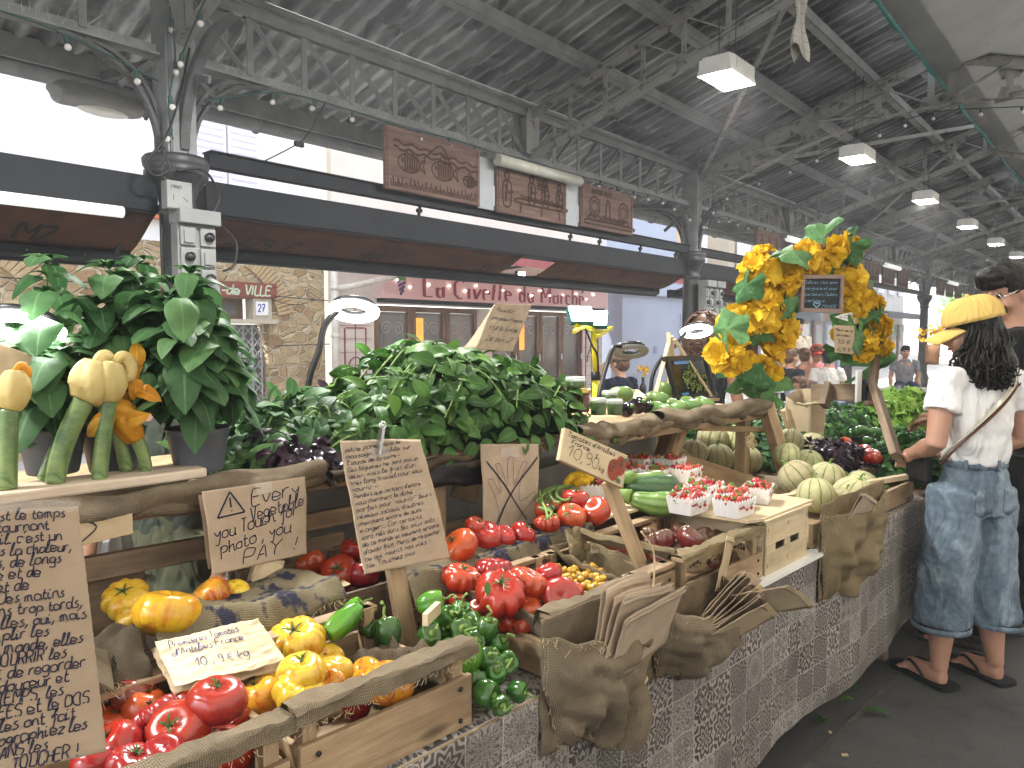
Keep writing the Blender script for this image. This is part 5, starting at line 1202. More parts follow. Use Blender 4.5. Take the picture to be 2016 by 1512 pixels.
tset([
 (582, 1262, 50, 'yellow', 'rib', 'yellow ribbed tomato with calyx at the back of the orange crate', {'z': .885, 't': (0, -.35, .9), 'top': 'calyx'}),
 (595, 1326, 46, 'yellow', 'soft', 'yellow-orange tomato with a split crown in the middle of the orange crate', {'z': .895, 't': (0, -.1, 1), 'top': 'calyx'}),
 (590, 1366, 45, 'yellow', 'rib', 'ribbed yellow tomato just above the front rail of the orange crate', {'z': .875, 't': (.3, -.3, .8), 'top': None}),
 (662, 1320, 31, 'yellow', 'smooth', 'smooth yellow tomato right of the split one in the orange crate', {'z': .87, 'top': None}),
 (648, 1348, 30, 'orange', 'smooth', 'pinkish orange tomato behind the rail of the orange crate', {'z': .86, 'top': None}),
 (513, 1372, 42, 'orange', 'smooth', 'orange tomato under the crumpled price paper', {'z': .85}),
 (768, 1345, 52, 'orange', 'soft', 'big red-streaked orange tomato at the right end of the orange crate', {'z': .855, 't': (.1, .2, 1)}),
 (700, 1388, 28, 'pink', 'smooth', 'pink tomato under the rail of the orange crate', {'z': .80, 'top': None}),
 (560, 1300, 34, 'orange', 'soft', 'orange tomato left of the yellow ones, half under the price paper', {'z': .85}),
 (540, 1330, 36, 'yellow', 'smooth', 'yellow tomato low beside the price paper', {'z': .83}),
 (720, 1330, 34, 'orange', 'smooth', 'orange tomato between the yellow and the big streaked one', {'z': .83}),
 (640, 1300, 34, 'yellow', 'soft', 'yellow tomato behind the smooth one in the orange crate', {'z': .84}),
], .86, 'orange and yellow tomatoes in the front crate')
tset([
 (247, 1180, 41, 'yellow', 'rib', 'yellow ribbed tomato with dark calyx at the left of the raised crate', {'t': (.1, -.5, .85), 'top': 'calyx', 'z': .965}),
 (329, 1206, 57, 'big', 'soft', 'very big yellow tomato with an orange blush in front of the raised crate', {'z': .965, 't': (.1, .35, .95), 'top': 'scar', 'v': 1}),
 (416, 1170, 36, 'orange', 'soft', 'orange-red tomato right of the very big yellow one', {'z': .955, 'top': None}),
 (466, 1164, 24, 'yellow', 'smooth', 'small yellow tomato behind the inked burlap', {'z': .945, 'top': None}),
 (258, 1216, 26, 'yellow', 'smooth', 'small yellow tomato wedged left of the very big one', {'z': .94, 'top': None}),
 (440, 1160, 18, 'orange', 'smooth', 'small orange tomato squeezed behind the orange-red one', {'z': .945, 'top': None}),
], .95, 'yellow tomatoes on the raised crate')
tset([
 (612, 1108, 27, 'red', 'smooth', 'red tomato at the left of the crate behind the paper sign', {'top': None}),
 (668, 1128, 34, 'red', 'soft', 'orange-red tomato with calyx facing forward left of the paper sign', {'t': (0, -.7, .7), 'top': 'calyx'}),
 (692, 1083, 24, 'red', 'smooth', 'red tomato at the back left of the paper sign', {'z': .93}),
 (715, 1130, 30, 'pink', 'smooth', 'pinkish tomato touching the left edge of the paper sign', {'z': .91, 'top': None}),
 (729, 1158, 15, 'pink', 'smooth', 'small pink tomato below the left edge of the paper sign', {'z': .87, 'top': None}),
 (640, 1150, 26, 'red', 'smooth', 'red tomato low in the crate left of the paper sign', {'z': .87}),
 (690, 1160, 22, 'pink', 'smooth', 'pinkish tomato low in the crate left of the paper sign', {'z': .865}),
], .915, 'red tomatoes left of the handwritten paper sign')
tset([
 (903, 1078, 36, 'red', 'soft', 'big two-lobed tomato touching the right edge of the paper sign', {'z': .945, 't': (-.5, -.2, .7), 'top': 'calyx'}),
 (935, 1036, 20, 'red', 'smooth', 'small tomato left of the crossed-out hand, back row', {'z': .975}),
 (957, 1058, 32, 'red', 'smooth', 'smooth tomato under the left corner of the hand sign', {'z': .945, 'top': None}),
 (994, 1056, 22, 'red', 'soft', 'tomato behind the lower edge of the hand sign', {'z': .945, 'top': None}),
 (1028, 1052, 25, 'red', 'smooth', 'round tomato with calyx under the right corner of the hand sign', {'z': .94, 't': (.5, -.1, .8), 'top': 'calyx'}),
 (1078, 1030, 23, 'red', 'rib', 'crinkled tomato with calyx right of the hand sign', {'z': .95, 'top': 'calyx', 't': (0, 0, 1)}),
 (1124, 1016, 28, 'red', 'soft', 'second tomato from the right in the row under the wooden price board', {'z': .955, 'top': None}),
 (1172, 1007, 28, 'red', 'smooth', 'round tomato at the right end of the row beside the price board post', {'z': .955, 'top': None}),
 (1134, 983, 25, 'red', 'soft', 'tomato with calyx behind the row at the price board', {'z': .985, 'top': 'calyx', 't': (0, -.1, 1)}),
 (1070, 1004, 18, 'red', 'smooth', 'tomato behind the green vine stems', {'z': .965}),
 (1095, 1000, 17, 'red', 'smooth', 'tomato under the green vine stems', {'z': .955}),
], .95, 'red tomatoes in the row under the hand sign')
tset([
 (908, 1138, 35, 'red', 'rib', 'ribbed red tomato leftmost of the heap', {'z': .905, 't': (.3, -.2, 1), 'top': 'calyx'}),
 (973, 1122, 34, 'pink', 'rib', 'flat ribbed pink tomato at the back of the heap', {'z': .905, 't': (0, .2, 1), 'top': None}),
 (984, 1166, 47, 'red', 'rib', 'largest ribbed tomato of the heap with a basil leaf on it', {'z': .915, 't': (.1, -.45, .85), 'top': 'calyx', 'v': 2}),
 (1041, 1148, 38, 'red', 'rib', 'ribbed tomato right of the largest one in the heap', {'z': .91, 't': (.5, .1, .9), 'top': None}),
 (1080, 1130, 26, 'red', 'soft', 'tomato at the back right of the ribbed heap', {'z': .905, 'top': None}),
 (1104, 1178, 38, 'pink', 'soft', 'smooth pinkish tomato at the front right of the ribbed heap', {'z': .88, 't': (.1, -.9, .3), 'top': 'scar'}),
 (1038, 1201, 29, 'red', 'smooth', 'round tomato in the front row below the largest one', {'z': .865, 'top': None}),
 (999, 1222, 25, 'red', 'smooth', 'tomato with calyx at the front left of the ribbed heap', {'z': .845, 'top': 'calyx'}),
 (1031, 1232, 24, 'pink', 'smooth', 'pink tomato against the burlap pocket in the ribbed heap', {'z': .84, 'top': None}),
 (940, 1199, 20, 'red', 'smooth', 'small tomato with calyx beside the peppers', {'z': .865, 'top': 'calyx', 't': (0, -.4, .9)}),
 (900, 1182, 17, 'red', 'smooth', 'small tomato behind the peppers', {'z': .865}),
 (884, 1175, 14, 'red', 'smooth', 'smallest tomato left behind the peppers', {'z': .86}),
 (1130, 1165, 18, 'red', 'soft', 'tomato half hidden at the right of the ribbed heap', {'z': .865}),
], .87, 'ribbed red tomatoes in the middle crate')
tset([
 (1296, 1064, 28, 'dark', 'rib', 'big dark tomato in the middle of the dark crate', {'z': .885, 't': (-.3, .3, .9), 'top': None}),
 (1284, 1031, 18, 'dark', 'rib', 'dark pinkish tomato at the back of the dark crate', {'z': .885, 'top': 'scar'}),
 (1362, 1061, 27, 'dark', 'soft', 'smooth brown-red tomato on top in the dark crate', {'z': .895, 't': (.5, .2, .7), 'top': None}),
 (1336, 1079, 20, 'dark', 'smooth', 'plum-coloured tomato under the smooth brown-red one', {'z': .86, 'top': None}),
 (1310, 1096, 27, 'dark', 'wide', 'flat dark tomato with calyx nearest the rail of the dark crate', {'z': .86, 't': (0, -.2, 1), 'top': 'calyx'}),
 (1390, 1058, 21, 'dark', 'rib', 'greenish-brown ribbed tomato at the right of the dark crate', {'z': .87, 'top': None}),
 (1336, 1042, 16, 'dark', 'smooth', 'red-brown tomato behind the smooth one in the dark crate', {'z': .875, 'top': None}),
 (1199, 1074, 24, 'dark', 'rib', 'crinkled tomato left of the price board post in the dark crate', {'z': .88, 'top': 'calyx'}),
 (1214, 1084, 16, 'pink', 'rib', 'small crinkled pink tomato left of the price board post', {'z': .865, 'top': None}),
 (1276, 1046, 18, 'dark', 'rib', 'crinkled tomato right of the price board post', {'z': .875, 'top': None}),
 (1453, 1081, 19, 'dark', 'wide', 'dark tomato with calyx seen under the rail of the dark crate', {'z': .81, 'top': 'calyx'}),
 (1405, 1106, 13, 'dark', 'smooth', 'plum-coloured tomato under the rail beside the thin bag', {'z': .80, 'top': None}),
 (1424, 1094, 16, 'dark', 'smooth', 'brown tomato under the rail of the dark crate', {'z': .80}),
 (1328, 1058, 14, 'dark', 'soft', 'greenish tomato between the big ones of the dark crate', {'z': .87, 'top': None}),
 (1415, 1056, 15, 'dark', 'rib', 'small greenish tomato at the right end of the dark crate', {'z': .86}),
 (1240, 1068, 18, 'dark', 'soft', 'dark tomato hidden behind the price board post', {'z': .87}),
 (1270, 1085, 16, 'dark', 'smooth', 'dark tomato beside the foot of the price board post', {'z': .84}),
], .87, 'dark purple tomatoes in the bare crate')
rc = random.Random(5)
for i in range(30):                                     # yellow cherry tomatoes
    px = 1098 + 92*((i*.381966) % 1); py = 1120 + 46*(i/30) + rc.uniform(-3, 3)
    P = PZ(px, py-4, .862 + .015*rc.random()); tomato('cherry', 'round', P, .0105*rc.uniform(.85, 1.15), None, None, 'shiny yellow cherry tomato in the burlap-lined crate', 'yellow cherry tomatoes', cat='cherry tomato', name='cherry_tomato')
# burlap lining and the folded cloths of the crates
def cloth(label, fn, nu, nv, su, sv, wd, thick=.003, frayed=None, cat='burlap cloth'):
    t = MB(); t.grid(fn, nu, nv, su, sv, thick=thick); o = t.build('burlap_cloth', W[wd]); tag(o, label, cat, 'burlap cloths lining the crates')
    if frayed: fray(o, [fn(*frayed(i/60)) for i in range(61)], .02, n=2)
    return o
def S4(a, b, c, d):                      # bilinear patch over four points
    a, b, c, d = map(Vector, (a, b, c, d)); return lambda u, v: a*(1-u)*(1-v)+b*u*(1-v)+c*u*v+d*(1-u)*v
q1 = S4(SL(.50, .335, .955), SL(.90, .36, .945), SL(.86, .50, .955), SL(.52, .52, .955))
cloth('burlap with blue print laid over the raised crate behind the crumpled price paper', lambda u, v: q1(u, v)+Vector((0, 0, .018*nz(u*4, v*3, 2)+.012*sin(u*8)*(1-v)-.045*max(0, .22-v)/.22)), 60, 24, .45, .2, 'burlap_i', frayed=lambda t: (t, 0))
q2 = S4(SL(.27, .30, .905), SL(.47, .30, .90), SL(.47, .42, .955), SL(.24, .42, .955))
cloth('dark burlap bunched behind the red tomatoes of the front left crate', lambda u, v: q2(u, v)+Vector((0, 0, .035*sin(u*7+1)*sin(v*pi)+.02*nz(u*5, v*5))), 40, 30, .3, .2, 'burlap_d', frayed=lambda t: (t, 0))
q2 = S4(SL(.255, .30, .94), SL(.40, .27, .93), SL(.42, .36, .965), SL(.27, .40, .965))
cloth('burlap fold curling at the left under the very big yellow tomato', lambda u, v: q2(u, v)+Vector((0, 0, .045*sin(u*pi)*(1-.4*v)-.02)), 40, 24, .25, .2, 'burlap')
q3 = S4(SL(1.05, .315, .915), SL(1.72, .315, .925), SL(1.74, .40, .935), SL(1.05, .42, .935))
cloth('inked burlap draped over the edge under the row of red tomatoes', lambda u, v: q3(u, v)+Vector((0, 0, .014*nz(u*7, v*3, 4)+.010*sin(u*15)*(1-v)-.05*max(0, .3-v)/.3)), 90, 20, .7, .18, 'burlap_i', frayed=lambda t: (t, 0))
q4 = S4(SL(1.50, .05, .872), SL(1.66, .05, .872), SL(1.655, .31, .90), SL(1.50, .31, .915))
cloth('golden burlap lining the crate of yellow cherry tomatoes', lambda u, v: q4(u, v)+Vector((0, 0, -.06*sin(pi*u)**.5*sin(pi*min(1, v*1.0))**.5+.008*nz(u*6, v*8))), 44, 60, .3, .4, 'burlap_y')
q4 = S4(SL(1.60, .30, .93), SL(1.66, .02, .915), SL(1.69, .03, .895), SL(1.64, .32, .905))
cloth('rolled golden burlap edge between the cherry tomatoes and the dark tomatoes', lambda u, v: q4(u, v)+Vector((0, 0, .022*sin(pi*v)+.008*nz(u*6, v*3))), 44, 14, .3, .08, 'burlap_y')
q4 = S4(SL(1.565, .30, .95), SL(1.60, .29, .95), SL(1.60, .26, .86), SL(1.555, .27, .86))
cloth('knotted burlap hanging at the back of the cherry tomatoes', lambda u, v: q4(u, v)+Vector((-.3*.06*sin(pi*u), -.06*sin(pi*u)*sin(pi*v*.9+.2), .01*nz(u*6, v*6))), 24, 24, .1, .12, 'burlap_y')
q5 = S4(SL(1.17, .02, .90), SL(1.46, .02, .90), SL(1.46, .08, .87), SL(1.17, .08, .87))
cloth('burlap lining the crate of ribbed tomatoes', lambda u, v: S4(SL(1.165, .0, .885), SL(1.165, .32, .885), SL(1.19, .30, .80), SL(1.19, .02, .80))(u, v)+Vector((0, 0, .01*nz(u*7, v*3))), 40, 10, .35, .1, 'burlap')
cloth('crumpled dark burlap at the right end of the orange crate', lambda u, v: S4(SL(.80, .03, .835), SL(.915, .03, .865), SL(.915, .24, .865), SL(.80, .24, .82))(u, v)+Vector((0, 0, .022*nz(u*6, v*7, 8)+.02*sin(u*6+v*7))), 30, 36, .15, .3, 'burlap_d', frayed=lambda t: (0, t))
# ---- green peppers
def pepper_mesh(seed, L, lob=4):
    rnd = random.Random(seed); m = MB(); ph = rnd.uniform(0, 6); bend = rnd.uniform(-.15, .15); ids = []; seg, rings = 36, 26
    for i in range(rings+1):
        t = i/rings; z = L*(t-.5)*2
        base_r = max(0, sin(pi*t))**.42*(.80+.25*t); row = []
        for j in range(seg):
            a = 2*pi*j/seg; k = 1+.16*(abs(cos(a*lob/2+ph+.3*t))**.7-.6)*1.3+.05*sin(a+seed)+.04*nz(cos(a)*2, sin(a)*2, t*4+seed)
            zz = z
            if t > .86: zz -= .42*((t-.86)/.14)**1.4*(1+.3*(k-1))
            if t < .10: zz += .25*((.10-t)/.10)**1.5*(2-k)
            row.append(m.pt((base_r*k*cos(a)+bend*(t-.5)**2*4, base_r*k*sin(a), zz)))
        ids.append(row)
    for i in range(rings):
        for j in range(seg): m.face((ids[i][j], ids[i][(j+1) % seg], ids[i+1][(j+1) % seg], ids[i+1][j]), None, True)
    return m
def pstem(seed, L):
    rnd = random.Random(seed); m = MB(); z = L-.38
    m.lathe([(0, z-.05), (.28, z), (.34, z+.05), (.16, z+.12), (.12, z+.2), (0, z+.2)], 10)
    P = cr([(0, 0, z+.1), (.03, .02, z+.45), (rnd.uniform(-.3, .3), rnd.uniform(-.3, .3), z+.85), (rnd.uniform(-.5, .5), rnd.uniform(-.4, .4), z+1.1)], 4); m.tube(P, [.11-.03*(i/len(P)) if i < len(P)-2 else .13 for i in range(len(P))], 8); return m
PPR = {}
def pepper(px, py, r, z, d, L, label, mt=None, v=0):
    key = (v, L, mt)
    if key not in PPR: PPR[key] = (pepper_mesh(v+3, L).mesh('green_pepper', mt or PEP), pstem(v, L).mesh('stem', STEM))
    P = PZ(px, py, z); rr = r*P.y/1480; o = bpy.data.objects.new('green_pepper', PPR[key][0]); link(o); o.location = P; o.scale = (rr,)*3; o.rotation_euler = tilt_to(*d, spin=random.uniform(0, 6)); tag(o, label, 'pepper', 'green peppers')
    c = bpy.data.objects.new('stem', PPR[key][1]); link(c, o); return o
for px, py, r, z, d, L, lb, mt, v in (
 (906, 1208, 24, .875, (.3, -.2, 1), 1.15, 'green pepper with an upright stem at the back, next to the red tomatoes', None, 0),
 (958, 1240, 25, .865, (.15, -.1, 1), 1.2, 'green pepper standing with a tall stem in front of the ribbed tomatoes', None, 1),
 (878, 1218, 25, .87, (.6, -.4, .6), 1.2, 'green pepper left of the tall-stemmed ones', None, 2),
 (910, 1242, 28, .86, (.1, -.7, .5), 1.05, 'green pepper in the middle of the pile above the others', None, 3),
 (848, 1186, 27, .885, (.9, .2, .15), 1.25, 'light green pepper lying behind the wooden price tag', PEPL, 0),
 (957, 1298, 25, .825, (.5, -.5, .6), 1.1, 'green pepper in front of the crate side, upper left of three', None, 1),
 (1000, 1304, 25, .815, (.1, -.9, .35), 1.0, 'green pepper turned to show its stem, upper right of three', None, 2),
 (955, 1366, 30, .79, (.85, -.5, -.05), 1.05, 'green pepper lying on the oilcloth with its stem to the right', None, 0),
 (1018, 1362, 22, .785, (.95, -.45, .0), 1.1, 'small green pepper on the oilcloth beside the crate side', None, 3),
 (925, 1294, 26, .84, (.0, .25, 1), 1.5, 'long green pepper standing behind the crate corner', PEPL, 2),
 (846, 1256, 26, .85, (.3, -.5, .6), 1.2, 'green pepper right of the sign post foot', None, 1),
 (762, 1246, 30, .86, (-.2, .3, .8), 1.3, 'dark green pepper left of the sign post in shade', None, 0),
 (728, 1238, 22, .86, (-.3, -.4, .8), 1.0, 'small green pepper left of the sign post', None, 3),
 (676, 1222, 25, .905, (-.5, -.5, -.35), 2.1, 'long light green pepper pointing its stem at the yellow tomato', PEPL, 1),
 (697, 1198, 20, .90, (.6, .1, .4), 1.3, 'green pepper behind the long light green one', PEPL, 3),
 (868, 1240, 26, .845, (.5, -.6, .5), 1.1, 'green pepper in front of the little wooden tag', None, 2),
 (930, 1228, 24, .865, (-.3, -.6, .6), 1.1, 'green pepper wedged between the two tall-stemmed ones', None, 3),
 (935, 1262, 25, .845, (.2, -.8, .4), 1.05, 'green pepper right under the tall-stemmed ones', None, 0),
 (980, 1268, 22, .835, (.7, -.3, .6), 1.1, 'green pepper against the crate of ribbed tomatoes', None, 1),
 (985, 1388, 22, .785, (.4, -.8, .2), 1.0, 'green pepper lowest on the oilcloth near its front edge', None, 2),
 (935, 1340, 26, .80, (.1, .3, 1), 1.1, 'green pepper hidden behind the orange crate corner', None, 2),
 (975, 1330, 24, .80, (.2, -.4, .8), 1.1, 'green pepper in the shade between the crates', None, 0),
 (890, 1280, 26, .83, (.2, .4, .8), 1.1, 'green pepper low behind the burlap rail', None, 3)):
    pepper(px, py, r, z, d, L, lb, mt, v)
# ---- melons
def melonmat():
    m, nt, b = base('netted_melon_rind', .7, .25); co = coords(nt, 'Object'); s = nd(nt, 'SeparateXYZ', i0=co)
    th = mathn(nt, 'ARCTAN2', s.outputs[1], s.outputs[0]); wob = mathn(nt, 'MULTIPLY', mathn(nt, 'SUBTRACT', noisen(nt, co, 3.5, 3), .5), .5)
    st = mathn(nt, 'ABSOLUTE', mathn(nt, 'SINE', mathn(nt, 'MULTIPLY', mathn(nt, 'ADD', th, mathn(nt, 'MULTIPLY', wob, .25)), 5)))
    oi = nd(nt, 'ObjectInfo').outputs['Random']
    c = ramp(nt, noisen(nt, co, 2.2, 4), [(.3, (.36, .37, .16)), (.55, (.47, .45, .235)), (.75, (.54, .47, .26))])
    c = nd(nt, 'HueSaturation', Color=c, Hue=mathn(nt, 'MULTIPLY_ADD', oi, .05, .47), Value=mathn(nt, 'MULTIPLY_ADD', oi, .3, .85)).outputs[0]
    ve = nd(nt, 'TexVoronoi', Vector=nd(nt, 'Mapping', i0=co, Scale=(1, 1, .75)).outputs[0], Scale=17, _feature='DISTANCE_TO_EDGE').outputs['Distance']
    net = ramp(nt, mathn(nt, 'ADD', ve, mathn(nt, 'MULTIPLY', mathn(nt, 'SUBTRACT', noisen(nt, co, 40, 3), .5), .08)), [(.0, (1, 1, 1)), (.09, (0, 0, 0))])
    c = mixc(nt, mathn(nt, 'MULTIPLY', net, .55), c, (.52, .47, .30))
    stripe = ramp(nt, st, [(.06, (1, 1, 1)), (.24, (0, 0, 0))]); c = mixc(nt, mathn(nt, 'MULTIPLY', stripe, .85), c, (.085, .13, .065))
    setc(nt, b, c); setn(nt, b, bump(nt, mathn(nt, 'SUBTRACT', net, mathn(nt, 'MULTIPLY', stripe, .8)), .55, .02)); return m
MELON = melonmat()
def melon_mesh():
    m = MB(); seg, rings = 60, 24; ids = []
    for i in range(rings+1):
        v = pi*i/rings; row = []
        for j in range(seg):
            t = 2*pi*j/seg; k = 1-.035*(1-abs(sin(5*t)))**4; row.append(m.pt((sin(v)*k*cos(t), sin(v)*k*sin(t), -cos(v)*.94-(.05*((v-2.8)/.34) if v > 2.8 else 0))))
        ids.append(row)
    for i in range(rings):
        for j in range(seg): m.face((ids[i][j], ids[i][(j+1) % seg], ids[i+1][(j+1) % seg], ids[i+1][j]), None, True)
    return m.mesh('melon', MELON)
MM = melon_mesh(); ms = MB(); ms.lathe([(.0, .86), (.16, .87), (.13, .92), (.05, .96), (.05, .99)], 10); ms.tube(cr([(0, 0, .95), (.0, .02, 1.08), (.08, .04, 1.17), (.16, .0, 1.15)], 4), [.05]*12+[.065], 7); MS = ms.mesh('stem', STEM)
def melon(P, r, d, label, group, stem=True):
    o = bpy.data.objects.new('melon', MM); link(o); o.location = P; o.scale = (r,)*3; o.rotation_euler = tilt_to(*d, spin=random.uniform(0, 6)); tag(o, label, 'melon', group)
    if stem: c = bpy.data.objects.new('stem', MS); link(c, o)
for px, py, r, n, d, lb in ((1403, 862, 28, .98, (.3, .2, 1), 'upper left melon behind the pine board'), (1452, 867, 30, .90, (.1, -.1, 1), 'upper right melon behind the pine board'), (1366, 890, 25, .92, (0, -.1, 1), 'small greenish melon at the left end behind the pine board'),
        (1414, 902, 28, .86, (-.1, -.1, 1), 'middle lower melon behind the pine board'), (1470, 906, 28, .78, (.0, .2, 1), 'lower right melon with jute string behind the pine post'), (1340, 905, 22, .95, (0, 0, 1), 'melon mostly hidden behind the upright plank')):
    P = PN(px, py, n); melon(P, 1.1*r*P.y/1480, d, lb, 'melons in the pine frame')
for px, py, r, n, d, lb in ((1556, 868, 24, .60, (.3, .3, .9), 'orange-tinted melon highest behind the right post'), (1600, 880, 27, .62, (.6, .2, .7), 'melon against the brown bag'), (1550, 895, 24, .48, (0, 0, 1), 'melon right behind the pine post, middle one'), (1591, 914, 28, .45, (0, -.35, .9), 'melon with stem in the middle of the right heap'),
        (1568, 940, 33, .34, (-.5, .3, .7), 'netted melon beside the pine post, lowest on the left'), (1628, 944, 34, .30, (.1, -.1, 1), 'striped melon in the second row of the right heap'), (1692, 962, 34, .20, (-.6, .2, .8), 'melon at the right end of the heap, behind the front one'), (1606, 975, 34, .16, (0, .2, 1), 'melon at the front left of the right heap'), (1681, 978, 39, .10, (.2, -.25, 1), 'biggest melon at the front of the right heap'),
        (1640, 925, 26, .48, (.3, 0, 1), 'melon hidden behind the second row of the right heap'), (1655, 990, 30, .10, (.4, 0, 1), 'melon low at the front of the right heap between two bigger ones'), (1625, 903, 27, .52, (.2, .2, 1), 'melon at the back of the right heap touching the dark basil'), (1722, 985, 30, .12, (.5, -.2, .8), 'melon at the far right end of the heap by the tray edge'), (1580, 990, 28, .25, (0, 0, 1), 'melon half hidden behind the strawberry punnet')):
    P = PN(px, py, n); melon(P, 1.1*r*P.y/1480, d, lb, 'melons heaped right of the pine post')
t = sthing('melon_tray', 'shallow wooden tray under the heap of melons', 'tray', 2.52, .02, .752); m = MB(); m.box((.55, .36, .012), (1.1, .74, .014)); m.build('bottom', W['crate'], t)
m = MB(); m.box((.55, .0, .05), (1.1, .014, .07)); m.build('front_plank', W['crate'], t); m = MB(); m.bar((.02, .34, .085), (1.1, .0, .105), .03, .02); m.build('cross_batten', W['pale'], t)
# ---- strawberries in white punnets
STR = skinmat('strawberry_skin', (.33, .012, .014), (.42, .03, .02), None, .25); SLEAF = mat('strawberry_hull_green', (.06, .16, .03), (.12, .24, .05), 50, .7, .2)
sm_ = MB(); sm_.lathe([(0, -1.15), (.25, -1.02), (.55, -.6), (.82, -.1), (.95, .3), (.85, .62), (.5, .8), (0, .84)], 14); SME = sm_.mesh('strawberry', STR)
sl = MB()
for k in range(7):
    a = 2*pi*k/7; c = Vector((cos(a), sin(a), 0)); s = Vector((-sin(a), cos(a), 0)); i = [sl.pt(p) for p in (Vector((0, 0, .86)), c*.45+s*.24+Vector((0, 0, .95)), c*.95+Vector((0, 0, .88+.3*(k % 2))), c*.45-s*.24+Vector((0, 0, .95)))]; sl.face(i)
sl.tube([(0, 0, .85), (.1, .05, 1.35)], .07, 5); SLE = sl.mesh('hull', SLEAF)
PUN = mat('white_card_punnet', (.74, .72, .70), (.66, .64, .62), 5, .6, .3); PRED = mat('punnet_print_red', (.45, .03, .04), None, 5, .6, .2); PGR = mat('punnet_print_grey', (.25, .25, .25), None); PGRN = mat('punnet_print_green', (.06, .13, .05), None)
def punnet(label, s, n, z, rz, w=.118, d=.088, h=.05, nb=16):
    t = sthing('strawberry_punnet', label, 'punnet', s, n, z, 'white card punnets of strawberries', rz); m = MB(); tp = .84
    def wall(a, b, steps=14):
        a, b = Vector(a), Vector(b); pts = []
        for i in range(steps+1):
            p = a.lerp(b, i/steps); pts.append((Vector((p.x*tp, p.y*tp, .0)), Vector((p.x, p.y, h*(1+(.10 if i % 2 else -.06))))))
        for p, q in zip(pts, pts[1:]): m.face([m.pt(x) for x in (p[0], q[0], q[1], p[1])])
    A = [(-w/2, -d/2), (w/2, -d/2), (w/2, d/2), (-w/2, d/2)]
    for i in range(4): wall((*A[i], 0), (*A[(i+1) % 4], 0))
    m.face([m.pt((x*tp, y*tp, .001)) for x, y in A]); p = m.build('tray', PUN, t); so = p.modifiers.new('thick', 'SOLIDIFY'); so.thickness = .0015
    yv = -d/2*tp; dy = -(d/2-d/2*tp)/h
    sf = lambda x, y: (Vector((x, yv+dy*y-.0012, y)), Vector((0, -1, 0)))
    for nm, mt, fn in (('berry_print', PRED, 0), ('leaf_print', PGRN, 1), ('small_print', PGR, 2)):
        m = MB()
        if fn == 0:
            for st in ([(-.052, .030), (-.046, .034), (-.040, .029), (-.034, .036), (-.030, .029), (-.026, .038), (-.020, .03), (-.014, .029)],): ribbon(m, st, .004, sf)
            for cx, cy_, r in ((-.004, .022, .0045), (.003, .021, .0045)): ribbon(m, arcpts(cx, cy_, r*.5, r*.5, 0, 6.28, 8), r, sf)
            ribbon(m, [(.020, .028), (.026, .024), (.034, .022)], .011, sf); ribbon(m, [(.024, .026), (.030, .022), (.036, .020)], .008, sf)
        elif fn == 1: ribbon(m, [(.018, .034), (.022, .036)], .005, sf); ribbon(m, [(.027, .032), (.032, .037)], .005, sf); ribbon(m, [(-.004, .027), (0, .036), (.003, .026)], .001, sf)
        else:
            xs = w/2*tp; sf3 = lambda x, y: (Vector((xs+(w/2-xs)/h*y+.0012, x, y)), Vector((1, 0, 0)))
            for k in range(4): ribbon(m, [(-.02, .04-.007*k), (.02-.01*(k % 2), .04-.007*k)], .002, sf3)
        m.build(nm, mt, p)
    R = Matrix.Rotation(RS+rz, 3, 'Z'); rr = random.Random(int(s*1000)+int(n*77))
    for i in range(nb):
        gx, gy = (i % 5)/4-.5, ((i//5) % 4)/3-.5; q = Vector((gx*(w-.03)+rr.uniform(-.006, .006), gy*(d-.026)+rr.uniform(-.006, .006), h*.78+.016*(1-4*gx*gx*.8)*rr.uniform(.6, 1.2)+(.014 if i >= 14 else 0)))
        o = bpy.data.objects.new('strawberry', SME); link(o); o.location = SL(s, n, z)+R @ q; k = .0112*rr.uniform(.8, 1.25); o.scale = (k,)*3; dv = Vector((rr.uniform(-1, 1), rr.uniform(-1, .6), rr.uniform(-.4, 1))); o.rotation_euler = tilt_to(*dv, spin=rr.uniform(0, 6)); tag(o, 'red strawberry heaped in the '+label.replace('white punnet of strawberries', 'white punnet'), 'strawberry', 'strawberries in the '+label)
        if rr.random() < .7: c = bpy.data.objects.new('hull', SLE); link(c, o)
ZB = .934
for s, n, rz, lb in ((2.035, .205, 0, 'white punnet of strawberries front left on the board beside the marrows'), (2.10, .085, .0, 'white punnet of strawberries nearest the camera at the board corner'), (2.185, .135, .25, 'white punnet of strawberries second from the right on the board'), (2.33, .12, .3, 'white punnet of strawberries at the right end beside the pine post'),
        (2.12, .24, .05, 'white punnet of strawberries in the middle of the board'), (2.25, .27, .1, 'white punnet of strawberries behind the middle one by the pine post')): punnet(lb, s, n, ZB, rz)
for px, py, lb in ((1238, 935, 'white punnet of strawberries at the back left beside the painted price board'), (1292, 938, 'white punnet of strawberries in the middle of the back row'), (1350, 936, 'white punnet of strawberries at the right of the back row'), (1262, 915, 'white punnet of strawberries rearmost on the left'), (1320, 916, 'white punnet of strawberries rearmost on the right')):
    s, n, z = toS(PZ(px, py, .955)); punnet(lb, s, n, .935, .1)
s, n, z = toS(PZ(1172, 958, .97)); punnet('white punnet of strawberries half hidden left of the price board post', s, n, .935, .5, nb=12)
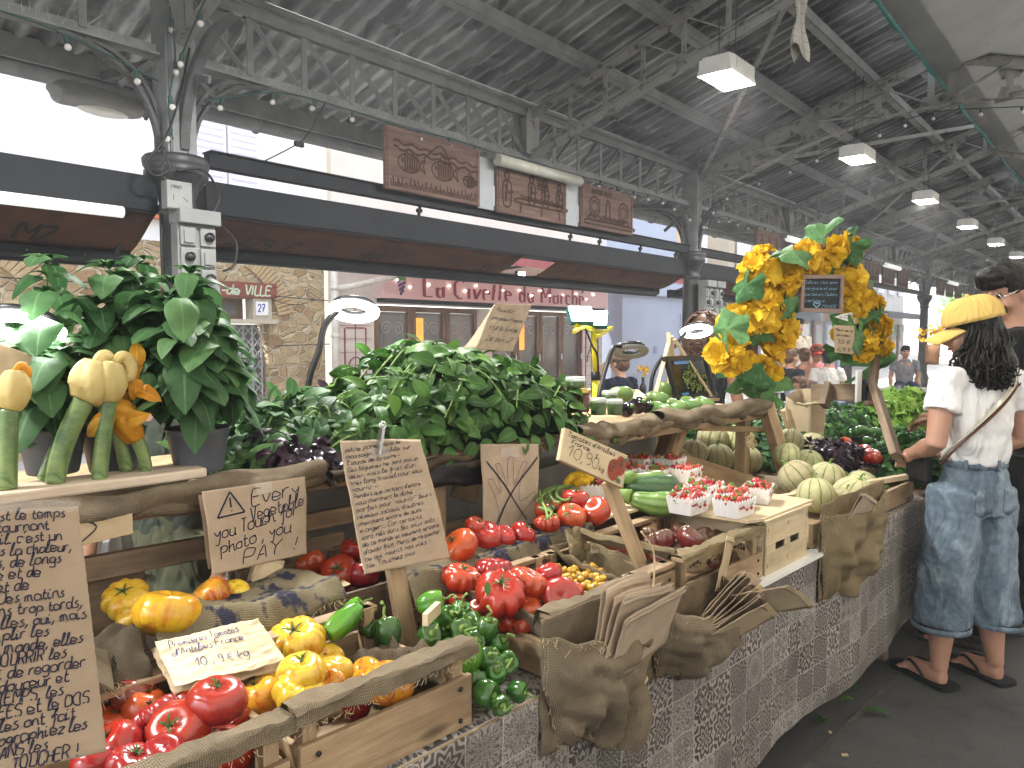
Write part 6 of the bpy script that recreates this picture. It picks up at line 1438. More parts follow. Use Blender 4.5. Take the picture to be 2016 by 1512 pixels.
# ---- marrows
def marrowmat(name, a, b_):
    m, nt, b = base(name, .3, .4); co = coords(nt, 'Object'); s = nd(nt, 'SeparateXYZ', i0=co); th = mathn(nt, 'ARCTAN2', s.outputs[1], s.outputs[2])
    k = mathn(nt, 'ABSOLUTE', mathn(nt, 'SINE', mathn(nt, 'MULTIPLY', th, 5))); c = ramp(nt, mathn(nt, 'MULTIPLY_ADD', noisen(nt, nd(nt, 'Mapping', i0=co, Scale=(1, 3, 3)).outputs[0], 26, 5, .7), .9, mathn(nt, 'MULTIPLY', k, .35)), [(.4, a), (.85, b_)])
    v = nd(nt, 'TexVoronoi', Vector=co, Scale=160).outputs['Distance']; setc(nt, b, mixc(nt, ramp(nt, v, [(.12, (.5, .5, .5)), (.25, (0, 0, 0))]), c, (.22, .30, .13))); return m
def marrow(label, p, q, r, mt, blunt=.5):
    p, q = Vector(p), Vector(q); d = q-p; L = d.length; o = thing('marrow', label, 'marrow', p); o.rotation_euler = d.to_track_quat('X', 'Z').to_euler()
    m = MB(); N = 22; P = [Vector((L*i/N, 0, -.012*sin(pi*i/N))) for i in range(N+1)]; rr = [r*(1-(abs(2*i/N-1))**6*blunt)*(.62+.38*min(1, i/N*1.6))*(max(.02, 1-(2*i/N-1)**14)) for i in range(N+1)]
    m.tube(P, rr, 28); m.build('body', mt, o); m = MB(); m.tube([(-.035, 0, .005), (.006, 0, 0)], [.017, .026], 7); m.build('stem', STEM, o); m = MB(); m.lathe([(0, .004), (.012, .003), (.012, 0)], 10, fn=lambda R, z, a: Vector((L+z, R*cos(a), R*sin(a)))); m.build('blossom_scar', SCAR, o)
MD = marrowmat('dark_marrow_rind', (.012, .04, .014), (.05, .10, .035)); ML = marrowmat('light_marrow_rind', (.06, .13, .022), (.16, .25, .06))
marrow('big dark green marrow behind the strawberry punnets', PZ(1225, 952, .99), PZ(1342, 958, .985), .047, MD); marrow('striped light green marrow in front of the dark one', PZ(1238, 978, .965), PZ(1335, 990, .955), .040, ML); marrow('pale marrow lying behind the dark one', PZ(1240, 942, 1.01), PZ(1310, 940, 1.0), .035, ML); marrow('thin dark courgette beside the middle punnet', PZ(1330, 968, .955), PZ(1385, 962, .955), .022, MD)
# ================================================================== leaves, herbs, blossoms
def leafmat(name, c1, c2, c3=None, rough=.36, tr=.22):
    m, nt, b = base(name, rough, .3); uv = nd(nt, 'SeparateXYZ', i0=coords(nt, 'UV')); n = noisen(nt, coords(nt, 'Object'), 40, 3)
    c = ramp(nt, mathn(nt, 'MULTIPLY_ADD', n, .35, mathn(nt, 'MULTIPLY', uv.outputs[0], .8)), [(.2, c1), (.75, c2)] + ([(1, c3)] if c3 else []))
    mid = mathn(nt, 'LESS_THAN', mathn(nt, 'ABSOLUTE', mathn(nt, 'SUBTRACT', mathn(nt, 'FRACT', uv.outputs[1]), .5)), .035)
    c = mixc(nt, mathn(nt, 'MULTIPLY', mid, .45), c, tuple(min(1, x*1.7+.03) for x in c2)); setc(nt, b, c)
    w = nd(nt, 'TexWave', Vector=coords(nt, 'UV', (0, 1, 9)), Scale=1.2, Distortion=2.0); setn(nt, b, bump(nt, n, .35, .006))
    t = nd(nt, 'BsdfTranslucent', Color=c); mx = nd(nt, 'MixShader', i0=tr, i1=b.outputs[0], i2=t.outputs[0]); nt.links.new(mx.outputs[0], nt.nodes['Material Output'].inputs[0]); return m
BASIL = leafmat('basil_leaf', (.020, .062, .012), (.062, .155, .028), (.145, .27, .05), .5); BASILD = leafmat('dark_basil_leaf', (.03, .085, .03), (.08, .18, .065), (.16, .29, .10), .55, .35)
PURP = leafmat('purple_basil_leaf', (.012, .006, .012), (.035, .016, .03), (.07, .035, .05), .3, .08); PARS = leafmat('parsley_leaf', (.010, .045, .009), (.035, .12, .02), (.08, .2, .03)); LETT = leafmat('lettuce_leaf', (.09, .2, .02), (.2, .36, .05), (.33, .48, .1), .4, .35)
SQL = leafmat('squash_leaf', (.02, .07, .02), (.055, .15, .045), (.12, .24, .09), .6, .2)
PETAL = leafmat('squash_blossom_petal', (.64, .35, .006), (.74, .46, .012), (.80, .55, .04), .55, .3)
def leaf(m, p, d, up, L, w, cup=.25, droop=.35, rnd=random, tip=1.0, n=5, wave=0):
    d = Vector(d).normalized(); s = d.cross(Vector(up)); s = s.normalized() if s.length > 1e-4 else Vector((1, 0, 0)); nn = s.cross(d); prev = None; r = rnd.random()*.92; ph = rnd.uniform(0, 6)
    for i in range(n+1):
        u = i/n; hw = w*.5*(sin(pi*min(1, u**.82*.975+.015))**.62)*(1 if u < .97 else .3); c = Vector(p)+d*(L*u*(1-.12*droop*u)) + nn*(.10*L*sin(u*pi)-droop*L*u*u*.5)
        wv = wave*L*sin(u*13+ph)
        pk = abs(cup)*hw*.38+.10*hw*(1+.6*sin(u*19+ph)); row = [c-s*hw+nn*(cup*hw+wv), c-s*hw*.52+nn*(cup*hw*.3+pk), c, c+s*hw*.52+nn*(cup*hw*.3+pk), c+s*hw+nn*(cup*hw-wv)]; ids = [m.pt(q) for q in row]
        if prev:
            for k in range(4): m.face((prev[k], prev[k+1], ids[k+1], ids[k]), [(r, k/4), (r, (k+1)/4), (r, (k+1)/4), (r, k/4)], True)
        prev = ids
def petal(m, p, d, up, L, w, rnd, curl=.5):
    d = Vector(d).normalized(); s = d.cross(Vector(up)).normalized(); nn = s.cross(d); prev = None; r = rnd.random()*.9; ph = rnd.uniform(0, 6); N = 7
    for i in range(N):
        u = i/(N-1); hw = w*.5*(.22+.78*sin(pi/2*min(1, u*1.25))**.9)*(1 if u < .8 else 1-.9*((u-.8)/.2)**1.6*.55); c = Vector(p)+d*L*u+nn*(.16*L*sin(u*2.6)-curl*L*u**2.5*.45)
        row = [c+s*hw*x+nn*(.30*hw*x*x+.085*L*u*u*sin(x*5.2+ph+u*2))+d*(-.10*L*u*abs(x)**2+.05*L*u*sin(x*9+ph)) for x in (-1, -.66, -.33, 0, .33, .66, 1)]; ids = [m.pt(q) for q in row]
        if prev:
            for k in range(6): m.face((prev[k], prev[k+1], ids[k+1], ids[k]), [(r, .1+k/8), (r, .1+(k+1)/8), (r, .1+(k+1)/8), (r, .1+k/8)], True)
        prev = ids
def interp(tab, x):
    if x <= tab[0][0]: return tab[0][1]
    for (a, b), (c, d) in zip(tab, tab[1:]):
        if x <= c: return b+(d-b)*(x-a)/(c-a)
    return tab[-1][1]
def mound(name, label, cat, o, ax, an, hf, cnt, LL, ww, mt, seed, core, group=None, stems=0, cup=.3, droop=.4, wave=0, n=5, rz=0, flat=.35):
    """heap of loose leaves; hf(s) gives the height of the heap over its length"""
    t = sthing(name, label, cat, *o, group, rz); r = random.Random(seed); m = MB()
    def surf(u, v, k=1.0):                       # u in -1..1 along, v in -1..1 across
        e = sqrt(max(0, 1-v*v*.96)); q = sqrt(max(0, 1-abs(u)**3.5)); return Vector((ax*u*k, an*v*k*(.4+.6*q), hf(u)*e*k))
    for i in range(cnt):
        u = r.uniform(-1, 1); v = r.uniform(-1, .55)
        k = r.uniform(.78, 1.02); p = surf(u, v, k); out = Vector((u*.5+r.uniform(-.5, .5), v*.9, .45+.3*(1-abs(v)))).normalized()
        d = Vector((r.uniform(-1, 1), r.uniform(-1, .4), r.uniform(-.7, .55)+.2*out.z)); d = (d - out*d.dot(out)*(1-flat)).normalized()
        leaf(m, p, d, out+Vector((r.uniform(-.3, .3), r.uniform(-.3, .3), 0)), LL*r.uniform(.6, 1.25), ww*r.uniform(.6, 1.2), cup*r.uniform(.4, 1.5), droop*r.uniform(-.1, 1.5), r, n=n, wave=wave)
    lv = m.build('leaves', mt, t)
    m = MB(); m.grid(lambda a, b: surf(-1+2*a, -1+2*b, .80)+Vector((0, 0, -.01+.015*nz(a*9, b*6))), 24, 12); m.build('dark_core', core, t)  # dark core mesh added inside the heap to block see-through
    if stems:
        m = MB()
        for i in range(stems):
            u = r.uniform(-.8, .8); v = r.uniform(-.9, .3); p = surf(u, v, .98); q = surf(min(.95, max(-.95, u+r.uniform(-.3, .3))), max(-.98, v-r.uniform(.1, .4)), 1.02); m.tube(cr([p, (p+q)/2+Vector((r.uniform(-.01, .01), -.01, .02)), q], 4), .0028, 5)
        m.build('stems', STEM, t)
    return t
CORE = mat('dark_green_core', (.006, .022, .006), (.012, .04, .01), 30, .8, .1, bmp=.8, bscale=50); COREP = mat('dark_purple_core', (.006, .004, .006), (.012, .008, .011), 30, .8, .1)
prof = [(-1, .02), (-.86, .11), (-.62, .17), (-.36, .26), (-.2, .325), (.05, .30), (.3, .275), (.55, .25), (.75, .21), (.92, .12), (1, .02)]
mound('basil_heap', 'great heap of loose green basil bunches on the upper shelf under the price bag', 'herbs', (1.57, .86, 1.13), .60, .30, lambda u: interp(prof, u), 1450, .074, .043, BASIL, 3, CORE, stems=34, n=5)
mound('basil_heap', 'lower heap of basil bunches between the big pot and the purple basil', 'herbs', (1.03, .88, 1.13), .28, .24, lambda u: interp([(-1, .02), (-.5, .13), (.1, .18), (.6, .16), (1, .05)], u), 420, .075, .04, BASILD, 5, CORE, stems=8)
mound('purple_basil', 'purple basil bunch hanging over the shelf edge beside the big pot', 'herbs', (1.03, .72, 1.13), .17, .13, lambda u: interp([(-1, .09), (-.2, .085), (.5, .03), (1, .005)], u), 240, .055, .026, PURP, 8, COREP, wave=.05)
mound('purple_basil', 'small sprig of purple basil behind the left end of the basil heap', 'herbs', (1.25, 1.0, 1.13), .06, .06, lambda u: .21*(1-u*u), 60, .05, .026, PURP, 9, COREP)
lf = MB(); rl = random.Random(4)
for k in range(14):
    s = 1.12+.09*k+rl.uniform(-.03, .03); leaf(lf, SL(s, .60, 1.165), (rl.uniform(-.4, .7), -.5, rl.uniform(-.9, -.2)), (SY*.6, -SX*.6, .6), .07*rl.uniform(.7, 1.25), .038, .25, .4, rl)
tag(lf.build('basil_fringe', BASIL), 'basil leaves hanging over the shelf edge below the heap', 'herbs')
# pots of basil
POTM = mat('grey_plastic_pot', (.085, .095, .115), (.11, .12, .14), 4, .45, .4); SOIL = mat('potting_soil', (.012, .009, .007), (.03, .022, .015), 60, .95, .1, bmp=.8)
def pot(t, r, h):
    m = MB(); m.lathe([(0, 0), (r*.72, 0), (r*.74, .004), (r*.95, h*.86), (r*.97, h*.87), (r*.975, h*.89), (r, h*.985), (r*1.03, h*.99), (r*1.03, h), (r*.97, h), (r*.93, h*.85)], 40); m.build('pot', POTM, t); m = MB(); m.lathe([(0, h*.86), (r*.93, h*.85)], 24); m.build('soil', SOIL, t)
def basil_plant(label, px, py, n, r, h, tops, cnt, LL, mt, seed):
    P = PN(px, py, n); t = thing('potted_basil', label, 'potted herb', P, 0, 'basil plants in grey pots'); pot(t, r, h); rr = random.Random(seed); ms, ml = MB(), MB()
    for (tx, ty, tn) in tops:
        q = PN(tx, ty, n+tn)-P; b = Vector((rr.uniform(-.5, .5)*r, rr.uniform(-.5, .5)*r, h*.8)); P_ = cr([b, b.lerp(q, .4)+Vector((rr.uniform(-.01, .01), 0, .03)), q], 10); ms.tube(P_, [.0042-.0025*i/len(P_) for i in range(len(P_))], 6)
        N = len(P_); nodes = max(3, int((P_[-1]-P_[0]).length/.042)); az = rr.uniform(0, 6)
        for k in range(nodes):
            f = .40+.60*k/max(1, nodes-1); c = P_[min(N-1, int(f*(N-1)))]; az += pi/2+rr.uniform(-.3, .3); sz = LL*(.55+.7*sin(pi*min(.95, f*.9)))*rr.uniform(.8, 1.15)
            for s in (0, pi):
                d = Vector((cos(az+s), sin(az+s), rr.uniform(-.15, .5))); leaf(ml, c+d*.008, d, (0, 0, 1), sz, sz*.66, -rr.uniform(.1, .35), rr.uniform(.9, 1.9), rr, n=7)
                if rr.random() < .6: d2 = Vector((cos(az+s+.7), sin(az+s+.7), .5)); leaf(ml, c, d2, (0, 0, 1), sz*.5, sz*.3, .3, .8, rr)
        for k in range(5): a = k*1.25; leaf(ml, P_[-1], (cos(a), sin(a), .9), (0, 0, 1), LL*.5, LL*.3, .4, .9, rr)
    for k in range(cnt):
        a, b = rr.random(), rr.choice(tops); q = PN(b[0], b[1], n+b[2])-P; c = Vector((0, 0, h)).lerp(q, .38+.6*a)+Vector((rr.gauss(0, .032), rr.gauss(0, .032), rr.gauss(0, .015))); az = rr.uniform(0, 6.28); sz = LL*rr.uniform(.5, 1.15); leaf(ml, c, (cos(az), sin(az), rr.uniform(-.6, .3)), (0, 0, 1), sz, sz*.66, rr.uniform(-.35, .2), rr.uniform(.7, 1.9), rr, n=7)
    ms.build('stems', STEM, t); ml.build('leaves', mt, t); return t
basil_plant('bushy potted basil on the right, biggest plant of the row', 392, 925, .70, .070, .098, [(375, 540, .02), (335, 600, .0), (300, 590, .05), (405, 640, -.03), (352, 660, -.04), (425, 690, 0), (300, 690, .0), (445, 720, .06), (340, 560, .06)], 80, .098, BASILD, 11)
basil_plant('tall potted basil in the middle of the row behind the courgettes', 225, 925, .80, .068, .095, [(215, 530, .02), (255, 560, .05), (275, 520, .08), (190, 600, 0), (245, 640, -.02), (200, 700, .0), (285, 610, .02)], 36, .098, BASILD, 12)
basil_plant('potted basil with one tall shoot at the left end of the row', 105, 930, .78, .066, .095, [(92, 520, .02), (60, 640, .04), (130, 700, -.02), (30, 650, .05), (110, 760, -.03), (70, 740, 0)], 10, .10, BASILD, 13)
# courgettes with blossoms standing in a planed wooden holder
hd = thing('courgette_holder', 'pale planed board with holes holding upright courgettes', 'board', SL(.0, .665, 1.168), RS)
m = MB(); m.box((.34, .0, .012), (.74, .105, .022)); m.build('board', W['white_wood'], hd, .005)
CG = marrowmat('light_courgette_skin', (.075, .135, .05), (.20, .28, .10)); BLO = leafmat('pale_blossom', (.60, .47, .17), (.66, .54, .24), (.66, .42, .08), .5, .25); BLO2 = leafmat('orange_blossom', (.60, .25, .01), (.68, .34, .03), (.62, .42, .1), .5, .3)
def courgette(label, pts, n, r0, r1, blossom=None):
    P = [PN(x, y, n+(i*0)) for i, (x, y) in enumerate(pts)]; o = thing('courgette', label, 'courgette', P[0], 0, 'courgettes with blossoms standing in the holder'); Q = cr([p-P[0] for p in P], 8); N = len(Q)
    m = MB(); rr = [r0+(r1-r0)*i/(N-1) for i in range(N)]; rr[0] *= .94; m.tube(Q, rr, 18); b = m.build('body', CG, o)
    if blossom:
        for k, (bp, mt, wd, rib) in enumerate(blossom):
            B = cr([PN(x, y, n-.004*k)-P[0] for x, y in bp], 8); M = len(B); m = MB(); w = [wd*(.42+.62*sin(pi*min(1, (i/(M-1))*.80+.12))**1.1) for i in range(M)]; w[-1] *= .6
            base_i = len(m.v); m.tube(B, w, 30, True)
            for i in range(M):                          # pleats of the closed petals
                c = B[i]
                for j in range(30): v = m.v[base_i+i*30+j]; m.v[base_i+i*30+j] = c+(v-c)*(1+1.5*rib*(abs(sin(j/30*2*pi*2.5+i*.10))**.6-.6)+.03*nz(j*.7, i*.2))
            for f in range(len(m.u)): m.u[f] = [(.2+.6*((f//30)/M), .2)]*len(m.f[f])
            m.build('blossom', mt, o)
    return o
courgette('courgette with a closed pale blossom at the left edge', [(12, 962), (14, 900), (18, 805)], .655, .019, .016, [([(18, 806), (26, 780), (30, 750), (30, 728)], BLO, .026, .14), ([(28, 735), (42, 722), (50, 735), (44, 748), (34, 744)], BLO2, .010, .1)])
courgette('courgette leaning right under the big drooping blossom', [(108, 952), (118, 900), (140, 840), (166, 788)], .655, .018, .020, [([(166, 790), (178, 768), (186, 738), (196, 712)], BLO, .040, .16), ([(190, 722), (205, 705), (215, 712)], BLO, .016, .12)])
courgette('thin courgette end lying against the leaning one', [(82, 945), (95, 915), (112, 885)], .69, .009, .014)
courgette('upright courgette in the middle of the holder with a curled pale blossom', [(196, 946), (200, 890), (210, 820), (214, 785)], .645, .015, .0165, [([(212, 790), (212, 765), (216, 735), (222, 712)], BLO, .032, .16), ([(222, 718), (240, 702), (256, 716), (254, 738), (240, 742), (230, 732)], BLO, .013, .1)])
courgette('slim courgette behind the upright one', [(250, 926), (242, 890), (232, 850), (228, 800)], .69, .014, .014, [([(238, 800), (256, 770), (264, 735), (268, 710)], BLO2, .022, .2)])
courgette('small courgette at the right with a hanging orange blossom', [(290, 936), (283, 900), (270, 864)], .665, .012, .014, [([(268, 866), (252, 838), (240, 812), (205, 800)], BLO2, .026, .2)])
m = MB(); rl = random.Random(8)
for (x, y, n, d) in ((262, 745, .665, (.3, -.2, -1)), (272, 770, .66, (.9, -.3, -.2)), (225, 815, .64, (-.6, -.5, -.4)), (205, 820, .64, (-.5, -.3, -.9)), (265, 720, .67, (.25, -.1, 1)), (252, 828, .64, (.7, -.4, .2))): leaf(m, PN(x, y, n), Vector(d), (SY, -SX, .2), .055, .034, .35, .7, rl, wave=.05, n=7)
tag(m.build('loose_petals', BLO2), 'ragged orange blossom petals hanging between the courgettes', 'blossom')
# loose blossoms and vine stems behind the tomatoes
m = MB(); t = thing('courgette_blossoms', 'bundle of yellow courgette blossoms beside the painted price board', 'blossoms', PZ(1110, 945, 1.0)); o = t.location
for k in range(7):
    b = PZ(1112+6*k, 955-3*(k % 3), .985)-o; d = PZ(1150+3*k, 932+6*(k % 4), 1.0)-o
    m.tube(cr([b, b.lerp(d, .5)+Vector((0, 0, .01)), d], 6), [.006, .010, .013, .015, .016, .016, .015, .014, .012, .011, .009, .008, .006], 10)
for i in range(len(m.u)): m.u[i] = [(random.random(), .2)]*len(m.f[i])
m.build('petals', PETAL, t); m = MB()
for k in range(5): a = PZ(1112+6*k, 956, .985)-o; m.tube(cr([a, a+Vector((-.05, .01, -.01)), a+Vector((-.10, -.02*k, -.03))], 4), .004, 5)
m.build('stems', STEM, t)
m = MB(); rl = random.Random(2)
for pts in ([(1058, 985), (1080, 968), (1110, 960), (1140, 970)], [(1062, 965), (1066, 985), (1075, 1005), (1078, 1022)], [(1078, 968), (1090, 985), (1102, 990)], [(1060, 1000), (1085, 1008), (1080, 1020)], [(1100, 958), (1096, 975), (1110, 985), (1122, 982)]): m.tube(cr([PZ(x, y, .995) for x, y in pts], 6), .0042, 6)
o = m.build('tomato_vine', STEM); tag(o, 'pale green tomato vine stems right of the crossed-out hand', 'vine'); m = MB()
for k in range(24): leaf(m, PZ(rl.uniform(1060, 1125), rl.uniform(965, 1015), .985), (rl.uniform(-1, 1), rl.uniform(-1, 0), rl.uniform(-.2, .5)), (0, 0, 1), .03, .012, .3, .5, rl)
m.build('leaflets', BASIL, o)
m = MB(); leaf(m, PZ(959, 1145, .955), (.05, -.3, -.8), (.2, -1, .4), .030, .014, .2, .1); tag(m.build('basil_leaf', BASIL), 'single basil leaf lying on the largest ribbed tomato', 'leaf')
for i, (x, y, z, d, lb) in enumerate(((1700, 1400, .012, (1, -.3, .1), 'green leaf on the floor, the large one nearest the flip-flops'), (1655, 1380, .012, (1, .1, .1), 'pale green leaf on the floor left of the large one'), (1612, 1425, .012, (.6, .6, .1), 'small green leaf on the floor by the oilcloth'), (1665, 1350, .012, (.9, -.4, .0), 'withered leaf on the floor under the oilcloth hem'))):
    m = MB(); leaf(m, PZ(x, y, z), d, (0, 0, 1), .10 if i == 0 else .065, .035, .3, .2); tag(m.build('fallen_leaf', BASIL), lb, 'leaf', 'leaves fallen on the floor')
for i, (x, y, lb) in enumerate(((1663, 1486, 'small pale scrap on the floor, nearest the bottom edge'), (1634, 1441, 'tiny scrap on the floor beside the paving joint'))): m = MB(); P = PZ(x, y, .006); m.box(P, (.022 if i == 0 else .01, .012, .005)); tag(m.build('litter_scrap', KRAFT_L), lb, 'scrap', 'scraps on the floor')
# ---- shelf goods: jars, aubergines, mangoes, easel, lamps
PESTO = mat('green_pesto', (.025, .06, .008), (.06, .10, .02), 40, .3, .4); JAM = mat('red_sauce', (.10, .015, .008), (.06, .01, .006), 20, .2, .5); CLEAR = glassy('clear_plastic_lid', (.85, .87, .85), .35, .08)
def jar(label, px, py, n, r, h, mt, lidm, taper=.9):
    t = thing('jar', label, 'jar', PN(px, py, n), 0, 'jars and tubs at the right of the basil heap'); m = MB(); m.lathe([(0, 0), (r*taper, 0), (r*taper, .003), (r, h), (0, h)], 28); m.build('filled_tub', mt, t); m = MB(); m.lathe([(r*1.06, h-.004), (r*1.08, h), (r*1.06, h+.008), (r*.9, h+.012), (r*.85, h+.009), (0, h+.009)], 28); m.build('lid', lidm, t)
GOLD = mat('gold_lid', (.5, .36, .10), None, 5, .3, .5, metal=.8)
jar('jar of red sauce with a gold lid beside the basil heap', 1141, 810, .66, .037, .070, JAM, GOLD); jar('tub of green pesto stacked on the red sauce jar', 1133, 763, .66, .034, .026, PESTO, CLEAR); jar('left tub of green pesto with a clear lid', 1178, 816, .64, .030, .048, PESTO, CLEAR); jar('right tub of green pesto next to the aubergines', 1210, 816, .65, .030, .045, PESTO, CLEAR); jar('tub of pesto behind the two front ones', 1200, 800, .76, .030, .05, PESTO, CLEAR)
AUB = mat('aubergine_skin', (.008, .006, .012), (.016, .01, .018), 9, .12, .6); MAN = skinmat('green_mango_skin', (.07, .15, .03), (.12, .20, .045), None, .3)
def egg(label, px, py, n, r3, d, mt, cat, grp, name, stem=True):
    o = thing(name, label, cat, PN(px, py, n), 0, grp, rot=tilt_to(*d)); m = MB(); m.lathe([(r3*sin(pi*i/16)*(1+.22*cos(pi*i/16)), -r3*1.35*cos(pi*i/16)) for i in range(17)], 24); m.build('fruit', mt, o)
    if stem: m = MB(); m.lathe([(0, r3*1.25), (r3*.32, r3*1.27), (r3*.1, r3*1.42), (r3*.08, r3*1.6), (0, r3*1.6)], 8); m.build('stem', STEM, o)
for px, py, n, r, lb in ((1236, 806, .66, .028, 'round black aubergine at the front next to the pesto'), (1258, 797, .72, .034, 'largest black aubergine behind the front one'), (1275, 800, .70, .026, 'black aubergine nearest the green mangoes')): egg(lb, px, py, n, r, (.3, -.8, .4), AUB, 'aubergine', 'black aubergines', 'aubergine')
for i, (px, py, n, r) in enumerate(((1290, 803, .68, .030), (1308, 808, .64, .030), (1336, 804, .66, .033), (1362, 801, .66, .036), (1392, 797, .68, .032), (1322, 796, .72, .03), (1300, 786, .76, .034), (1228, 775, .84, .034), (1214, 776, .88, .034), (1308, 768, .84, .04), (1283, 782, .8, .028), (1350, 792, .76, .032), (1376, 792, .74, .03))):
    egg('green mango on the shelf, '+['leftmost of the front row', 'turned end-on at the front edge', 'long one in the middle of the front row', 'large one in front of the framed picture', 'rightmost of the front row', 'second row behind the end-on one', 'second row at the left', 'by the gold card, right one', 'by the gold card, left one', 'big one beside the easel leg', 'long one beside the gold card', 'half hidden behind the front row under the frame', 'half hidden at the right under the frame'][i], px, py, n, r*.95, (random.uniform(-1, 1), random.uniform(-.8, .2), random.uniform(-.1, .5)), MAN, 'mango', 'green mangoes on the shelf', 'mango', False)
t = thing('gold_card', 'folded gold foil card lying between the mangoes', 'card', PN(1262, 785, .8), RS); m = MB(); m.grid(lambda u, v: (.12*(u-.5), .06*v, .035*v+.004*nz(u*8, v*8)), 14, 10); m.build('foil', mat('gold_foil', (.42, .32, .12), (.6, .5, .25), 60, .3, .5, metal=.7, bmp=.6), t)
# framed picture on a small easel
ez = PN(1362, 790, .80); t = thing('easel', 'small pine easel holding the framed picture on the shelf', 'easel', ez, RS); e = lambda px, py, n: Matrix.Rotation(-RS, 3, 'Z') @ (PN(px, py, n)-ez)
for a, b in (((1318, 668, .88), (1288, 785, .78)), ((1328, 668, .88), (1400, 780, .78)), ((1322, 662, .9), (1330, 770, 1.0)), ((1316, 655, .88), (1318, 790, .82))): m = MB(); m.bar(e(*a), e(*b), .016, .012); m.build('leg', W['pale'], t)
m = MB(); m.bar(e(1326, 792, .765), e(1412, 786, .775), .025, .014); m.build('ledge', W['pale'], t)
P0, P1, P2, P3 = PN(1328, 790, .78), PN(1412, 780, .79), PN(1398, 697, .85), PN(1305, 702, .84); t = thing('framed_picture', 'black framed picture of a green flower bunch leaning on the easel', 'picture', P0)
A, B = P1-P0, P3-P0; NN = A.cross(B).normalized(); NN = -NN if NN.y > 0 else NN; PT = lambda u, v, k=0: A*u+B*v+NN*k
m = MB()
for a, b in (((0, .06), (1, .06)), ((0, .94), (1, .94))): m.bar(PT(*a), PT(*b), .022, .016, NN)
for a, b in (((.06, 0), (.06, 1)), ((.94, 0), (.94, 1))): m.bar(PT(a[0], .01, -.001), PT(b[0], .99, -.001), .016, .022, NN)
m.build('frame', W['black'], t); m = MB(); m.face([m.pt(PT(*q, .002)) for q in ((.1, .1), (.9, .1), (.9, .9), (.1, .9))]); m.build('picture_ground', mat('dark_print', (.012, .016, .018), None, 5, .2, .5), t)
m = MB(); rl = random.Random(3)
for k in range(150):
    a, r_ = rl.uniform(0, 6.28), sqrt(rl.random()); x, y = .55+.27*r_*cos(a), .42+.30*r_*sin(a); leaf(m, PT(x, y, .003+.004*rl.random()), A*rl.uniform(-1, 1)+B*rl.uniform(-.2, 1), NN, .016, .010, .1, 0, rl, n=3)
m.build('printed_flowers', leafmat('printed_flower_green', (.08, .12, .02), (.25, .30, .06), (.4, .42, .12)), t)
m = MB(); sf = lambda x, y: (PT(x, y, .004), NN); ribbon(m, [(.18, .84), (.52, .85)], .07, sf); ribbon(m, [(.18, .13), (.33, .13)], .05, sf); m.build('blue_labels', mat('label_blue', (.10, .25, .55), None), t)
# ring lights on goosenecks, yellow work-light stand
RING = emit('lit_ring', (1, 1, 1), 4)
def ringlight(label, px, py, n, r, neck, lit=True, tl=(0, .42, 1)):
    c = PN(px, py, n); t = thing('ring_light', label, 'ring light', c, 0, 'ring lights on goosenecks'); R = Vector(tl).to_track_quat('Z', 'Y').to_matrix(); m = MB(); P = [R @ Vector((r*cos(a), r*sin(a), .008)) for a in [2*pi*i/40 for i in range(41)]]
    m.tube(P, r*.15, 10, False); m.build('ring_housing', W['black'], t); m = MB()
    ids = [[m.pt(R @ Vector((rr*cos(2*pi*i/40), rr*sin(2*pi*i/40), zz))) for rr, zz in ((r*.68, -.006), (r*.72, -.016), (r*1.28, -.016), (r*1.32, -.006))] for i in range(40)]
    for i in range(40):
        for j in range(3): m.face((ids[i][j], ids[(i+1) % 40][j], ids[(i+1) % 40][j+1], ids[i][j+1]), None, True)
    m.build('ring_tube', RING if lit else W['greyplastic'], t); m = MB(); m.tube(cr([PN(*q)-c for q in neck], 8), .010, 8); m.build('gooseneck', W['cable'], t)
    if lit: d = bpy.data.lights.new('lamp_light', 'AREA'); d.shape = 'DISK'; d.size = r*2; d.energy = .12; o = bpy.data.objects.new('lamp_light', d); link(o, t); o.location = R @ Vector((0, 0, -.03)); o.rotation_euler = R.to_euler()
ringlight('lit ring light on a black gooseneck above the pale blossoms at the left', 50, 636, .80, .058, [(52, 633, .84), (30, 700, .86), (10, 800, .86), (5, 930, .86)])
ringlight('lit ring light on a black gooseneck in front of the cafe pillar', 697, 607, 1.05, .062, [(665, 612, 1.08), (640, 640, 1.1), (628, 690, 1.1), (612, 735, 1.1), (600, 800, 1.1)])
ringlight('unlit black ring light on a gooseneck beside the yellow stand', 1242, 688, 1.0, .062, [(1222, 682, 1.0), (1208, 684, 1.0), (1194, 720, 1.0), (1180, 775, .95), (1178, 800, .95)], False)
ringlight('lit ring light in front of the curly-haired vendor', 1371, 649, 1.0, .062, [(1350, 655, 1.0), (1330, 680, 1.0), (1300, 710, 1.0), (1285, 740, 1.0), (1280, 780, 1.0)])
YEL = mat('yellow_tripod_paint', (.55, .46, .01), None, 5, .35, .4); o = PN(1174, 800, 1.25); t = thing('work_light_stand', 'yellow work-light stand with two lit lamp heads behind the jars', 'work light', o); e = lambda px, py, n=1.25: PN(px, py, n)-o
m = MB(); m.tube([e(1174, 900), e(1173, 740)], .018, 10); m.tube([e(1173, 745), e(1168, 650)], .013, 10); m.build('pole', YEL, t); m = MB(); m.tube([e(1173, 748), e(1173, 732)], .024, 10); m.build('clamp', W['black'], t)
m = MB(); m.bar(e(1132, 640), e(1190, 655), .022, .022); m.bar(e(1130, 653, 1.2), e(1160, 634, 1.3), .016, .016); m.bar(e(1176, 662, 1.2), e(1204, 645, 1.3), .016, .016); m.build('cross_bar', YEL, t)
FLO = emit('work_lamp_glass', (.8, 1, .97), 16)
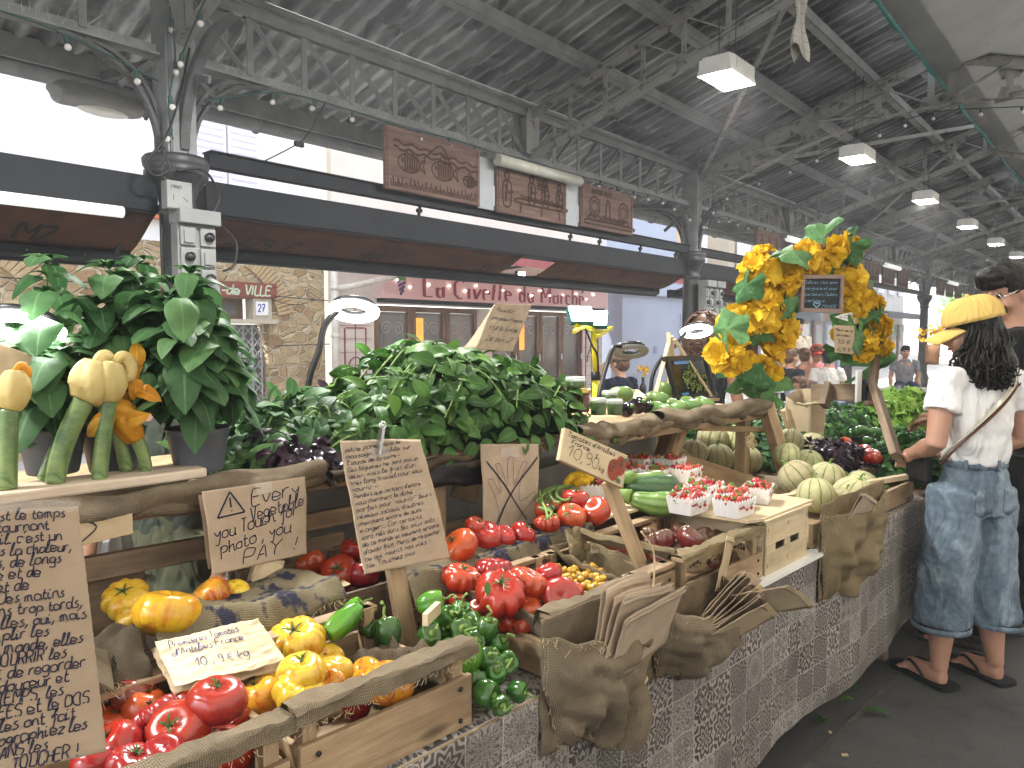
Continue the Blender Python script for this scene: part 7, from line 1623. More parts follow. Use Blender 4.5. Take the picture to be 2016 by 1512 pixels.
for (x, y, lb) in ((1143, 622, 0), (1172, 630, 0)):
    m = MB(); R = Euler((.9, .0, .3-.5*(x > 1150))).to_matrix(); c = e(x, y); m.box(c, (.12, .09, .03), R); h_ = m.build('lamp_head', mat('teal_lamp_body', (.02, .10, .10), None, 5, .4, .4) if 'teal_lamp_body' not in bpy.data.materials else bpy.data.materials['teal_lamp_body'], t); m = MB(); m.box(c+R @ Vector((0, 0, .018)), (.11, .08, .006), R); m.build('lit_glass', FLO, h_)
m = MB(); m.tube(cr([e(1150, 640), e(1166, 680, 1.2), e(1176, 700, 1.2), e(1178, 740, 1.2)], 6), .005, 5); m.build('cable', W['cable'], t)
# ---- the flower arch
AY = lambda px: 3.5+(px-1430)/320*.42
def AP(px, py, dy=0): return PR(px, py, AY(px)+dy)
o = AP(1600, 780); t = thing('flower_arch', 'wooden arch carrying bunches of yellow squash flowers', 'arch', o); m = MB(); m.tube([p-o for p in cr([AP(1488, 800), AP(1480, 690), AP(1490, 590), AP(1540, 515), AP(1610, 490), AP(1670, 510), AP(1712, 590), AP(1722, 690), AP(1712, 800)], 8)], .028, 8); m.build('hoop', W['oldwood'], t)
def bunch_mesh(seed):
    r = random.Random(seed); m = MB()
    for k in range(6):
        a = r.uniform(0, 6.28); ph = r.uniform(.2, 1.35) if k else 0; ax = Vector((sin(ph)*cos(a), sin(ph)*sin(a), cos(ph))); c = ax*.35; 
        for j in range(5):
            b = 2*pi*j/5+r.uniform(-.2, .2); s = ax.orthogonal().normalized(); q = s*cos(b)+ax.cross(s)*sin(b); d = (ax*.9+q*.6).normalized()
            petal(m, c, d, ax*.4-q, r.uniform(.95, 1.25), r.uniform(.9, 1.2), r, r.uniform(.1, 1.3))
    return m.mesh('flower_bunch', PETAL)
BM = [bunch_mesh(k) for k in range(4)]; bs = MB(); 
for k in range(5): bs.tube(cr([(.05*k-.1, 0, .3), (.02*k, .03*k, -.2), (.06*k-.1, 0, -.55)], 4), .05, 5)
BST = bs.mesh('tied_stems', STEM)
where = ['lower left of the arch', 'upper left of the arch', 'top of the arch', 'upper right of the arch', 'lower right of the arch']
for i, (px, py, r, d, w) in enumerate(((1480, 612, 50, (-.1, -1, .2), 'largest, middle of the left leg'), (1431, 698, 40, (-.5, -.8, -.2), 'lowest on the outside of the left leg'), (1506, 722, 38, (.1, -.8, -.5), 'lowest on the inside of the left leg'), (1541, 655, 38, (.6, -.8, -.1), 'inner side of the left leg, lower'), (1520, 600, 30, (.7, -.6, .1), 'inner side of the left leg behind the largest'), (1488, 536, 36, (-.4, -.8, .3), 'upper outside of the left leg'), (1551, 551, 34, (.5, -.8, -.3), 'upper inside of the left leg'), (1590, 517, 34, (.7, -.7, -.3), 'left of the slate under the crown'), (1501, 500, 22, (-.5, -.3, .8), 'small, highest on the left shoulder'), (1646, 488, 44, (.7, -.6, -.1), 'big, at the crown'), (1685, 492, 28, (1, -.2, .1), 'right of the crown, turned away'),
        (1616, 535, 20, (0, -.7, -.7), 'small, just above the slate'), (1674, 555, 36, (-.1, -.9, -.2), 'upper right leg'), (1693, 590, 36, (.1, -.9, -.2), 'middle of the right leg'), (1722, 602, 30, (.7, -.6, 0), 'outer side of the right leg, upper'), (1735, 645, 32, (.8, -.5, -.2), 'outer side of the right leg, middle'), (1678, 618, 24, (-.6, -.7, -.2), 'inner side of the right leg beside the slate'), (1700, 682, 36, (.1, -.9, -.3), 'lowest on the right leg'), (1715, 640, 30, (.3, -.9, 0), 'front of the right leg, middle'), (1744, 680, 24, (.9, -.4, -.1), 'lowest on the outside of the right leg'), (1645, 658, 15, (-.8, -.5, 0), 'single blossom behind the flower price bag'))):
    P = AP(px, py, -.05); b = bpy.data.objects.new('flower_bunch', BM[i % 4]); link(b); b.location = P-Vector(d).normalized()*r*P.y/1480*.45; b.scale = (r*P.y/1480*(.92 if i < 9 else .76),)*3; b.rotation_euler = tilt_to(*d, spin=i*1.3); tag(b, 'yellow squash flower bunch on the arch, '+w, 'flowers', 'flower bunches on the arch'); c = bpy.data.objects.new('tied_stems', BST); link(c, b)
def squash_leaf(seed):
    r = random.Random(seed); m = MB(); N = 14
    def f(u, v):
        a = (u-.5)*2*2.75; rr = v*(1+.16*cos(5*a)+.06*cos(11*a)); return Vector((rr*sin(a)*.8, rr*cos(a)*.9, .22*v*v*cos(2*a)-.30*v*v+.07*sin(a*5)*v))
    rv = .2+.6*r.random(); m.grid(f, 30, 6); m.u = [[(rv+.25*random.random(), .1+.8*random.random())]*4 for _ in m.u]; return m.mesh('squash_leaf', SQL)
SLM = [squash_leaf(k) for k in range(4)]
for i, (px, py, r, d) in enumerate(((1432, 648, 36, (-.7, -.7, .2)), (1452, 742, 34, (-.4, -.8, -.2)), (1522, 772, 40, (.2, -.9, -.3)), (1484, 758, 34, (0, -.9, -.3)), (1532, 562, 34, (.1, -.9, .2)), (1520, 508, 34, (-.2, -.6, .8)), (1560, 494, 38, (.0, -.5, .9)), (1597, 500, 34, (.4, -.6, .5)), (1620, 468, 42, (-.5, -.8, .2)), (1672, 480, 34, (-.3, -.9, .3)), (1645, 530, 28, (.2, -.8, -.3)), (1560, 590, 36, (.6, -.7, 0)), (1552, 622, 34, (.5, -.8, -.1)), (1530, 690, 30, (.6, -.8, 0)), (1480, 660, 36, (.2, -.9, 0)), (1470, 560, 30, (-.6, -.7, .3)), (1710, 722, 44, (.1, -.9, -.35)), (1672, 645, 32, (-.4, -.8, -.2)), (1690, 655, 34, (.3, -.9, .1)), (1718, 566, 28, (.6, -.6, .4)), (1664, 595, 28, (-.5, -.8, 0)), (1725, 625, 30, (.4, -.9, .2)), (1745, 700, 28, (.6, -.7, -.2)), (1600, 545, 26, (.2, -.8, -.4)), (1505, 640, 34, (.5, -.8, .1)), (1655, 690, 26, (-.2, -.9, -.3)))):
    P = AP(px, py, .0 if i % 3 else -.11); b = bpy.data.objects.new('squash_leaf', SLM[i % 4]); link(b); b.location = P; b.scale = (r*P.y/1480*1.28,)*3; b.rotation_euler = tilt_to(*d, spin=random.uniform(0, 6)); tag(b, 'broad green squash leaf tucked between the yellow bunches of the arch', 'leaf', 'squash leaves on the arch')
# ---- herb stall right of the arch
hs_ = sthing('herb_stall', 'trestle with a dark skirt carrying the herb and vegetable crates beside the woman', 'stall', 3.72, .0, 0); m = MB(); m.grid(lambda u, v: (2.6*u, -.01-.015*sin(u*22)*v, .76-.54*v), 40, 8); m.build('skirt', mat('dark_brown_skirt', (.05, .042, .036), (.035, .03, .026), 5, .8, .1), hs_); m = MB(); m.box((1.3, .8, .755), (2.6, 1.6, .02)); m.build('table_top', W['oldwood'], hs_)
for i, (s, n, a, b_, h, cnt, L, w, mt, lb) in enumerate(((5.1, 1.1, .85, .45, .20, 1000, .06, .03, PARS, 'wide bank of dark parsley behind the leaning plank'), (4.05, 1.25, .30, .24, .22, 340, .06, .018, PARS, 'feathery dark herbs left of the parsley bank'), (4.0, .85, .34, .22, .16, 320, .07, .04, BASILD, 'rocket and basil leaves behind the melons'), (3.85, .50, .30, .20, .12, 320, .06, .03, PURP, 'purple basil between the melons and the tomatoes'), (4.05, .12, .36, .18, .14, 420, .07, .035, PARS, 'flat green herbs hanging over the stall edge'), (4.55, .32, .42, .24, .13, 380, .07, .02, PARS, 'bundles of leafy celery in front of the leaning plank'), (5.6, .75, .34, .30, .22, 300, .09, .09, LETT, 'pale frilly lettuces beside the woman, front heap'), (6.1, .80, .36, .28, .24, 280, .09, .09, LETT, 'pale frilly lettuces beside the woman, rear heap'), (4.0, 1.35, .3, .2, .1, 160, .06, .02, PARS, 'chives and dill at the back of the herb stall'))):
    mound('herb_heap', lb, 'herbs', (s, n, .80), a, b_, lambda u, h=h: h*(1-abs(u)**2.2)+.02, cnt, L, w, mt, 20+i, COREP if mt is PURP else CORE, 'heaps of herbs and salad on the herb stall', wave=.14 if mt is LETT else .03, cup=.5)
for i, (px, py, n, r, k) in enumerate(((1693, 848, .62, .034, 0), (1703, 828, .75, .038, 1), (1722, 852, .6, .036, 2), (1707, 867, .55, .026, 0), (1680, 852, .66, .03, 1), (1790, 860, .7, .04, 2), (1800, 880, .5, .045, 0), (1780, 890, .45, .04, 1), (1822, 868, .6, .04, 2), (1815, 897, .4, .05, 0), (1770, 876, .6, .035, 1))):
    egg('green avocado or courgette on the herb stall, '+['left of the leaning plank, front', 'left of the leaning plank, rear', 'touching the leaning plank', 'round one in front', 'leftmost'][i] if i < 5 else 'pale green squash right of the leaning plank, '+['rear left', 'middle', 'front left', 'rear right', 'front right by the woman', 'beside the plank'][i-5], px, py, n, r, (random.uniform(-1, 1), -.3, .3), [PEP, MAN, PEPL][k] if i > 4 else PEP, 'squash', 'green vegetables on the herb stall', 'green_squash', False)
tset([(1700, 888, 14, 'red', 'smooth', 'red tomato on the herb stall, upper left of the cluster', {'z': .87, 'top': None}), (1716, 898, 17, 'red', 'smooth', 'largest red tomato on the herb stall', {'z': .87, 'top': None}), (1665, 872, 12, 'red', 'smooth', 'red tomato on the herb stall beside the purple basil', {'z': .88, 'top': None}), (1727, 903, 12, 'red', 'smooth', 'red tomato on the herb stall, right of the cluster', {'z': .87, 'top': None}), (1800, 932, 13, 'red', 'smooth', 'red tomato in the crate by the woman, left one', {'z': .82, 'top': None}), (1820, 925, 13, 'red', 'smooth', 'red tomato in the crate by the woman, right one', {'z': .82, 'top': None})], .87, 'red tomatoes on the herb stall')
leaning('beam', 'heavy weathered plank leaning at the right foot of the arch', PR(1722, 762, 3.55), PR(1766, 902, 3.25), .085, .03, 'oldwood', (SY, -SX, .3), 'plank'); leaning('beam', 'horizontal weathered beam between the feet of the arch', PR(1602, 772, 4.0), PR(1722, 772, 3.62), .04, .085, 'oldwood', (0, 0, 1), 'plank'); leaning('beam', 'short weathered strut at the left end of the beam', PR(1632, 756, 3.85), PR(1622, 800, 3.8), .06, .03, 'oldwood', (SY, -SX, 0), 'plank')
for i, (a, b_, lb) in enumerate((((1772, 902), (1850, 905), 'thin batten edging the squash at the woman'), ((1700, 925), (1790, 945), 'thin batten in front of the leafy celery'), ((1790, 940), (1800, 985), 'short upright batten by the tomatoes'))): leaning('batten', lb, PN(*a, .35-.1*i), PN(*b_, .35-.1*i), .02, .025, 'oldwood', (0, 0, 1), 'batten', 'battens of the herb stall')
t = thing('kraft_bag', 'open brown paper bag of greens standing behind the melons', 'paper bag', PN(1585, 885, .75), RS); m = MB()
def kb(u, v):
    a = u*2*pi; sq = 1/max(abs(cos(a)), abs(sin(a)))**.75; return (.105*sq*cos(a)*(1+.1*v), .07*sq*sin(a)*(1+.15*v), .30*v+.012*nz(cos(a)*2, sin(a)*2, v*3)+(.04*sin(a+.8) if v > .95 else 0))
m.grid(kb, 40, 12, .5, .3, thick=.001); m.build('bag', KRAFT_L, t); m = MB(); rl = random.Random(6)
for k in range(12): leaf(m, (rl.uniform(-.06, .06), rl.uniform(-.05, .02), .22), (rl.uniform(-1, 1), -.5, .8), (0, -.4, 1), .10, .04, .3, .8, rl, wave=.1)
m.build('greens', BASILD, t)
t = thing('weighing_scale', 'grey weighing scale with a blue display behind the brown bag', 'scale', PN(1560, 800, 1.15), RS); m = MB(); m.box((0, 0, .0), (.14, .14, .06)); m.poly([(-.06, -.02, .03), (.06, -.02, .03), (.06, .02, .13), (-.06, .02, .13)], .03, (0, 1, 0)); m.build('body', W['greyplastic'], t, .008); m = MB(); m.poly([(-.03, -.0165, .06), (.035, -.0165, .06), (.035, -.0045, .10), (-.03, -.0045, .10)], .003, (0, -1, .2)); m.build('display', emit('blue_display', (.1, .3, 1), 1.2), t)
t = thing('metal_bracket', 'white metal bracket with a black clamp at the right foot of the arch', 'bracket', PR(1690, 760, 3.5), RS); m = MB(); m.box((0, 0, .0), (.06, .012, .15)); m.build('plate', W['white'], t, .004); m = MB(); m.box((.06, .0, -.02), (.05, .04, .10)); m.tube([(.06, 0, -.07), (.06, 0, -.03)], .022, 10); m.build('clamp', W['black'], t)
# ================================================================== handwritten signs
CARD = mat('corrugated_cardboard', (.36, .275, .195), (.30, .225, .155), 5, .85, .1, bmp=.3, bscale=20); TAPE = glassy('clear_tape', (.8, .8, .8), .18, .12)
rs = random.Random(21); W['chalk'] = mat('blue_chalk', (.18, .36, .48), None)
def sign(label, c, mt, lines, curl=.004, cat='sign', pen=.0022, ink='ink', crease=0, name='paper_sign', wave=None, back=True, extra=None):
    """sheet over four corner points (bottom left, bottom right, top right, top left); lines: (text, u, v, cap height, angle, width)"""
    A, B, C, D = [Vector(p) for p in c]; o = (A+B)/2; t = thing(name, label, cat, o); W_, H_ = ((B-A).length+(C-D).length)/2, ((D-A).length+(C-B).length)/2
    N0 = (B-A).cross(D-A).normalized(); N0 = -N0 if N0.y > 0 else N0
    def P(u, v):
        q = A*(1-u)*(1-v)+B*u*(1-v)+C*u*v+D*(1-u)*v - o
        k = curl*(nz(u*2.3, v*2.3, W_*50)*1.6+sin(u*3+v*2)) + crease*(abs(nz(u*5, v*5, 3))+.5*abs(nz(u*11, v*11, 8))) + (wave(u, v) if wave else 0)
        return q - N0*k
    m = MB(); m.grid(P, 44, 44, W_, H_, thick=.0012); sh_ = m.build('sheet', mt, t)
    def sf(x, y):
        u, v = x/W_, y/H_; return P(u, v), N0
    m = MB()
    for ln in lines:
        txt, u, v, h = ln[:4]; ang = ln[4] if len(ln) > 4 else 0; wd = ln[5] if len(ln) > 5 else None
        st, L = strokes(txt, h, .18, .3, rnd=rs); k = wd*W_/L if wd else 1; ca, sa = cos(ang), sin(ang)
        if wd is not None and wd < 0: k = 1; u = u - L/W_
        for p in st: ribbon(m, [(u*W_+(a*k)*ca-b*sa, v*H_+(a*k)*sa+b*ca) for a, b in p], pen, sf, .0016, 4)
    for p, w in (extra(W_, H_) if extra else []): ribbon(m, p, w, sf, .0016, 6)
    if m.f: m.build('handwriting', W[ink], t)
    return t, sf, W_, H_, N0, o
def tape(t, sf, W_, H_, u, v, w, h):
    m = MB(); m.grid(lambda a, b: Vector(sf((u+w*(a-.5))*W_, (v+h*(b-.5))*H_)[0]) - Vector((0, .003, 0))+Vector((0, .002*nz(a*9, b*9), 0)), 8, 4); m.build('tape', TAPE, t)
L1 = ["Vivre sur cette Terre, c'est le temps", "d'une terre tournant", "autour du soleil. c'est un", "travail sous la chaleur,", "des mains sèches, de longs", "mois de patience et de", "d'endurance et de", "SOLEIL. Des matins", "tôt et des soins trop tards,", "elles sont belles, oui, mais", "avant de remplir les", "assiettes du monde, elles", "sont là pour NOURRIR les", "hommes. Merci de regarder", "avec douceur et", "respecter le TEMPS, les", "mains CREVASSEES et le DOS", "de ceux qui les ont fait", "Photographiez les", "à loisir SANS les", "TOUCHER !"]
RU = [.90, .78, .86, .92, .84, .70, .62, .84, .95, .97, .72, .93, .82, .93, .82, .78, .93, .84, .90, .66, .84]
cn1 = [PN(-150, 1560, -.02), PN(211, 1478, -.02), PN(152, 998, .10), PN(-150, 1012, .10)]
t, sf, W_, H_, N0, o = sign('tall corrugated cardboard sign covered in handwriting at the left edge', cn1, CARD, [(tx, RU[i], .955-.0475*i, .0135, -.0, -1) for i, tx in enumerate(L1)], .003, pen=.0016, wave=lambda u, v: .0012*sin(v*150))
m = MB(); m.grid(lambda a, b: PN(-20+175*a+6*sin(b*5), 985+22*b, .09)-o, 10, 4); m.build('tape', TAPE, t)
cn2 = [PN(420, 1132, .50), PN(606, 1090, .50), PN(598, 938, .52), PN(400, 968, .52)]
tri = lambda W_, H_: [([(.10*W_, .66*H_), (.24*W_, .95*H_), (.36*W_, .68*H_), (.10*W_, .66*H_)], .0035), ([(.235*W_, .88*H_), (.235*W_, .76*H_)], .0035), ([(.235*W_, .725*H_), (.238*W_, .715*H_)], .004)]
def straight(fn): return lambda W_, H_: [(seg, w) for p, w in fn(W_, H_) for seg in [[p[i], p[i+1]] for i in range(len(p)-1)]]
t, sf, W_, H_, N0, o = sign('brown paper bag sign warning that every vegetable touched for a photo must be paid', cn2, KRAFT, [('Every', .44, .74, .032, .08, .50), ('Vegetable', .42, .545, .028, .14, .56), ('you Touch for', .05, .40, .028, .12, .86), ('photo , you', .10, .22, .026, .12, .74), ('PAY !', .30, .05, .030, .06, .62)], .004, pen=.0023, extra=straight(tri)); tape(t, sf, W_, H_, .58, .93, .16, .13)
m = MB(); m.grid(lambda a, b: Vector(sf((-.02+.9*a)*W_, (.04+.9*b)*H_)[0])+Vector((-.012, .018, .006*a)), 6, 6); m.build('back_sheet', CARD, t)
L3 = ["petite parenthèse de", "passage, visible sur", "l'source de la terre -", "Ces légumes ne sont pas un", "désir, mais le fruit d'un", "très long travail pour vous", "nourrir -", "Pendant que certains d'entre", "vous cherchent le cliché", "parfait pour \"nourrir\" leurs", "réseaux sociaux, d'autres", "cherchent encore de quoi", "manger... Car certains", "sont nés dans les sous sols", "de ce monde et meurent encore", "d'avoir faim. Merci de respecter", "ce qui nourrit nos vies -", "Ne Touchez pas"]
W3 = [.72, .86, .68, .92, .86, .94, .32, .88, .76, .99, .86, .82, .80, .94, .99, .99, .84, .62]
cn3 = [PN(718, 1130, .34), PN(888, 1098, .34), PN(826, 866, .46), PN(672, 866, .46)]
t, sf, W_, H_, N0, o = sign('brown paper covered in small handwriting, clipped to the shelf and nailed on a stake', cn3, KRAFT, [(tx, .04+.0*i, .91-.0515*i, .0098, .10, W3[i]*.93) for i, tx in enumerate(L3)], .006, pen=.0012, crease=.005); tape(t, sf, W_, H_, .42, .90, .22, .08)
cl = thing('bulldog_clip', 'silver bulldog clip holding the handwritten brown paper', 'clip', PN(738, 868, .455), RS); m = MB(); m.bar((0, -.012, -.03), (.012, -.012, .03), .016, .008); m.tube([(.014+.008*cos(a), -.012, .036+.008*sin(a)) for a in [2*pi*i/12 for i in range(13)]], .003, 6); m.build('clip', W['steel'], cl)
stk = lambda lb, a, b, w, h, wd, n='sign_stake': leaning(n, lb, a, b, w, h, wd, (SY, -SX, .3), 'stake', 'wooden stakes of the signs')
stk('wide pine stake carrying the handwritten brown paper', PN(768, 1060, .385), PN(808, 1290, .31), .047, .018, 'crate')
cn4 = [PN(953, 1048, .52), PN(1058, 1030, .52), PN(1058, 874, .56), PN(950, 874, .56)]
def hand(W_, H_):
    F = lambda L: [((x-953)/107*W_, (1040-y)/166*H_) for x, y in L]
    o = [(F([(983, 1038), (978, 985), (963, 950), (965, 942), (972, 945), (985, 970), (980, 925), (978, 915), (984, 912), (988, 920), (998, 957), (1000, 905), (1004, 900), (1009, 905), (1012, 957), (1026, 915), (1031, 910), (1034, 916), (1024, 955), (1026, 990), (1050, 975), (1053, 985), (1035, 1010), (1013, 1040)]), .0012)]
    for dx in (0, 2.5, 4): o += [(F([(961+dx, 906+dx), (1005+dx*.5, 975), (1040, 1030)]), .0022), (F([(1056, 900+dx), (1005+dx*.6, 975), (967+dx, 1044)]), .0022)]
    return o
t, sf, W_, H_, N0, o = sign('brown paper bag with a drawn hand crossed out by a big X', cn4, KRAFT, [], .005, extra=hand, crease=.003); tape(t, sf, W_, H_, .48, .9, .3, .12)
# wooden price board with painted tomatoes
cn5 = [PN(1101, 905, .13), PN(1226, 961, .13), PN(1236, 897, .15), PN(1112, 842, .15)]
def planked(label, c, lines, name, mt, thick, pen=.0022, extra=None):
    t, sf, W_, H_, N0, o = sign(label, c, mt, lines, 0, pen=pen, name=name, extra=extra); A, B, C, D = [Vector(p)-o for p in c]
    m = MB(); m.poly([A, B, C, D], thick, -N0); bd = m.build('board', mt, t); bd.location = -N0*.0014; return t, sf, W_, H_, N0
t, sf, W_, H_, N0 = planked('slanted wooden price board for tomatoes with two painted tomatoes', cn5, [("Tomates d'Antibes", .05, .80, .0125, 0, .74), ('France', .12, .62, .0115, 0, .28), ('10,90', .08, .20, .030, 0, .48), ('€', .50, .50, .012), ('kg', .57, .20, .013, 0, .09)], 'price_board', W['pale'], .008, pen=.0017)
m = MB(); k = 0
for (cx, cy_, rx, ry) in ((.80, .40, .085, .30), (.90, .60, .075, .27)):
    for j in range(5): ribbon(m, [(cx*W_+rx*W_*(1-j*.2)*cos(a), cy_*H_+ry*H_*(1-j*.2)*sin(a)) for a in [2*pi*i/24 for i in range(25)]], .0042, sf, .0018+.0001*k, 2); k += 1
m.build('painted_tomatoes', mat('painted_tomato_red', (.33, .06, .03), (.22, .035, .02), 40, .6, .2), t)
m = MB()
for (cx, cy_) in ((.79, .48), (.91, .66)):
    for a in range(7): ribbon(m, [(cx*W_, cy_*H_), (cx*W_+.006*cos(a*.9), cy_*H_+.009*sin(a*.9)), (cx*W_+.010*cos(a*.9+.2), cy_*H_+.017*sin(a*.9+.2))], .0016, sf, .0032, 3)
for (cx, cy_) in ((.9, .12), (.97, .78)): ribbon(m, [(cx*W_-.008, cy_*H_), (cx*W_, cy_*H_+.004), (cx*W_+.008, cy_*H_-.002)], .010, sf, .0022, 3)
m.build('painted_leaves', mat('painted_dark_green', (.03, .11, .05), None), t)
stk('pine stake carrying the painted tomato price board', PN(1196, 945, .165), PN(1262, 1112, .10), .046, .016, 'crate')
cn6 = [PZ(345, 1350, .905), PZ(562, 1298, .90), PZ(508, 1218, .955), PZ(305, 1262, .95)]
t, sf, W_, H_, N0, o = sign('crumpled pale price paper lying on the tomatoes of the front crates', cn6, mat('crumpled_cream_paper', (.62, .54, .38), (.55, .46, .30), 10, .75, .2, bmp=.5, bscale=30), [('Premières Tomates', .10, .80, .014, 0, .66), ("d'Antibes France", .10, .62, .0135, 0, .66), ('10 , 9 € kg', .24, .28, .018, 0, .50)], .002, ink='blueink', crease=.006, pen=.0013, name='price_paper')
m = MB(); m.grid(lambda a, b: Vector(sf((-.03+1.02*a)*W_, (-.03+1.03*b)*H_)[0])+Vector((-.004*b, .006, -.014+.006*nz(a*5, b*5))), 20, 20, thick=.001); m.build('under_sheet', KRAFT_L, t)
cn7 = [PN(940, 688, .80), PN(1010, 692, .80), PN(1046, 600, .82), PN(978, 597, .82)]
t, sf, W_, H_, N0, o = sign('folded brown paper price sign for basil standing in the basil heap', cn7, KRAFT, [('Basilic', .08, .84, .014, -.1, .5), ("d'Antibes France", .05, .66, .0125, -.08, .88), ('13,€ la botte', .08, .44, .014, -.05, .82), ('2€ les 2', .10, .20, .017, -.02, .74)], .004, pen=.0017, crease=.004)
m = MB(); m.grid(lambda a, b: Vector(sf(-.002, b*H_)[0]).lerp(PN(905, 688, .9)-o, a*(1-b*.92)), 6, 10, thick=.001); m.build('back_flap', CARD, t)
# slate, flower prices and a card on the arch
cn8 = [AP(1577, 610, -.10), AP(1654, 612, -.12), AP(1657, 545, -.12), AP(1580, 545, -.10)]
t, sf, W_, H_, N0, o = sign('small framed slate with blue chalk writing hanging in the flower arch', cn8, mat('slate', (.012, .016, .022), (.025, .03, .036), 12, .7, .3), [('Cultiver, c\'est semer', .06, .80, .013, 0, .86), ('une graine et savoir', .06, .62, .013, 0, .86), ('que Demain, Dedans,', .06, .44, .013, 0, .86), ('y germera un', .08, .26, .012, 0, .52), ('MONDE', .52, .08, .014, 0, .38)], 0, pen=.0014, ink='chalk', name='slate', cat='slate')
m = MB(); ribbon(m, [(.38*W_, .08*H_), (.30*W_, .18*H_), (.33*W_, .24*H_), (.38*W_, .20*H_), (.43*W_, .24*H_), (.46*W_, .18*H_), (.38*W_, .08*H_)], .006, sf, .002, 4); m.build('chalk_heart', W['chalk'], t)
m = MB(); q = [Vector(p)-o for p in cn8]
for a, b in ((0, 1), (1, 2), (2, 3), (3, 0)): m.bar(q[a]+N0*.001+(q[a]-q[b]).normalized()*.008, q[b]+N0*.001+(q[b]-q[a]).normalized()*.008, .018, .016, N0)
m.build('slate_frame', mat('mauve_wood_frame', (.22, .15, .13), (.28, .2, .17), 10, .6, .3), t)
cn9 = [AP(1643, 694, -.10), AP(1682, 698, -.10), AP(1680, 642, -.10), AP(1643, 640, -.10)]
t, sf, W_, H_, N0, o = sign('small brown price bag for courgette flowers hanging on the right side of the arch', cn9, KRAFT_L, [('Fleurs de Co', .06, .82, .009, -.05, .88), ("d'Antibes", .10, .62, .009, 0, .66), ('3,5 €', .14, .36, .017, 0, .66), ('6,9 €', .12, .08, .017, 0, .72)], .003, pen=.0022); m = MB(); m.grid(lambda a, b: Vector(sf(W_, b*H_)[0]).lerp(AP(1697, 700, -.03)-o, a*(1-b*.85)), 5, 8, thick=.001); m.build('side_flap', CARD, t)
cn10 = [AP(1642, 624, -.08), AP(1688, 638, -.08), AP(1692, 612, -.08), AP(1660, 618, -.08)]
sign('white printed card tucked above the flower price bag', cn10, W['white'], [('le 8 a 20', .12, .2, .008, 0, .7), ('me 8 a', .2, .55, .007, 0, .6)], .002, pen=.002)
# small things at the left edge and in the crates
t = thing('wood_tag', 'small bare wooden tag between the green peppers', 'tag', PZ(850, 1208, .90), RS+.5); m = MB(); m.box((0, 0, 0), (.075, .012, .025)); m.build('board', W['pale'], t)
sign('brown card with a red edge behind the pale blossoms at the left', [PN(-30, 775, .72), PN(55, 760, .72), PN(62, 700, .74), PN(-30, 665, .74)], KRAFT_L, [], .002, cat='card')
sign('yellowish card with a drawn arrow hanging under the shelf at the left', [PN(150, 1078, .55), PN(262, 1050, .55), PN(260, 1002, .56), PN(150, 1018, .56)], KRAFT_L, [], .002, cat='card', extra=lambda W_, H_: [([(.1*W_, .9*H_), (.35*W_, .55*H_), (.1*W_, .15*H_)], .003)])
sign('small buff price slip on the edge of the red tomato crate', [PZ(640, 1152, .90), PZ(672, 1140, .90), PZ(690, 1150, .93), PZ(655, 1165, .92)], KRAFT_L, [], .001, cat='card')
stk('pale stake holding the every vegetable sign', PN(535, 1105, .515), PN(508, 1165, .50), .05, .016, 'pale')
# ================================================================== people
SKIN = mat('skin', (.42, .235, .16), (.36, .19, .125), 9, .5, .4, sss=.12, bmp=.08, bscale=90); SKIN2 = mat('tanned_skin', (.34, .17, .105), (.28, .135, .08), 9, .5, .4, sss=.1)
HAIRB = mat('black_hair', (.006, .005, .005), (.014, .012, .011), 60, .4, .5, bmp=.6, bscale=160, stretch=(1, 1, .12)); HAIRB.node_tree.nodes['Principled BSDF'].inputs['Specular IOR Level'].default_value = .2; HAIRC = mat('brown_curls', (.05, .022, .012), (.12, .06, .03), 30, .5, .4); LIP = mat('lips', (.34, .11, .09), None); EYE = mat('eye', (.02, .015, .012), None, 5, .2, .5)
def cloth_mat(name, c1, c2, scale=6, fold=.5):
    m, nt, b = base(name, .85, .15); fold *= 1.7; co = coords(nt, 'Object'); setc(nt, b, ramp(nt, noisen(nt, co, scale, 5), [(.35, c1), (.65, c2)]))
    f = noisen(nt, nd(nt, 'Mapping', i0=co, Scale=(1, 1, .45), Rotation=(.4, .3, 0)).outputs[0], 9, 2, .5, 1.2); setn(nt, b, bump(nt, f, fold, .05, bump(nt, noisen(nt, co, 500, 2), .15, .002))); return m
def denim():
    m, nt, b = base('washed_denim', .9, .1); co = coords(nt, 'Object'); f = noisen(nt, nd(nt, 'Mapping', i0=co, Scale=(1, 1, .4), Rotation=(.3, .5, 0)).outputs[0], 7, 3, .6, 1.5)
    c = ramp(nt, mathn(nt, 'MULTIPLY_ADD', noisen(nt, co, 45, 4), .3, mathn(nt, 'MULTIPLY', f, .75)), [(.33, (.06, .082, .108)), (.52, (.125, .165, .205)), (.72, (.26, .32, .365))]); setc(nt, b, c); setn(nt, b, bump(nt, f, .7, .05, bump(nt, noisen(nt, co, 420, 2), .3, .002))); return m
CL = lambda n, c, k=.8: cloth_mat(n, c, tuple(x*k for x in c))
TSH = CL('white_tshirt', (.72, .71, .70), .93); BLK = CL('black_tshirt', (.014, .014, .016)); DEN = denim(); NAVY = CL('navy_tshirt', (.012, .016, .03)); OLIVE = CL('olive_cargo_cloth', (.10, .105, .065)); YCAP = CL('yellow_cap_cotton', (.62, .43, .13), .92)
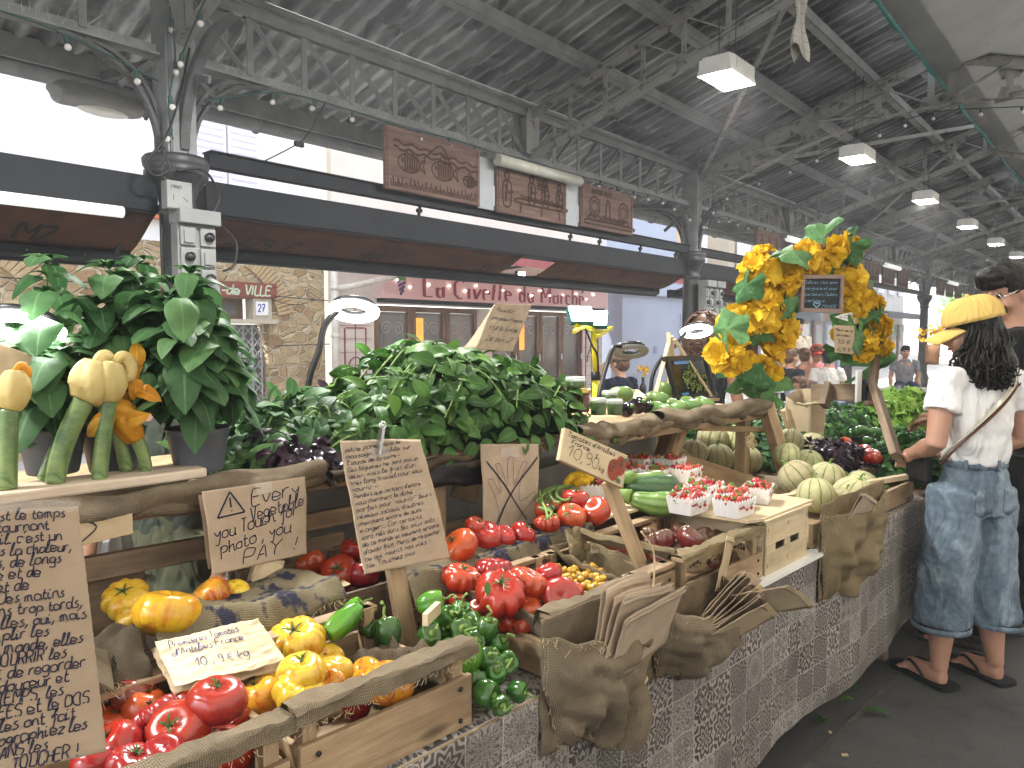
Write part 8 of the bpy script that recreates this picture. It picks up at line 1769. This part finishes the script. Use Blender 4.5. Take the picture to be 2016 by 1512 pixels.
def finish(o, vox, sm=6, disp=0, size=.08):
    r = o.modifiers.new('union', 'REMESH'); r.mode = 'VOXEL'; r.voxel_size = vox; r.use_smooth_shade = True
    s = o.modifiers.new('smooth', 'SMOOTH'); s.iterations = sm; s.factor = .5
    if disp:
        nm = 'folds%d' % int(size*1000); tx = bpy.data.textures.get(nm) or bpy.data.textures.new(nm, 'CLOUDS'); tx.noise_scale = size; tx.noise_depth = 2; d = o.modifiers.new('folds', 'DISPLACE'); d.texture = tx; d.strength = disp; d.texture_coords = 'LOCAL'
    return o
def loft(m, rings, seg=22):
    """rings: (centre, half width x, half depth y)"""
    ids = [[m.pt(Vector(c)+Vector((w*cos(2*pi*k/seg), d*sin(2*pi*k/seg), 0))) for k in range(seg)] for c, w, d in rings]
    for a, b in zip(ids, ids[1:]):
        for k in range(seg): m.face((a[k], a[(k+1) % seg], b[(k+1) % seg], b[k]), None, True)
    m.face(ids[0][::-1]); m.face(ids[-1])
def hand_tubes(m, w, d, side, S):
    """palm, four bent fingers and a thumb; w wrist, d pointing direction"""
    d = Vector(d).normalized(); x = d.cross(Vector((0, 0, 1))); x = x.normalized() if x.length > .1 else Vector((1, 0, 0)); n = x.cross(d)
    m.tube([w, w+d*.045*S, w+d*.09*S], [.024*S, .036*S, .032*S], 10, True, True, .6)
    for i, (o, L) in enumerate(((-.026, .062), (-.009, .074), (.009, .070), (.025, .055))): b = w+d*.085*S+x*o*S; m.tube(cr([b, b+d*L*.5*S-n*.008*S, b+d*L*.8*S-n*.03*S, b+d*L*.85*S-n*.045*S], 3), .0085*S, 7)
    b = w+d*.03*S-x*.03*S*side; m.tube(cr([b, b+d*.03*S-x*.022*S*side, b+d*.062*S-x*.022*S*side-n*.012*S], 3), .0105*S, 7)
def person(label, loc, face, H, shirt, pants, skin=SKIN, hair='short', hairm=HAIRB, pose='stand', headturn=0, nod=0, cap=None, sleeve=.5, legs='long', arms=None, vox=.010, wide=.048, cat='person', group=None, shoes=None, fem=False, feet=None, top='shirt'):
    t = thing('person', label, cat, loc, atan2(-face[0], face[1]), group); S = H
    V = lambda x, y, z: Vector((x*S, y*S, z*S)); sit = pose == 'sit'; zb = -.235 if sit else 0
    hipz = .50+zb; sw = .114 if fem else .118
    body = MB(); hip = [V(s*.052, 0, hipz) for s in (-1, 1)]
    if sit: kn = [V(s*.07, .24, hipz+.01) for s in (-1, 1)]; an = [V(s*.07, .25, .04) for s in (-1, 1)]
    else:
        fo = feet or ((-.062, 0), (.062, 0)); an = [V(f[0], f[1], .045) for f in fo]; kn = [(hip[i]+an[i])/2+V(0, .012, .005) for i in range(2)]
    for i in range(2):
        body.tube(cr([hip[i], kn[i], an[i]], 8), [S*x for x in (.052, .051, .05, .047, .044, .041, .039, .037, .036, .036, .037, .036, .033, .029, .025, .022, .021)], 14)
        a = an[i]; body.tube(cr([a+V(0, -.018, -.022), a+V(0, .03, -.022), a+V(.004, .085, -.032), a+V(.006, .108, -.034)], 4), [S*x for x in (.020, .024, .027, .028, .028, .027, .027, .028, .028, .027, .024, .021, .014)], 12, True, True, .72)
        for k in range(5): body.tube([a+V((k-2)*.0105, .10-.004*abs(k-1), -.036), a+V((k-2)*.0115, .122-.006*abs(k-1.3), -.038)], S*(.0075 if k not in (0, 4) else .008), 7)
    zs = lambda z: z+zb; B = .092 if fem else .095
    loft(body, [(V(0, 0, zs(.47)), S*.075, S*.06), (V(0, 0, zs(.52)), S*.082, S*.062), (V(0, 0, zs(.60)), S*.068, S*.052), (V(0, .004, zs(.72)), S*B, S*.06), (V(0, 0, zs(.79)), S*B*.95, S*.05), (V(0, -.004, zs(.825)), S*.05, S*.035)])
    hc = V(0, .016+.03*sin(nod), zs(.925)); body.tube([V(0, -.006, zs(.81)), V(0, .0, zs(.85)), hc-V(0, .012, .03)], [S*.038, S*.031, S*.034], 14)
    Rh = Matrix.Rotation(headturn, 3, 'Z') @ Matrix.Rotation(-nod, 3, 'X'); hp = lambda x, y, z: hc+Rh @ V(x, y, z)
    def bl(x, y, z, r): 
        n0 = len(body.v); body.ball((0, 0, 0), [S*q for q in r], 16, 12)
        for i in range(n0, len(body.v)): body.v[i] = hp(x, y, z)+Rh @ body.v[i]
    bl(0, -.006, .018, (.047, .058, .056)); bl(0, .012, -.016, (.041, .046, .052)); bl(0, .030, -.046, (.025, .022, .018)); bl(0, .060, -.012, (.0085, .012, .012)); bl(0, .052, .004, (.006, .010, .016))
    for s in (-1, 1): bl(s*.047, -.006, -.006, (.006, .013, .019)); bl(s*.026, .036, -.018, (.016, .016, .016))
    ar = arms or (((-.150, -.01, .62), (-.150, .05, .47)), ((.150, -.01, .62), (.150, .05, .47))); sh = [V(s*sw, -.004, zs(.80)) for s in (-1, 1)]; elb = []
    for i in range(2):
        e, w = V(ar[i][0][0], ar[i][0][1], zs(ar[i][0][2])), V(ar[i][1][0], ar[i][1][1], zs(ar[i][1][2])); elb.append(e)
        body.tube([sh[i]*.8+V(0, 0, zs(.80))*.2, sh[i], (sh[i]+e)/2, e, (e*2+w)/3, (e+w*2)/3, w], [S*q for q in (.036, .034, .029, .025, .026, .021, .017)], 14); hand_tubes(body, w, w-e, -1 if i else 1, S/1.7)
    finish(body.build('body', skin, t), vox, 5)
    f = MB()
    for s in (-1, 1): f.ball(hp(s*.021, .046, .008), S*.007, 8, 6)
    f.build('eyes', EYE, t); f = MB(); f.tube([hp(-.014, .0525, -.033), hp(0, .057, -.032), hp(.014, .0525, -.033)], [S*.002, S*.0045, S*.002], 7); f.build('mouth', LIP, t)
    h = MB(); rr = random.Random(int(H*1000)+len(label))
    def hb(x, y, z, r):
        n0 = len(h.v); h.ball((0, 0, 0), [S*q for q in r], 16, 12)
        for i in range(n0, len(h.v)): h.v[i] = hp(x, y, z)+Rh @ h.v[i]
    if hair in ('short', 'long', 'bun'):
        hb(0, -.014, .028, (.054, .062, .057)); hb(0, -.03, -.004, (.05, .047, .05))
        if hair == 'short': hb(0, .03, .058, (.044, .04, .024)); hb(0, .045, .04, (.04, .022, .016))
        if hair == 'long':
            hl = MB(); hb(0, -.045, -.05, (.052, .036, .07)); hb(.01, -.055, -.10, (.05, .03, .05))
            for k in range(420):
                a = -pi/2+rr.uniform(-1.7, 1.7); b = hp(.046*cos(a), -.006+.052*sin(a), rr.uniform(-.02, .03)); q = hc+V(.075*cos(a)*rr.uniform(.6, 1.1), -.03+.07*sin(a)*rr.uniform(.8, 1.2), -rr.uniform(.08, .145)); wv = V(rr.uniform(-.02, .02), rr.uniform(-.02, .01), 0)
                hl.tube(cr([b, b.lerp(q, .35)+wv, b.lerp(q, .7)-wv, q, q+V(rr.uniform(-.02, .02), rr.uniform(-.015, .015), .008)], 4), [S*.0042]*8+[S*.0035]*4+[S*.002]*4+[S*.001], 6)
            hl.build('hair_locks', hairm, t)
        if hair == 'bun': hb(0, -.07, .04, (.03, .03, .03))
        finish(h.build('hair', hairm, t), .007, 3, .012, .02)
    elif hair == 'curly':
        hb(0, -.02, .02, (.062, .07, .068))
        for k in range(420):
            v = Vector((rr.gauss(0, 1), rr.gauss(-.5, 1), rr.gauss(.25, 1))).normalized(); c = hp(v.x*.082, -.022+v.y*.092, .008+v.z*.088-.03*(v.y < -.3)); x = v.orthogonal().normalized(); y = v.cross(x); r0 = .011+.006*rr.random(); L = rr.uniform(.015, .05)
            h.tube([c+(x*cos(a)*r0+y*sin(a)*r0+v*.004*a*.3-Vector((0, 0, L*.13*a)))*S for a in [i*.8 for i in range(11)]], S*.0042, 4, False)
        h.build('hair', hairm, t)
    # clothing
    P = MB(); k = wide
    loft(P, [(V(0, 0, zs(.455)), S*.088, S*.072), (V(0, 0, zs(.50)), S*.094, S*.074), (V(0, -.004, zs(.55)), S*.088, S*.068), (V(0, 0, zs(.595)), S*.077, S*.060)])
    for i in range(2):
        tgt = an[i] if legs == 'long' else an[i].lerp(kn[i], .50) if legs == 'cropped' else kn[i].lerp(hip[i], -.06)
        c = [hip[i]+V(0, 0, .02), (hip[i]+kn[i])/2, kn[i]] + ([tgt] if legs != 'short' else [tgt]); q = cr(c, 6); n = len(q); P.tube(q, [S*(.068+(k-.068)*j/(n-1)) for j in range(n)], 18)
    pt_ = finish(P.build('trousers' if legs == 'long' else 'shorts', pants, t), .010, 5, .026, .09)
    T = MB(); lo = .585 if top == 'tucked' else .53; b_ = B+.010
    loft(T, [(V(0, 0, zs(lo)), S*(.080 if top == 'tucked' else .094), S*.066), (V(0, -.003, zs(.64)), S*(b_-.006), S*.070), (V(0, 0, zs(.72)), S*(b_+.004), S*.068), (V(0, -.003, zs(.785)), S*b_*.98, S*.056), (V(0, -.006, zs(.828)), S*.056, S*.042), (V(0, -.006, zs(.838)), S*.045, S*.038)])
    if sleeve:
        for i in range(2): e = sh[i].lerp(elb[i], sleeve); T.tube([sh[i]*.7+V(0, 0, zs(.80))*.3, sh[i], (sh[i]+e)/2, e], [S*.040, S*.042, S*.041, S*.043], 16)
    st = finish(T.build('shirt', shirt, t), .008, 5, .036, .11)
    if cap:
        m = MB(); m.grid(lambda u, v: hp(.062*cos(u*2*pi)*cos(v*pi/2)**.6, -.012+.074*sin(u*2*pi)*cos(v*pi/2)**.6, .024+.068*sin(v*pi/2)), 36, 10, thick=.003); c = m.build('cap', cap, t); m = MB(); m.grid(lambda u, v: hp(.060*(u-.5)*1.75*(1-.35*v*v), .042+.070*v-.03*(2*u-1)**2, .026-.022*v-.020*(2*u-1)**2), 16, 8, thick=.004); m.build('brim', cap, c); m = MB(); m.ball(hp(0, -.012, .093), S*.006, 8, 6); m.build('button', cap, c)
    if shoes:
        for i in range(2): m = MB(); a = an[i]; m.tube(cr([a+V(0, -.024, -.020), a+V(0, .03, -.018), a+V(.004, .09, -.026), a+V(.006, .132, -.03)], 5), [S*q for q in (.022, .027, .03, .031, .031, .031, .031, .031, .031, .031, .031, .031, .030, .028, .024, .014)], 14, True, True, .75); m.box(a+V(.003, .05, -.041), (.06*S, .155*S, .012*S)); finish(m.build('shoe', shoes, t), .007, 3)
    return t, V, hp, zs, an, pt_, st
# the woman in the yellow cap
FW = Vector((-.34, .94, 0)).normalized(); wb = PZ(1900, 1342, 0)
t, V, hp, zs, an, jeans, shirt = person('woman in a yellow cap, white T-shirt and wide cropped jeans seen from behind', wb, FW, 1.615, TSH, DEN, SKIN, 'long', HAIRB, headturn=.75, nod=.25, cap=YCAP, sleeve=.48, legs='cropped', wide=.070, fem=True, feet=((-.082, .01), (.082, -.02)), top='tucked', vox=.008, arms=(((-.158, -.02, .645), (-.10, .10, .60)), ((.150, -.02, .64), (.06, .10, .60))))
FLIP = mat('black_rubber', (.012, .013, .015), None, 5, .7, .2)
for i in range(2):
    a = an[i]; fl_ = thing('flip_flop', ['black flip-flop under the woman\'s left foot', 'black flip-flop under the woman\'s right foot'][i], 'flip-flop', t.location, t.rotation_euler.z, 'the pair of black flip-flops'); m = MB(); out = [(-.026, -.04), (.028, -.04), (.036, 0), (.034, .05), (.042, .10), (.036, .135), (.010, .150), (-.022, .142), (-.034, .11), (-.032, .05), (-.032, 0)]
    m.poly([p for p in cr([V(a.x/1.615+x, a.y/1.615+y, 0)*1 for x, y in out], 4, True)], .016, (0, 0, 1)); m.build('sole', FLIP, fl_); m = MB(); b = a+V(.002, .098, -.018)
    for s in (-1, 1): m.tube(cr([b+V(0, .008, -.01), b+V(s*.018, -.02, .012), a+V(s*.034, .03, -.016), a+V(s*.035, .02, -.032)], 4), .006, 7)
    m.build('strap', FLIP, fl_)
m = MB()
for i in range(2): c = an[i].lerp(an[i]+V(0, 0, .11), 1.0); m.grid(lambda u, v, c=c: c+Vector((.114*cos(u*6.283), .114*sin(u*6.283), .022*v)), 30, 2, thick=.004)
m.build('turned_hem', DEN, jeans)
bg_ = thing('shoulder_bag', 'dark shoulder bag with a white and brown strap across the woman\'s back', 'bag', t.location, t.rotation_euler.z)
def around(z0, z1, a0, a1, n=26, rx=.108, ry=.082): return [V(rx*cos(a0+(a1-a0)*i/n)*(1 if z0+(z1-z0)*i/n < .80 else .75), ry*sin(a0+(a1-a0)*i/n), z0+(z1-z0)*i/n) for i in range(n+1)]
for wdt, mt, dz in ((.018, mat('cream_webbing', (.6, .55, .44), None), .0), (.018, mat('brown_leather_strap', (.13, .055, .03), None), -.013)):
    m = MB(); Q = around(.835+dz, .60+dz, -pi*.30, -pi*1.02); 
    for p, q in zip(Q, Q[1:]): m.bar(p, q, .006, wdt, Vector((p.x, p.y, 0)).cross(q-p) if False else Vector((p.x, p.y*1.5, 0)))
    m.build('strap', mt, bg_)
m = MB(); m.box(V(-.07, .105, .56), (.04, .12, .14)); m.build('pouch', W['black'], bg_, .02)
for (x, z) in ((-.045, .50), (.045, .50)):
    m = MB(); m.grid(lambda u, v: V(x+.05*(u-.5), -.115, z+.06*(v-.5)-.012*(1-abs(2*u-1))*(v < .05)), 10, 10); p = m.build('back_pocket', DEN, jeans); w = p.modifiers.new('wrap', 'SHRINKWRAP'); w.target = jeans; w.wrap_method = 'PROJECT'; w.use_project_y = True; w.use_project_z = False; w.use_negative_direction = True; w.use_positive_direction = True; w.offset = .004; p.modifiers.new('thick', 'SOLIDIFY').thickness = .003
m = MB(); m.grid(lambda u, v: V(.0815*cos(u*2*pi), -.001+.0655*sin(u*2*pi), .578+.022*v), 40, 2, thick=.004); m.build('waistband', DEN, jeans)
m = MB()
for a in (-2.6, -1.57, -.5): m.box(V(.085*cos(a), -.001+.069*sin(a), .588), (.012, .008, .045), Matrix.Rotation(a+pi/2, 3, 'Z'))
m.build('belt_loops', DEN, jeans)
m = MB(); m.grid(lambda u, v: hp(.022*(2*u-1), -.012-.0755-.0*v, .028+.022*(1-(2*u-1)**2)*v), 12, 4); m.build('cap_opening', HAIRB, t)
# the man beside her
t, V, hp, zs, an, a_, b_ = person('tall dark-haired man with glasses and a black T-shirt at the right edge', PZ(1985, 1262, 0)+Vector((-.03, 0, 0)), (-.80, .55), 1.81, BLK, CL('black_trousers', (.012, .012, .013)), SKIN, 'short', HAIRB, nod=.3, headturn=.9, sleeve=.55, vox=.009, arms=(((-.15, .03, .64), (-.09, .16, .60)), ((.16, -.02, .62), (.12, .10, .52))), shoes=mat('black_woven_shoe', (.012, .012, .012), (.05, .045, .04), 90, .6, .3), feet=((-.085, .06), (.085, -.02)))
m = MB()
for s in (-1, 1):
    m.tube([hp(s*.047, .0, .012), hp(s*.046, .03, .010), hp(s*.040, .054, .006)], .0022, 6); m.tube([hp(s*.021+.017*cos(a), .060, .004+.015*sin(a)) for a in [2*pi*i/14 for i in range(15)]], .0018, 6)
m.tube([hp(-.006, .062, .008), hp(.006, .062, .008)], .0018, 6); m.build('glasses', W['steel'], t); m = MB(); m.tube(cr([V(.05, -.03, zs(.835)), V(-.02, .06, zs(.78)), V(-.06, .085, zs(.66)), V(-.1, .05, zs(.56))], 6), .006, 6); m.build('grey_cord', W['greyplastic'], t)
# vendor, helper, seated guests
person('vendor with curly brown hair and bare shoulders behind the ring light', PN(1385, 700, 1.75)*Vector((1, 1, 0)), (.3, .9), 1.62, CL('dark_top', (.03, .03, .035)), OLIVE, SKIN2, 'curly', HAIRC, sleeve=0, fem=True)
person('helper in olive cargo shorts standing behind the potted basil', PR(325, 900, 2.45)*Vector((1, 1, 0)), (-.2, -1), 1.58, CL('grey_green_shirt', (.06, .07, .055)), OLIVE, SKIN2, 'bun', HAIRC, legs='short', wide=.064, shoes=W['black'], fem=True)
person('man in navy T-shirt and beige cap seated at a cafe table, hand at chin', PR(1222, 760, 8.2)*Vector((1, 1, 0)), (-.7, .75), 1.70, NAVY, CL('beige_shorts', (.3, .25, .17)), SKIN, 'short', HAIRC, 'sit', cap=CL('beige_cap', (.22, .155, .10)), shoes=W['black'], arms=(((-.14, .12, .66), (-.04, .13, .86)), ((.15, .02, .62), (.1, .14, .56))))
for i, (px, py, y, fc, Hh, sc_, hm, po, lb) in enumerate(((1568, 690, 13, (.2, -1), 1.76, (.55, .5, .42), HAIRB, 'stand', 'bearded man in a cream shirt standing at the cafe far behind the arch'), (1554, 725, 10.5, (.7, .3), 1.7, (.02, .02, .025), HAIRC, 'sit', 'man in a black T-shirt seated at a far table inside the arch'), (1577, 735, 9.5, (-.6, .4), 1.25, (.6, .6, .62), HAIRC, 'sit', 'fair-haired child in a white T-shirt seated inside the arch'), (1583, 705, 12, (.1, 1), 1.66, (.45, .22, .15), HAIRC, 'sit', 'woman with bare shoulders seated far behind the arch, back turned'), (1608, 700, 12, (-.2, -1), 1.72, (.62, .22, .24), HAIRC, 'sit', 'person in a pink shirt and red cap seated far behind the arch'), (1630, 705, 11.5, (.1, 1), 1.64, (.6, .58, .55), HAIRB, 'sit', 'dark-haired woman in white seated behind the flower price bag'), (1570, 705, 13.5, (.3, -1), 1.62, (.3, .32, .34), HAIRC, 'sit', 'older woman with glasses at the far table inside the arch'), (1782, 700, 15, (-.3, -1), 1.66, (.2, .2, .22), HAIRB, 'sit', 'person seated far down the hall left of the yellow cap'))):
    person(lb, PR(px, py, y)*Vector((1, 1, 0)), fc, Hh, CL('guest_shirt_%s' % 'abcdefgh'[i], sc_), CL('guest_trousers_%s' % 'abcdefgh'[i], (.03, .04, .07)), SKIN, 'bun' if i in (3, 5) else 'short', hm, po, vox=.016, cap=CL('red_cap', (.45, .06, .04)) if i == 4 else None)
# ================================================================== cafe furniture and the tables farther on
TM_ = mat('white_table_paint', (.68, .68, .67), None, 5, .4, .4); TEAL = CL('teal_tablecloth', (.05, .17, .15)); CHR = mat('dark_chair_metal', (.04, .042, .045), None, 5, .4, .4)
def table(label, p, w, d, mt=TM_, cloth=None, rz=RH):
    t = thing('table', label, 'table', p, rz); m = MB(); m.box((0, 0, .73), (w, d, .03)); m.build('table_top', mt, t, .004)
    for x in (-1, 1):
        for y in (-1, 1): m = MB(); m.tube([(x*(w/2-.06), y*(d/2-.06), 0), (x*(w/2-.06), y*(d/2-.06), .72)], .018, 8); m.build('leg', mt, t)
    if cloth:
        m = MB(); m.box((0, 0, .752), (w+.03, d+.03, .012)); m.grid(lambda u, v: (-w/2-.02+(w+.04)*u, -d/2-.02-.02*sin(u*26)*v, .752-.32*v), 50, 4); m.grid(lambda u, v: (-w/2-.02-.02*sin(u*18)*v, -d/2+d*u, .752-.32*v), 30, 4); c = m.build('cloth_cover', cloth, t)
    return t
def chair(label, p, rz):
    t = thing('chair', label, 'chair', p, rz, 'cafe chairs'); m = MB(); m.box((0, 0, .45), (.42, .42, .025)); m.build('seat', CHR, t, .006); m = MB(); m.bar((-.2, -.2, .62), (.2, -.2, .62), .02, .06); m.bar((-.2, -.21, .78), (.2, -.21, .78), .02, .10); m.build('backrest', CHR, t)
    for x in (-.19, .19): m = MB(); m.tube([(x, -.2, .84), (x, -.18, .44), (x, -.22, 0)], .014, 7); m.build('leg', CHR, t); m = MB(); m.tube([(x, .19, .44), (x, .2, 0)], .014, 7); m.build('leg', CHR, t)
for i, (px, y, dx) in enumerate(((1222, 8.2, 0), (1590, 10.0, .1), (1572, 12.6, .2), (1612, 12.2, .2))):
    p = PR(px, 700, y)*Vector((1, 1, 0)); table(['white cafe table beside the man in the beige cap', 'table of the black-shirted man and the child inside the arch', 'far cafe table before the bearded man', 'far cafe table of the person in pink'][i], p+Vector((-.35 if i else .75, .5 if i else .3, 0)), .8, .7)
    chair(['chair under the man in the beige cap', 'chair under the black-shirted man', 'chair at the table of the bearded man', 'chair of the person in pink'][i], p, RH+i)
t = thing('bottle_vase', 'dark bottle with yellow flowers on the cafe table', 'vase', PR(1266, 757, 8.4)*Vector((1, 1, 0))+Vector((0, 0, .76)), 0); m = MB(); m.lathe([(0, 0), (.04, 0), (.04, .14), (.018, .19), (.018, .25), (0, .25)], 12); m.build('bottle', W['black'], t); m = MB(); rl = random.Random(1)
for k in range(24): leaf(m, (rl.gauss(0, .035), rl.gauss(0, .035), .30+rl.gauss(0, .03)), (rl.uniform(-1, 1), rl.uniform(-1, 1), .4), (0, 0, 1), .06, .05, .3, .3, rl, n=3)
m.build('flowers', PETAL, t)
table('long table under a teal cloth beyond the herb stall', PR(1800, 760, 6.2)*Vector((1, 1, 0)), 2.2, .8, TM_, TEAL, RS); table('white folding table behind the flower price bag', PR(1645, 760, 6.4)*Vector((1, 1, 0)), 1.1, .6)
t = thing('tool_box', 'blue plastic tool box with a card reader on the white table', 'box', PR(1632, 730, 6.3)*Vector((1, 1, 0))+Vector((0, 0, .78)), RH); m = MB(); m.box((0, 0, .07), (.34, .2, .14)); m.build('box', mat('blue_plastic', (.03, .07, .16), None), t, .01); m = MB(); m.box((.05, -.02, .20), (.10, .04, .16), Euler((.4, .2, 0)).to_matrix()); m.build('reader', W['black'], t, .006)
for i in range(7):
    t = thing('lavender_bundle', 'bundle of dried lavender piled on the teal cloth', 'lavender', PR(1792, 740, 6.05)*Vector((1, 1, 0))+Vector((-.10+.10*(i % 3), .05*(i//3), .80+.09*(i//3))), RS, 'lavender bundles on the teal cloth'); m = MB(); m.tube(cr([(-.28, 0, 0), (-.1, 0, .01), (.05, 0, .0)], 4), .04, 10); m.build('stalks', mat('dry_stalks', (.16, .17, .09), (.22, .2, .1), 60, .9, .1, bmp=.8) if i == 0 else bpy.data.materials['dry_stalks'], t); m = MB(); m.tube(cr([(.03, 0, 0), (.12, 0, .01), (.26, 0, .02)], 4), [.045]*4+[.07]*3+[.05, .02], 12); finish(m.build('flower_heads', mat('lavender_heads', (.06, .05, .085), (.10, .085, .13), 60, .9, .1, bmp=.9, bscale=90) if i == 0 else bpy.data.materials['lavender_heads'], t), .012, 1, .03, .02)
t = thing('flower_pot', 'terracotta pot with yellow flowers left of the yellow cap', 'flower pot', PR(1836, 690, 9.0)*Vector((1, 1, 0))+Vector((0, 0, 1.25)), 0); m = MB(); m.lathe([(0, -.12), (.07, -.12), (.075, -.06), (.075, 0), (.085, .12), (.08, .12), (0, .1)], 20); m.build('pot', mat('terracotta', (.36, .20, .12), (.28, .15, .09), 8, .8, .1), t); m = MB()
for k in range(60): leaf(m, (rl.gauss(0, .09), rl.gauss(0, .09), .24+rl.gauss(0, .05)), (rl.uniform(-1, 1), rl.uniform(-1, 1), .6), (0, 0, 1), .07, .05, .3, .3, rl, n=3)
m.build('flowers', PETAL, t)
for i, (px, y, k) in enumerate(((1770, 6.1, 0), (1758, 6.3, 1), (1745, 6.2, 0), (1812, 6.3, 1))):
    t = thing('glass_jar', 'glass jar on the teal cloth, '+['beside the lavender', 'second from the arch', 'nearest the arch', 'right of the lavender'][i], 'jar', PR(px, 730, y)*Vector((1, 1, 0))+Vector((0, 0, .762)), 0, 'jars on the teal cloth'); m = MB(); m.lathe([(0, 0), (.07, 0), (.09, .05), (.09, .2), (.05, .26), (.05, .28)], 16); m.build('glass', glassy('jar_glass', (.5, .52, .5), .45) if i == 0 else bpy.data.materials['jar_glass'], t); m = MB(); m.ball((0, 0, .08), (.07, .07, .07), 10, 6); m.build('contents', SCAR if k else CALYX, t)
# trees beyond the hall
def tree(label, h, q, hh, seed):
    t = hthing('tree', label, 'tree', h, q, 0, 'trees beyond the hall'); m = MB(); m.tube(cr([(0, 0, 0), (.1, 0, hh*.3), (0, .1, hh*.55)], 4), [.22-.015*k for k in range(9)], 10); m.build('trunk', W['oldwood'], t); r = random.Random(seed); m = MB()
    for k in range(900): v = Vector((r.gauss(0, 1), r.gauss(0, 1), r.gauss(0, .8))).normalized()*r.uniform(.5, 1)**.5; leaf(m, Vector((v.x*2.2, v.y*2.2, hh*.7+v.z*1.8+.4*sin(v.x*6))), (r.uniform(-1, 1), r.uniform(-1, 1), r.uniform(-.6, .4)), (0, 0, 1), .42, .26, .2, .4, r, n=2)
    m.build('crown', LETT if seed % 2 else BASIL, t)
tree('pale green sunlit tree at the far end of the hall', 52, 7.4, 4.5, 1); tree('dark green tree beyond the far end of the hall', 60, 3, 6, 2)
t = thing('plastic_bag', 'translucent white carrier bag hanging behind the raised crate at the left', 'bag', PN(228, 1130, .95)); m = MB(); m.grid(lambda u, v: (.07*(.4+.6*v)*cos(u*6.28)*(1+.2*sin(5*u*6.28)), .05*(.4+.6*v)*sin(u*6.28)*(1+.2*sin(7*u*6.28)), .12-.22*v), 40, 10); m.build('film', glassy('white_film', (.7, .7, .72), .6, .3), t)

hz_ = MB(); hz_.box((0, 0, 0), (1, 1, 1)); hz_ = hz_.build('veil_haze', []); hz_.location = HL(32, 3, 6); hz_.rotation_euler = (0, 0, RH); hz_.scale = (100, 46, 14.2); hz_['kind'] = 'stuff'  # even haze added to stand in for lens glare and lift the shadows
hm = bpy.data.materials.new('veil_volume'); hm.use_nodes = True; nt = hm.node_tree; nt.nodes.remove(nt.nodes['Principled BSDF']); pv = nd(nt, 'VolumePrincipled', Color=(.93, .96, 1, 1), Density=.0042); nt.links.new(pv.outputs[0], nt.nodes['Material Output'].inputs['Volume']); hz_.data.materials.append(hm)
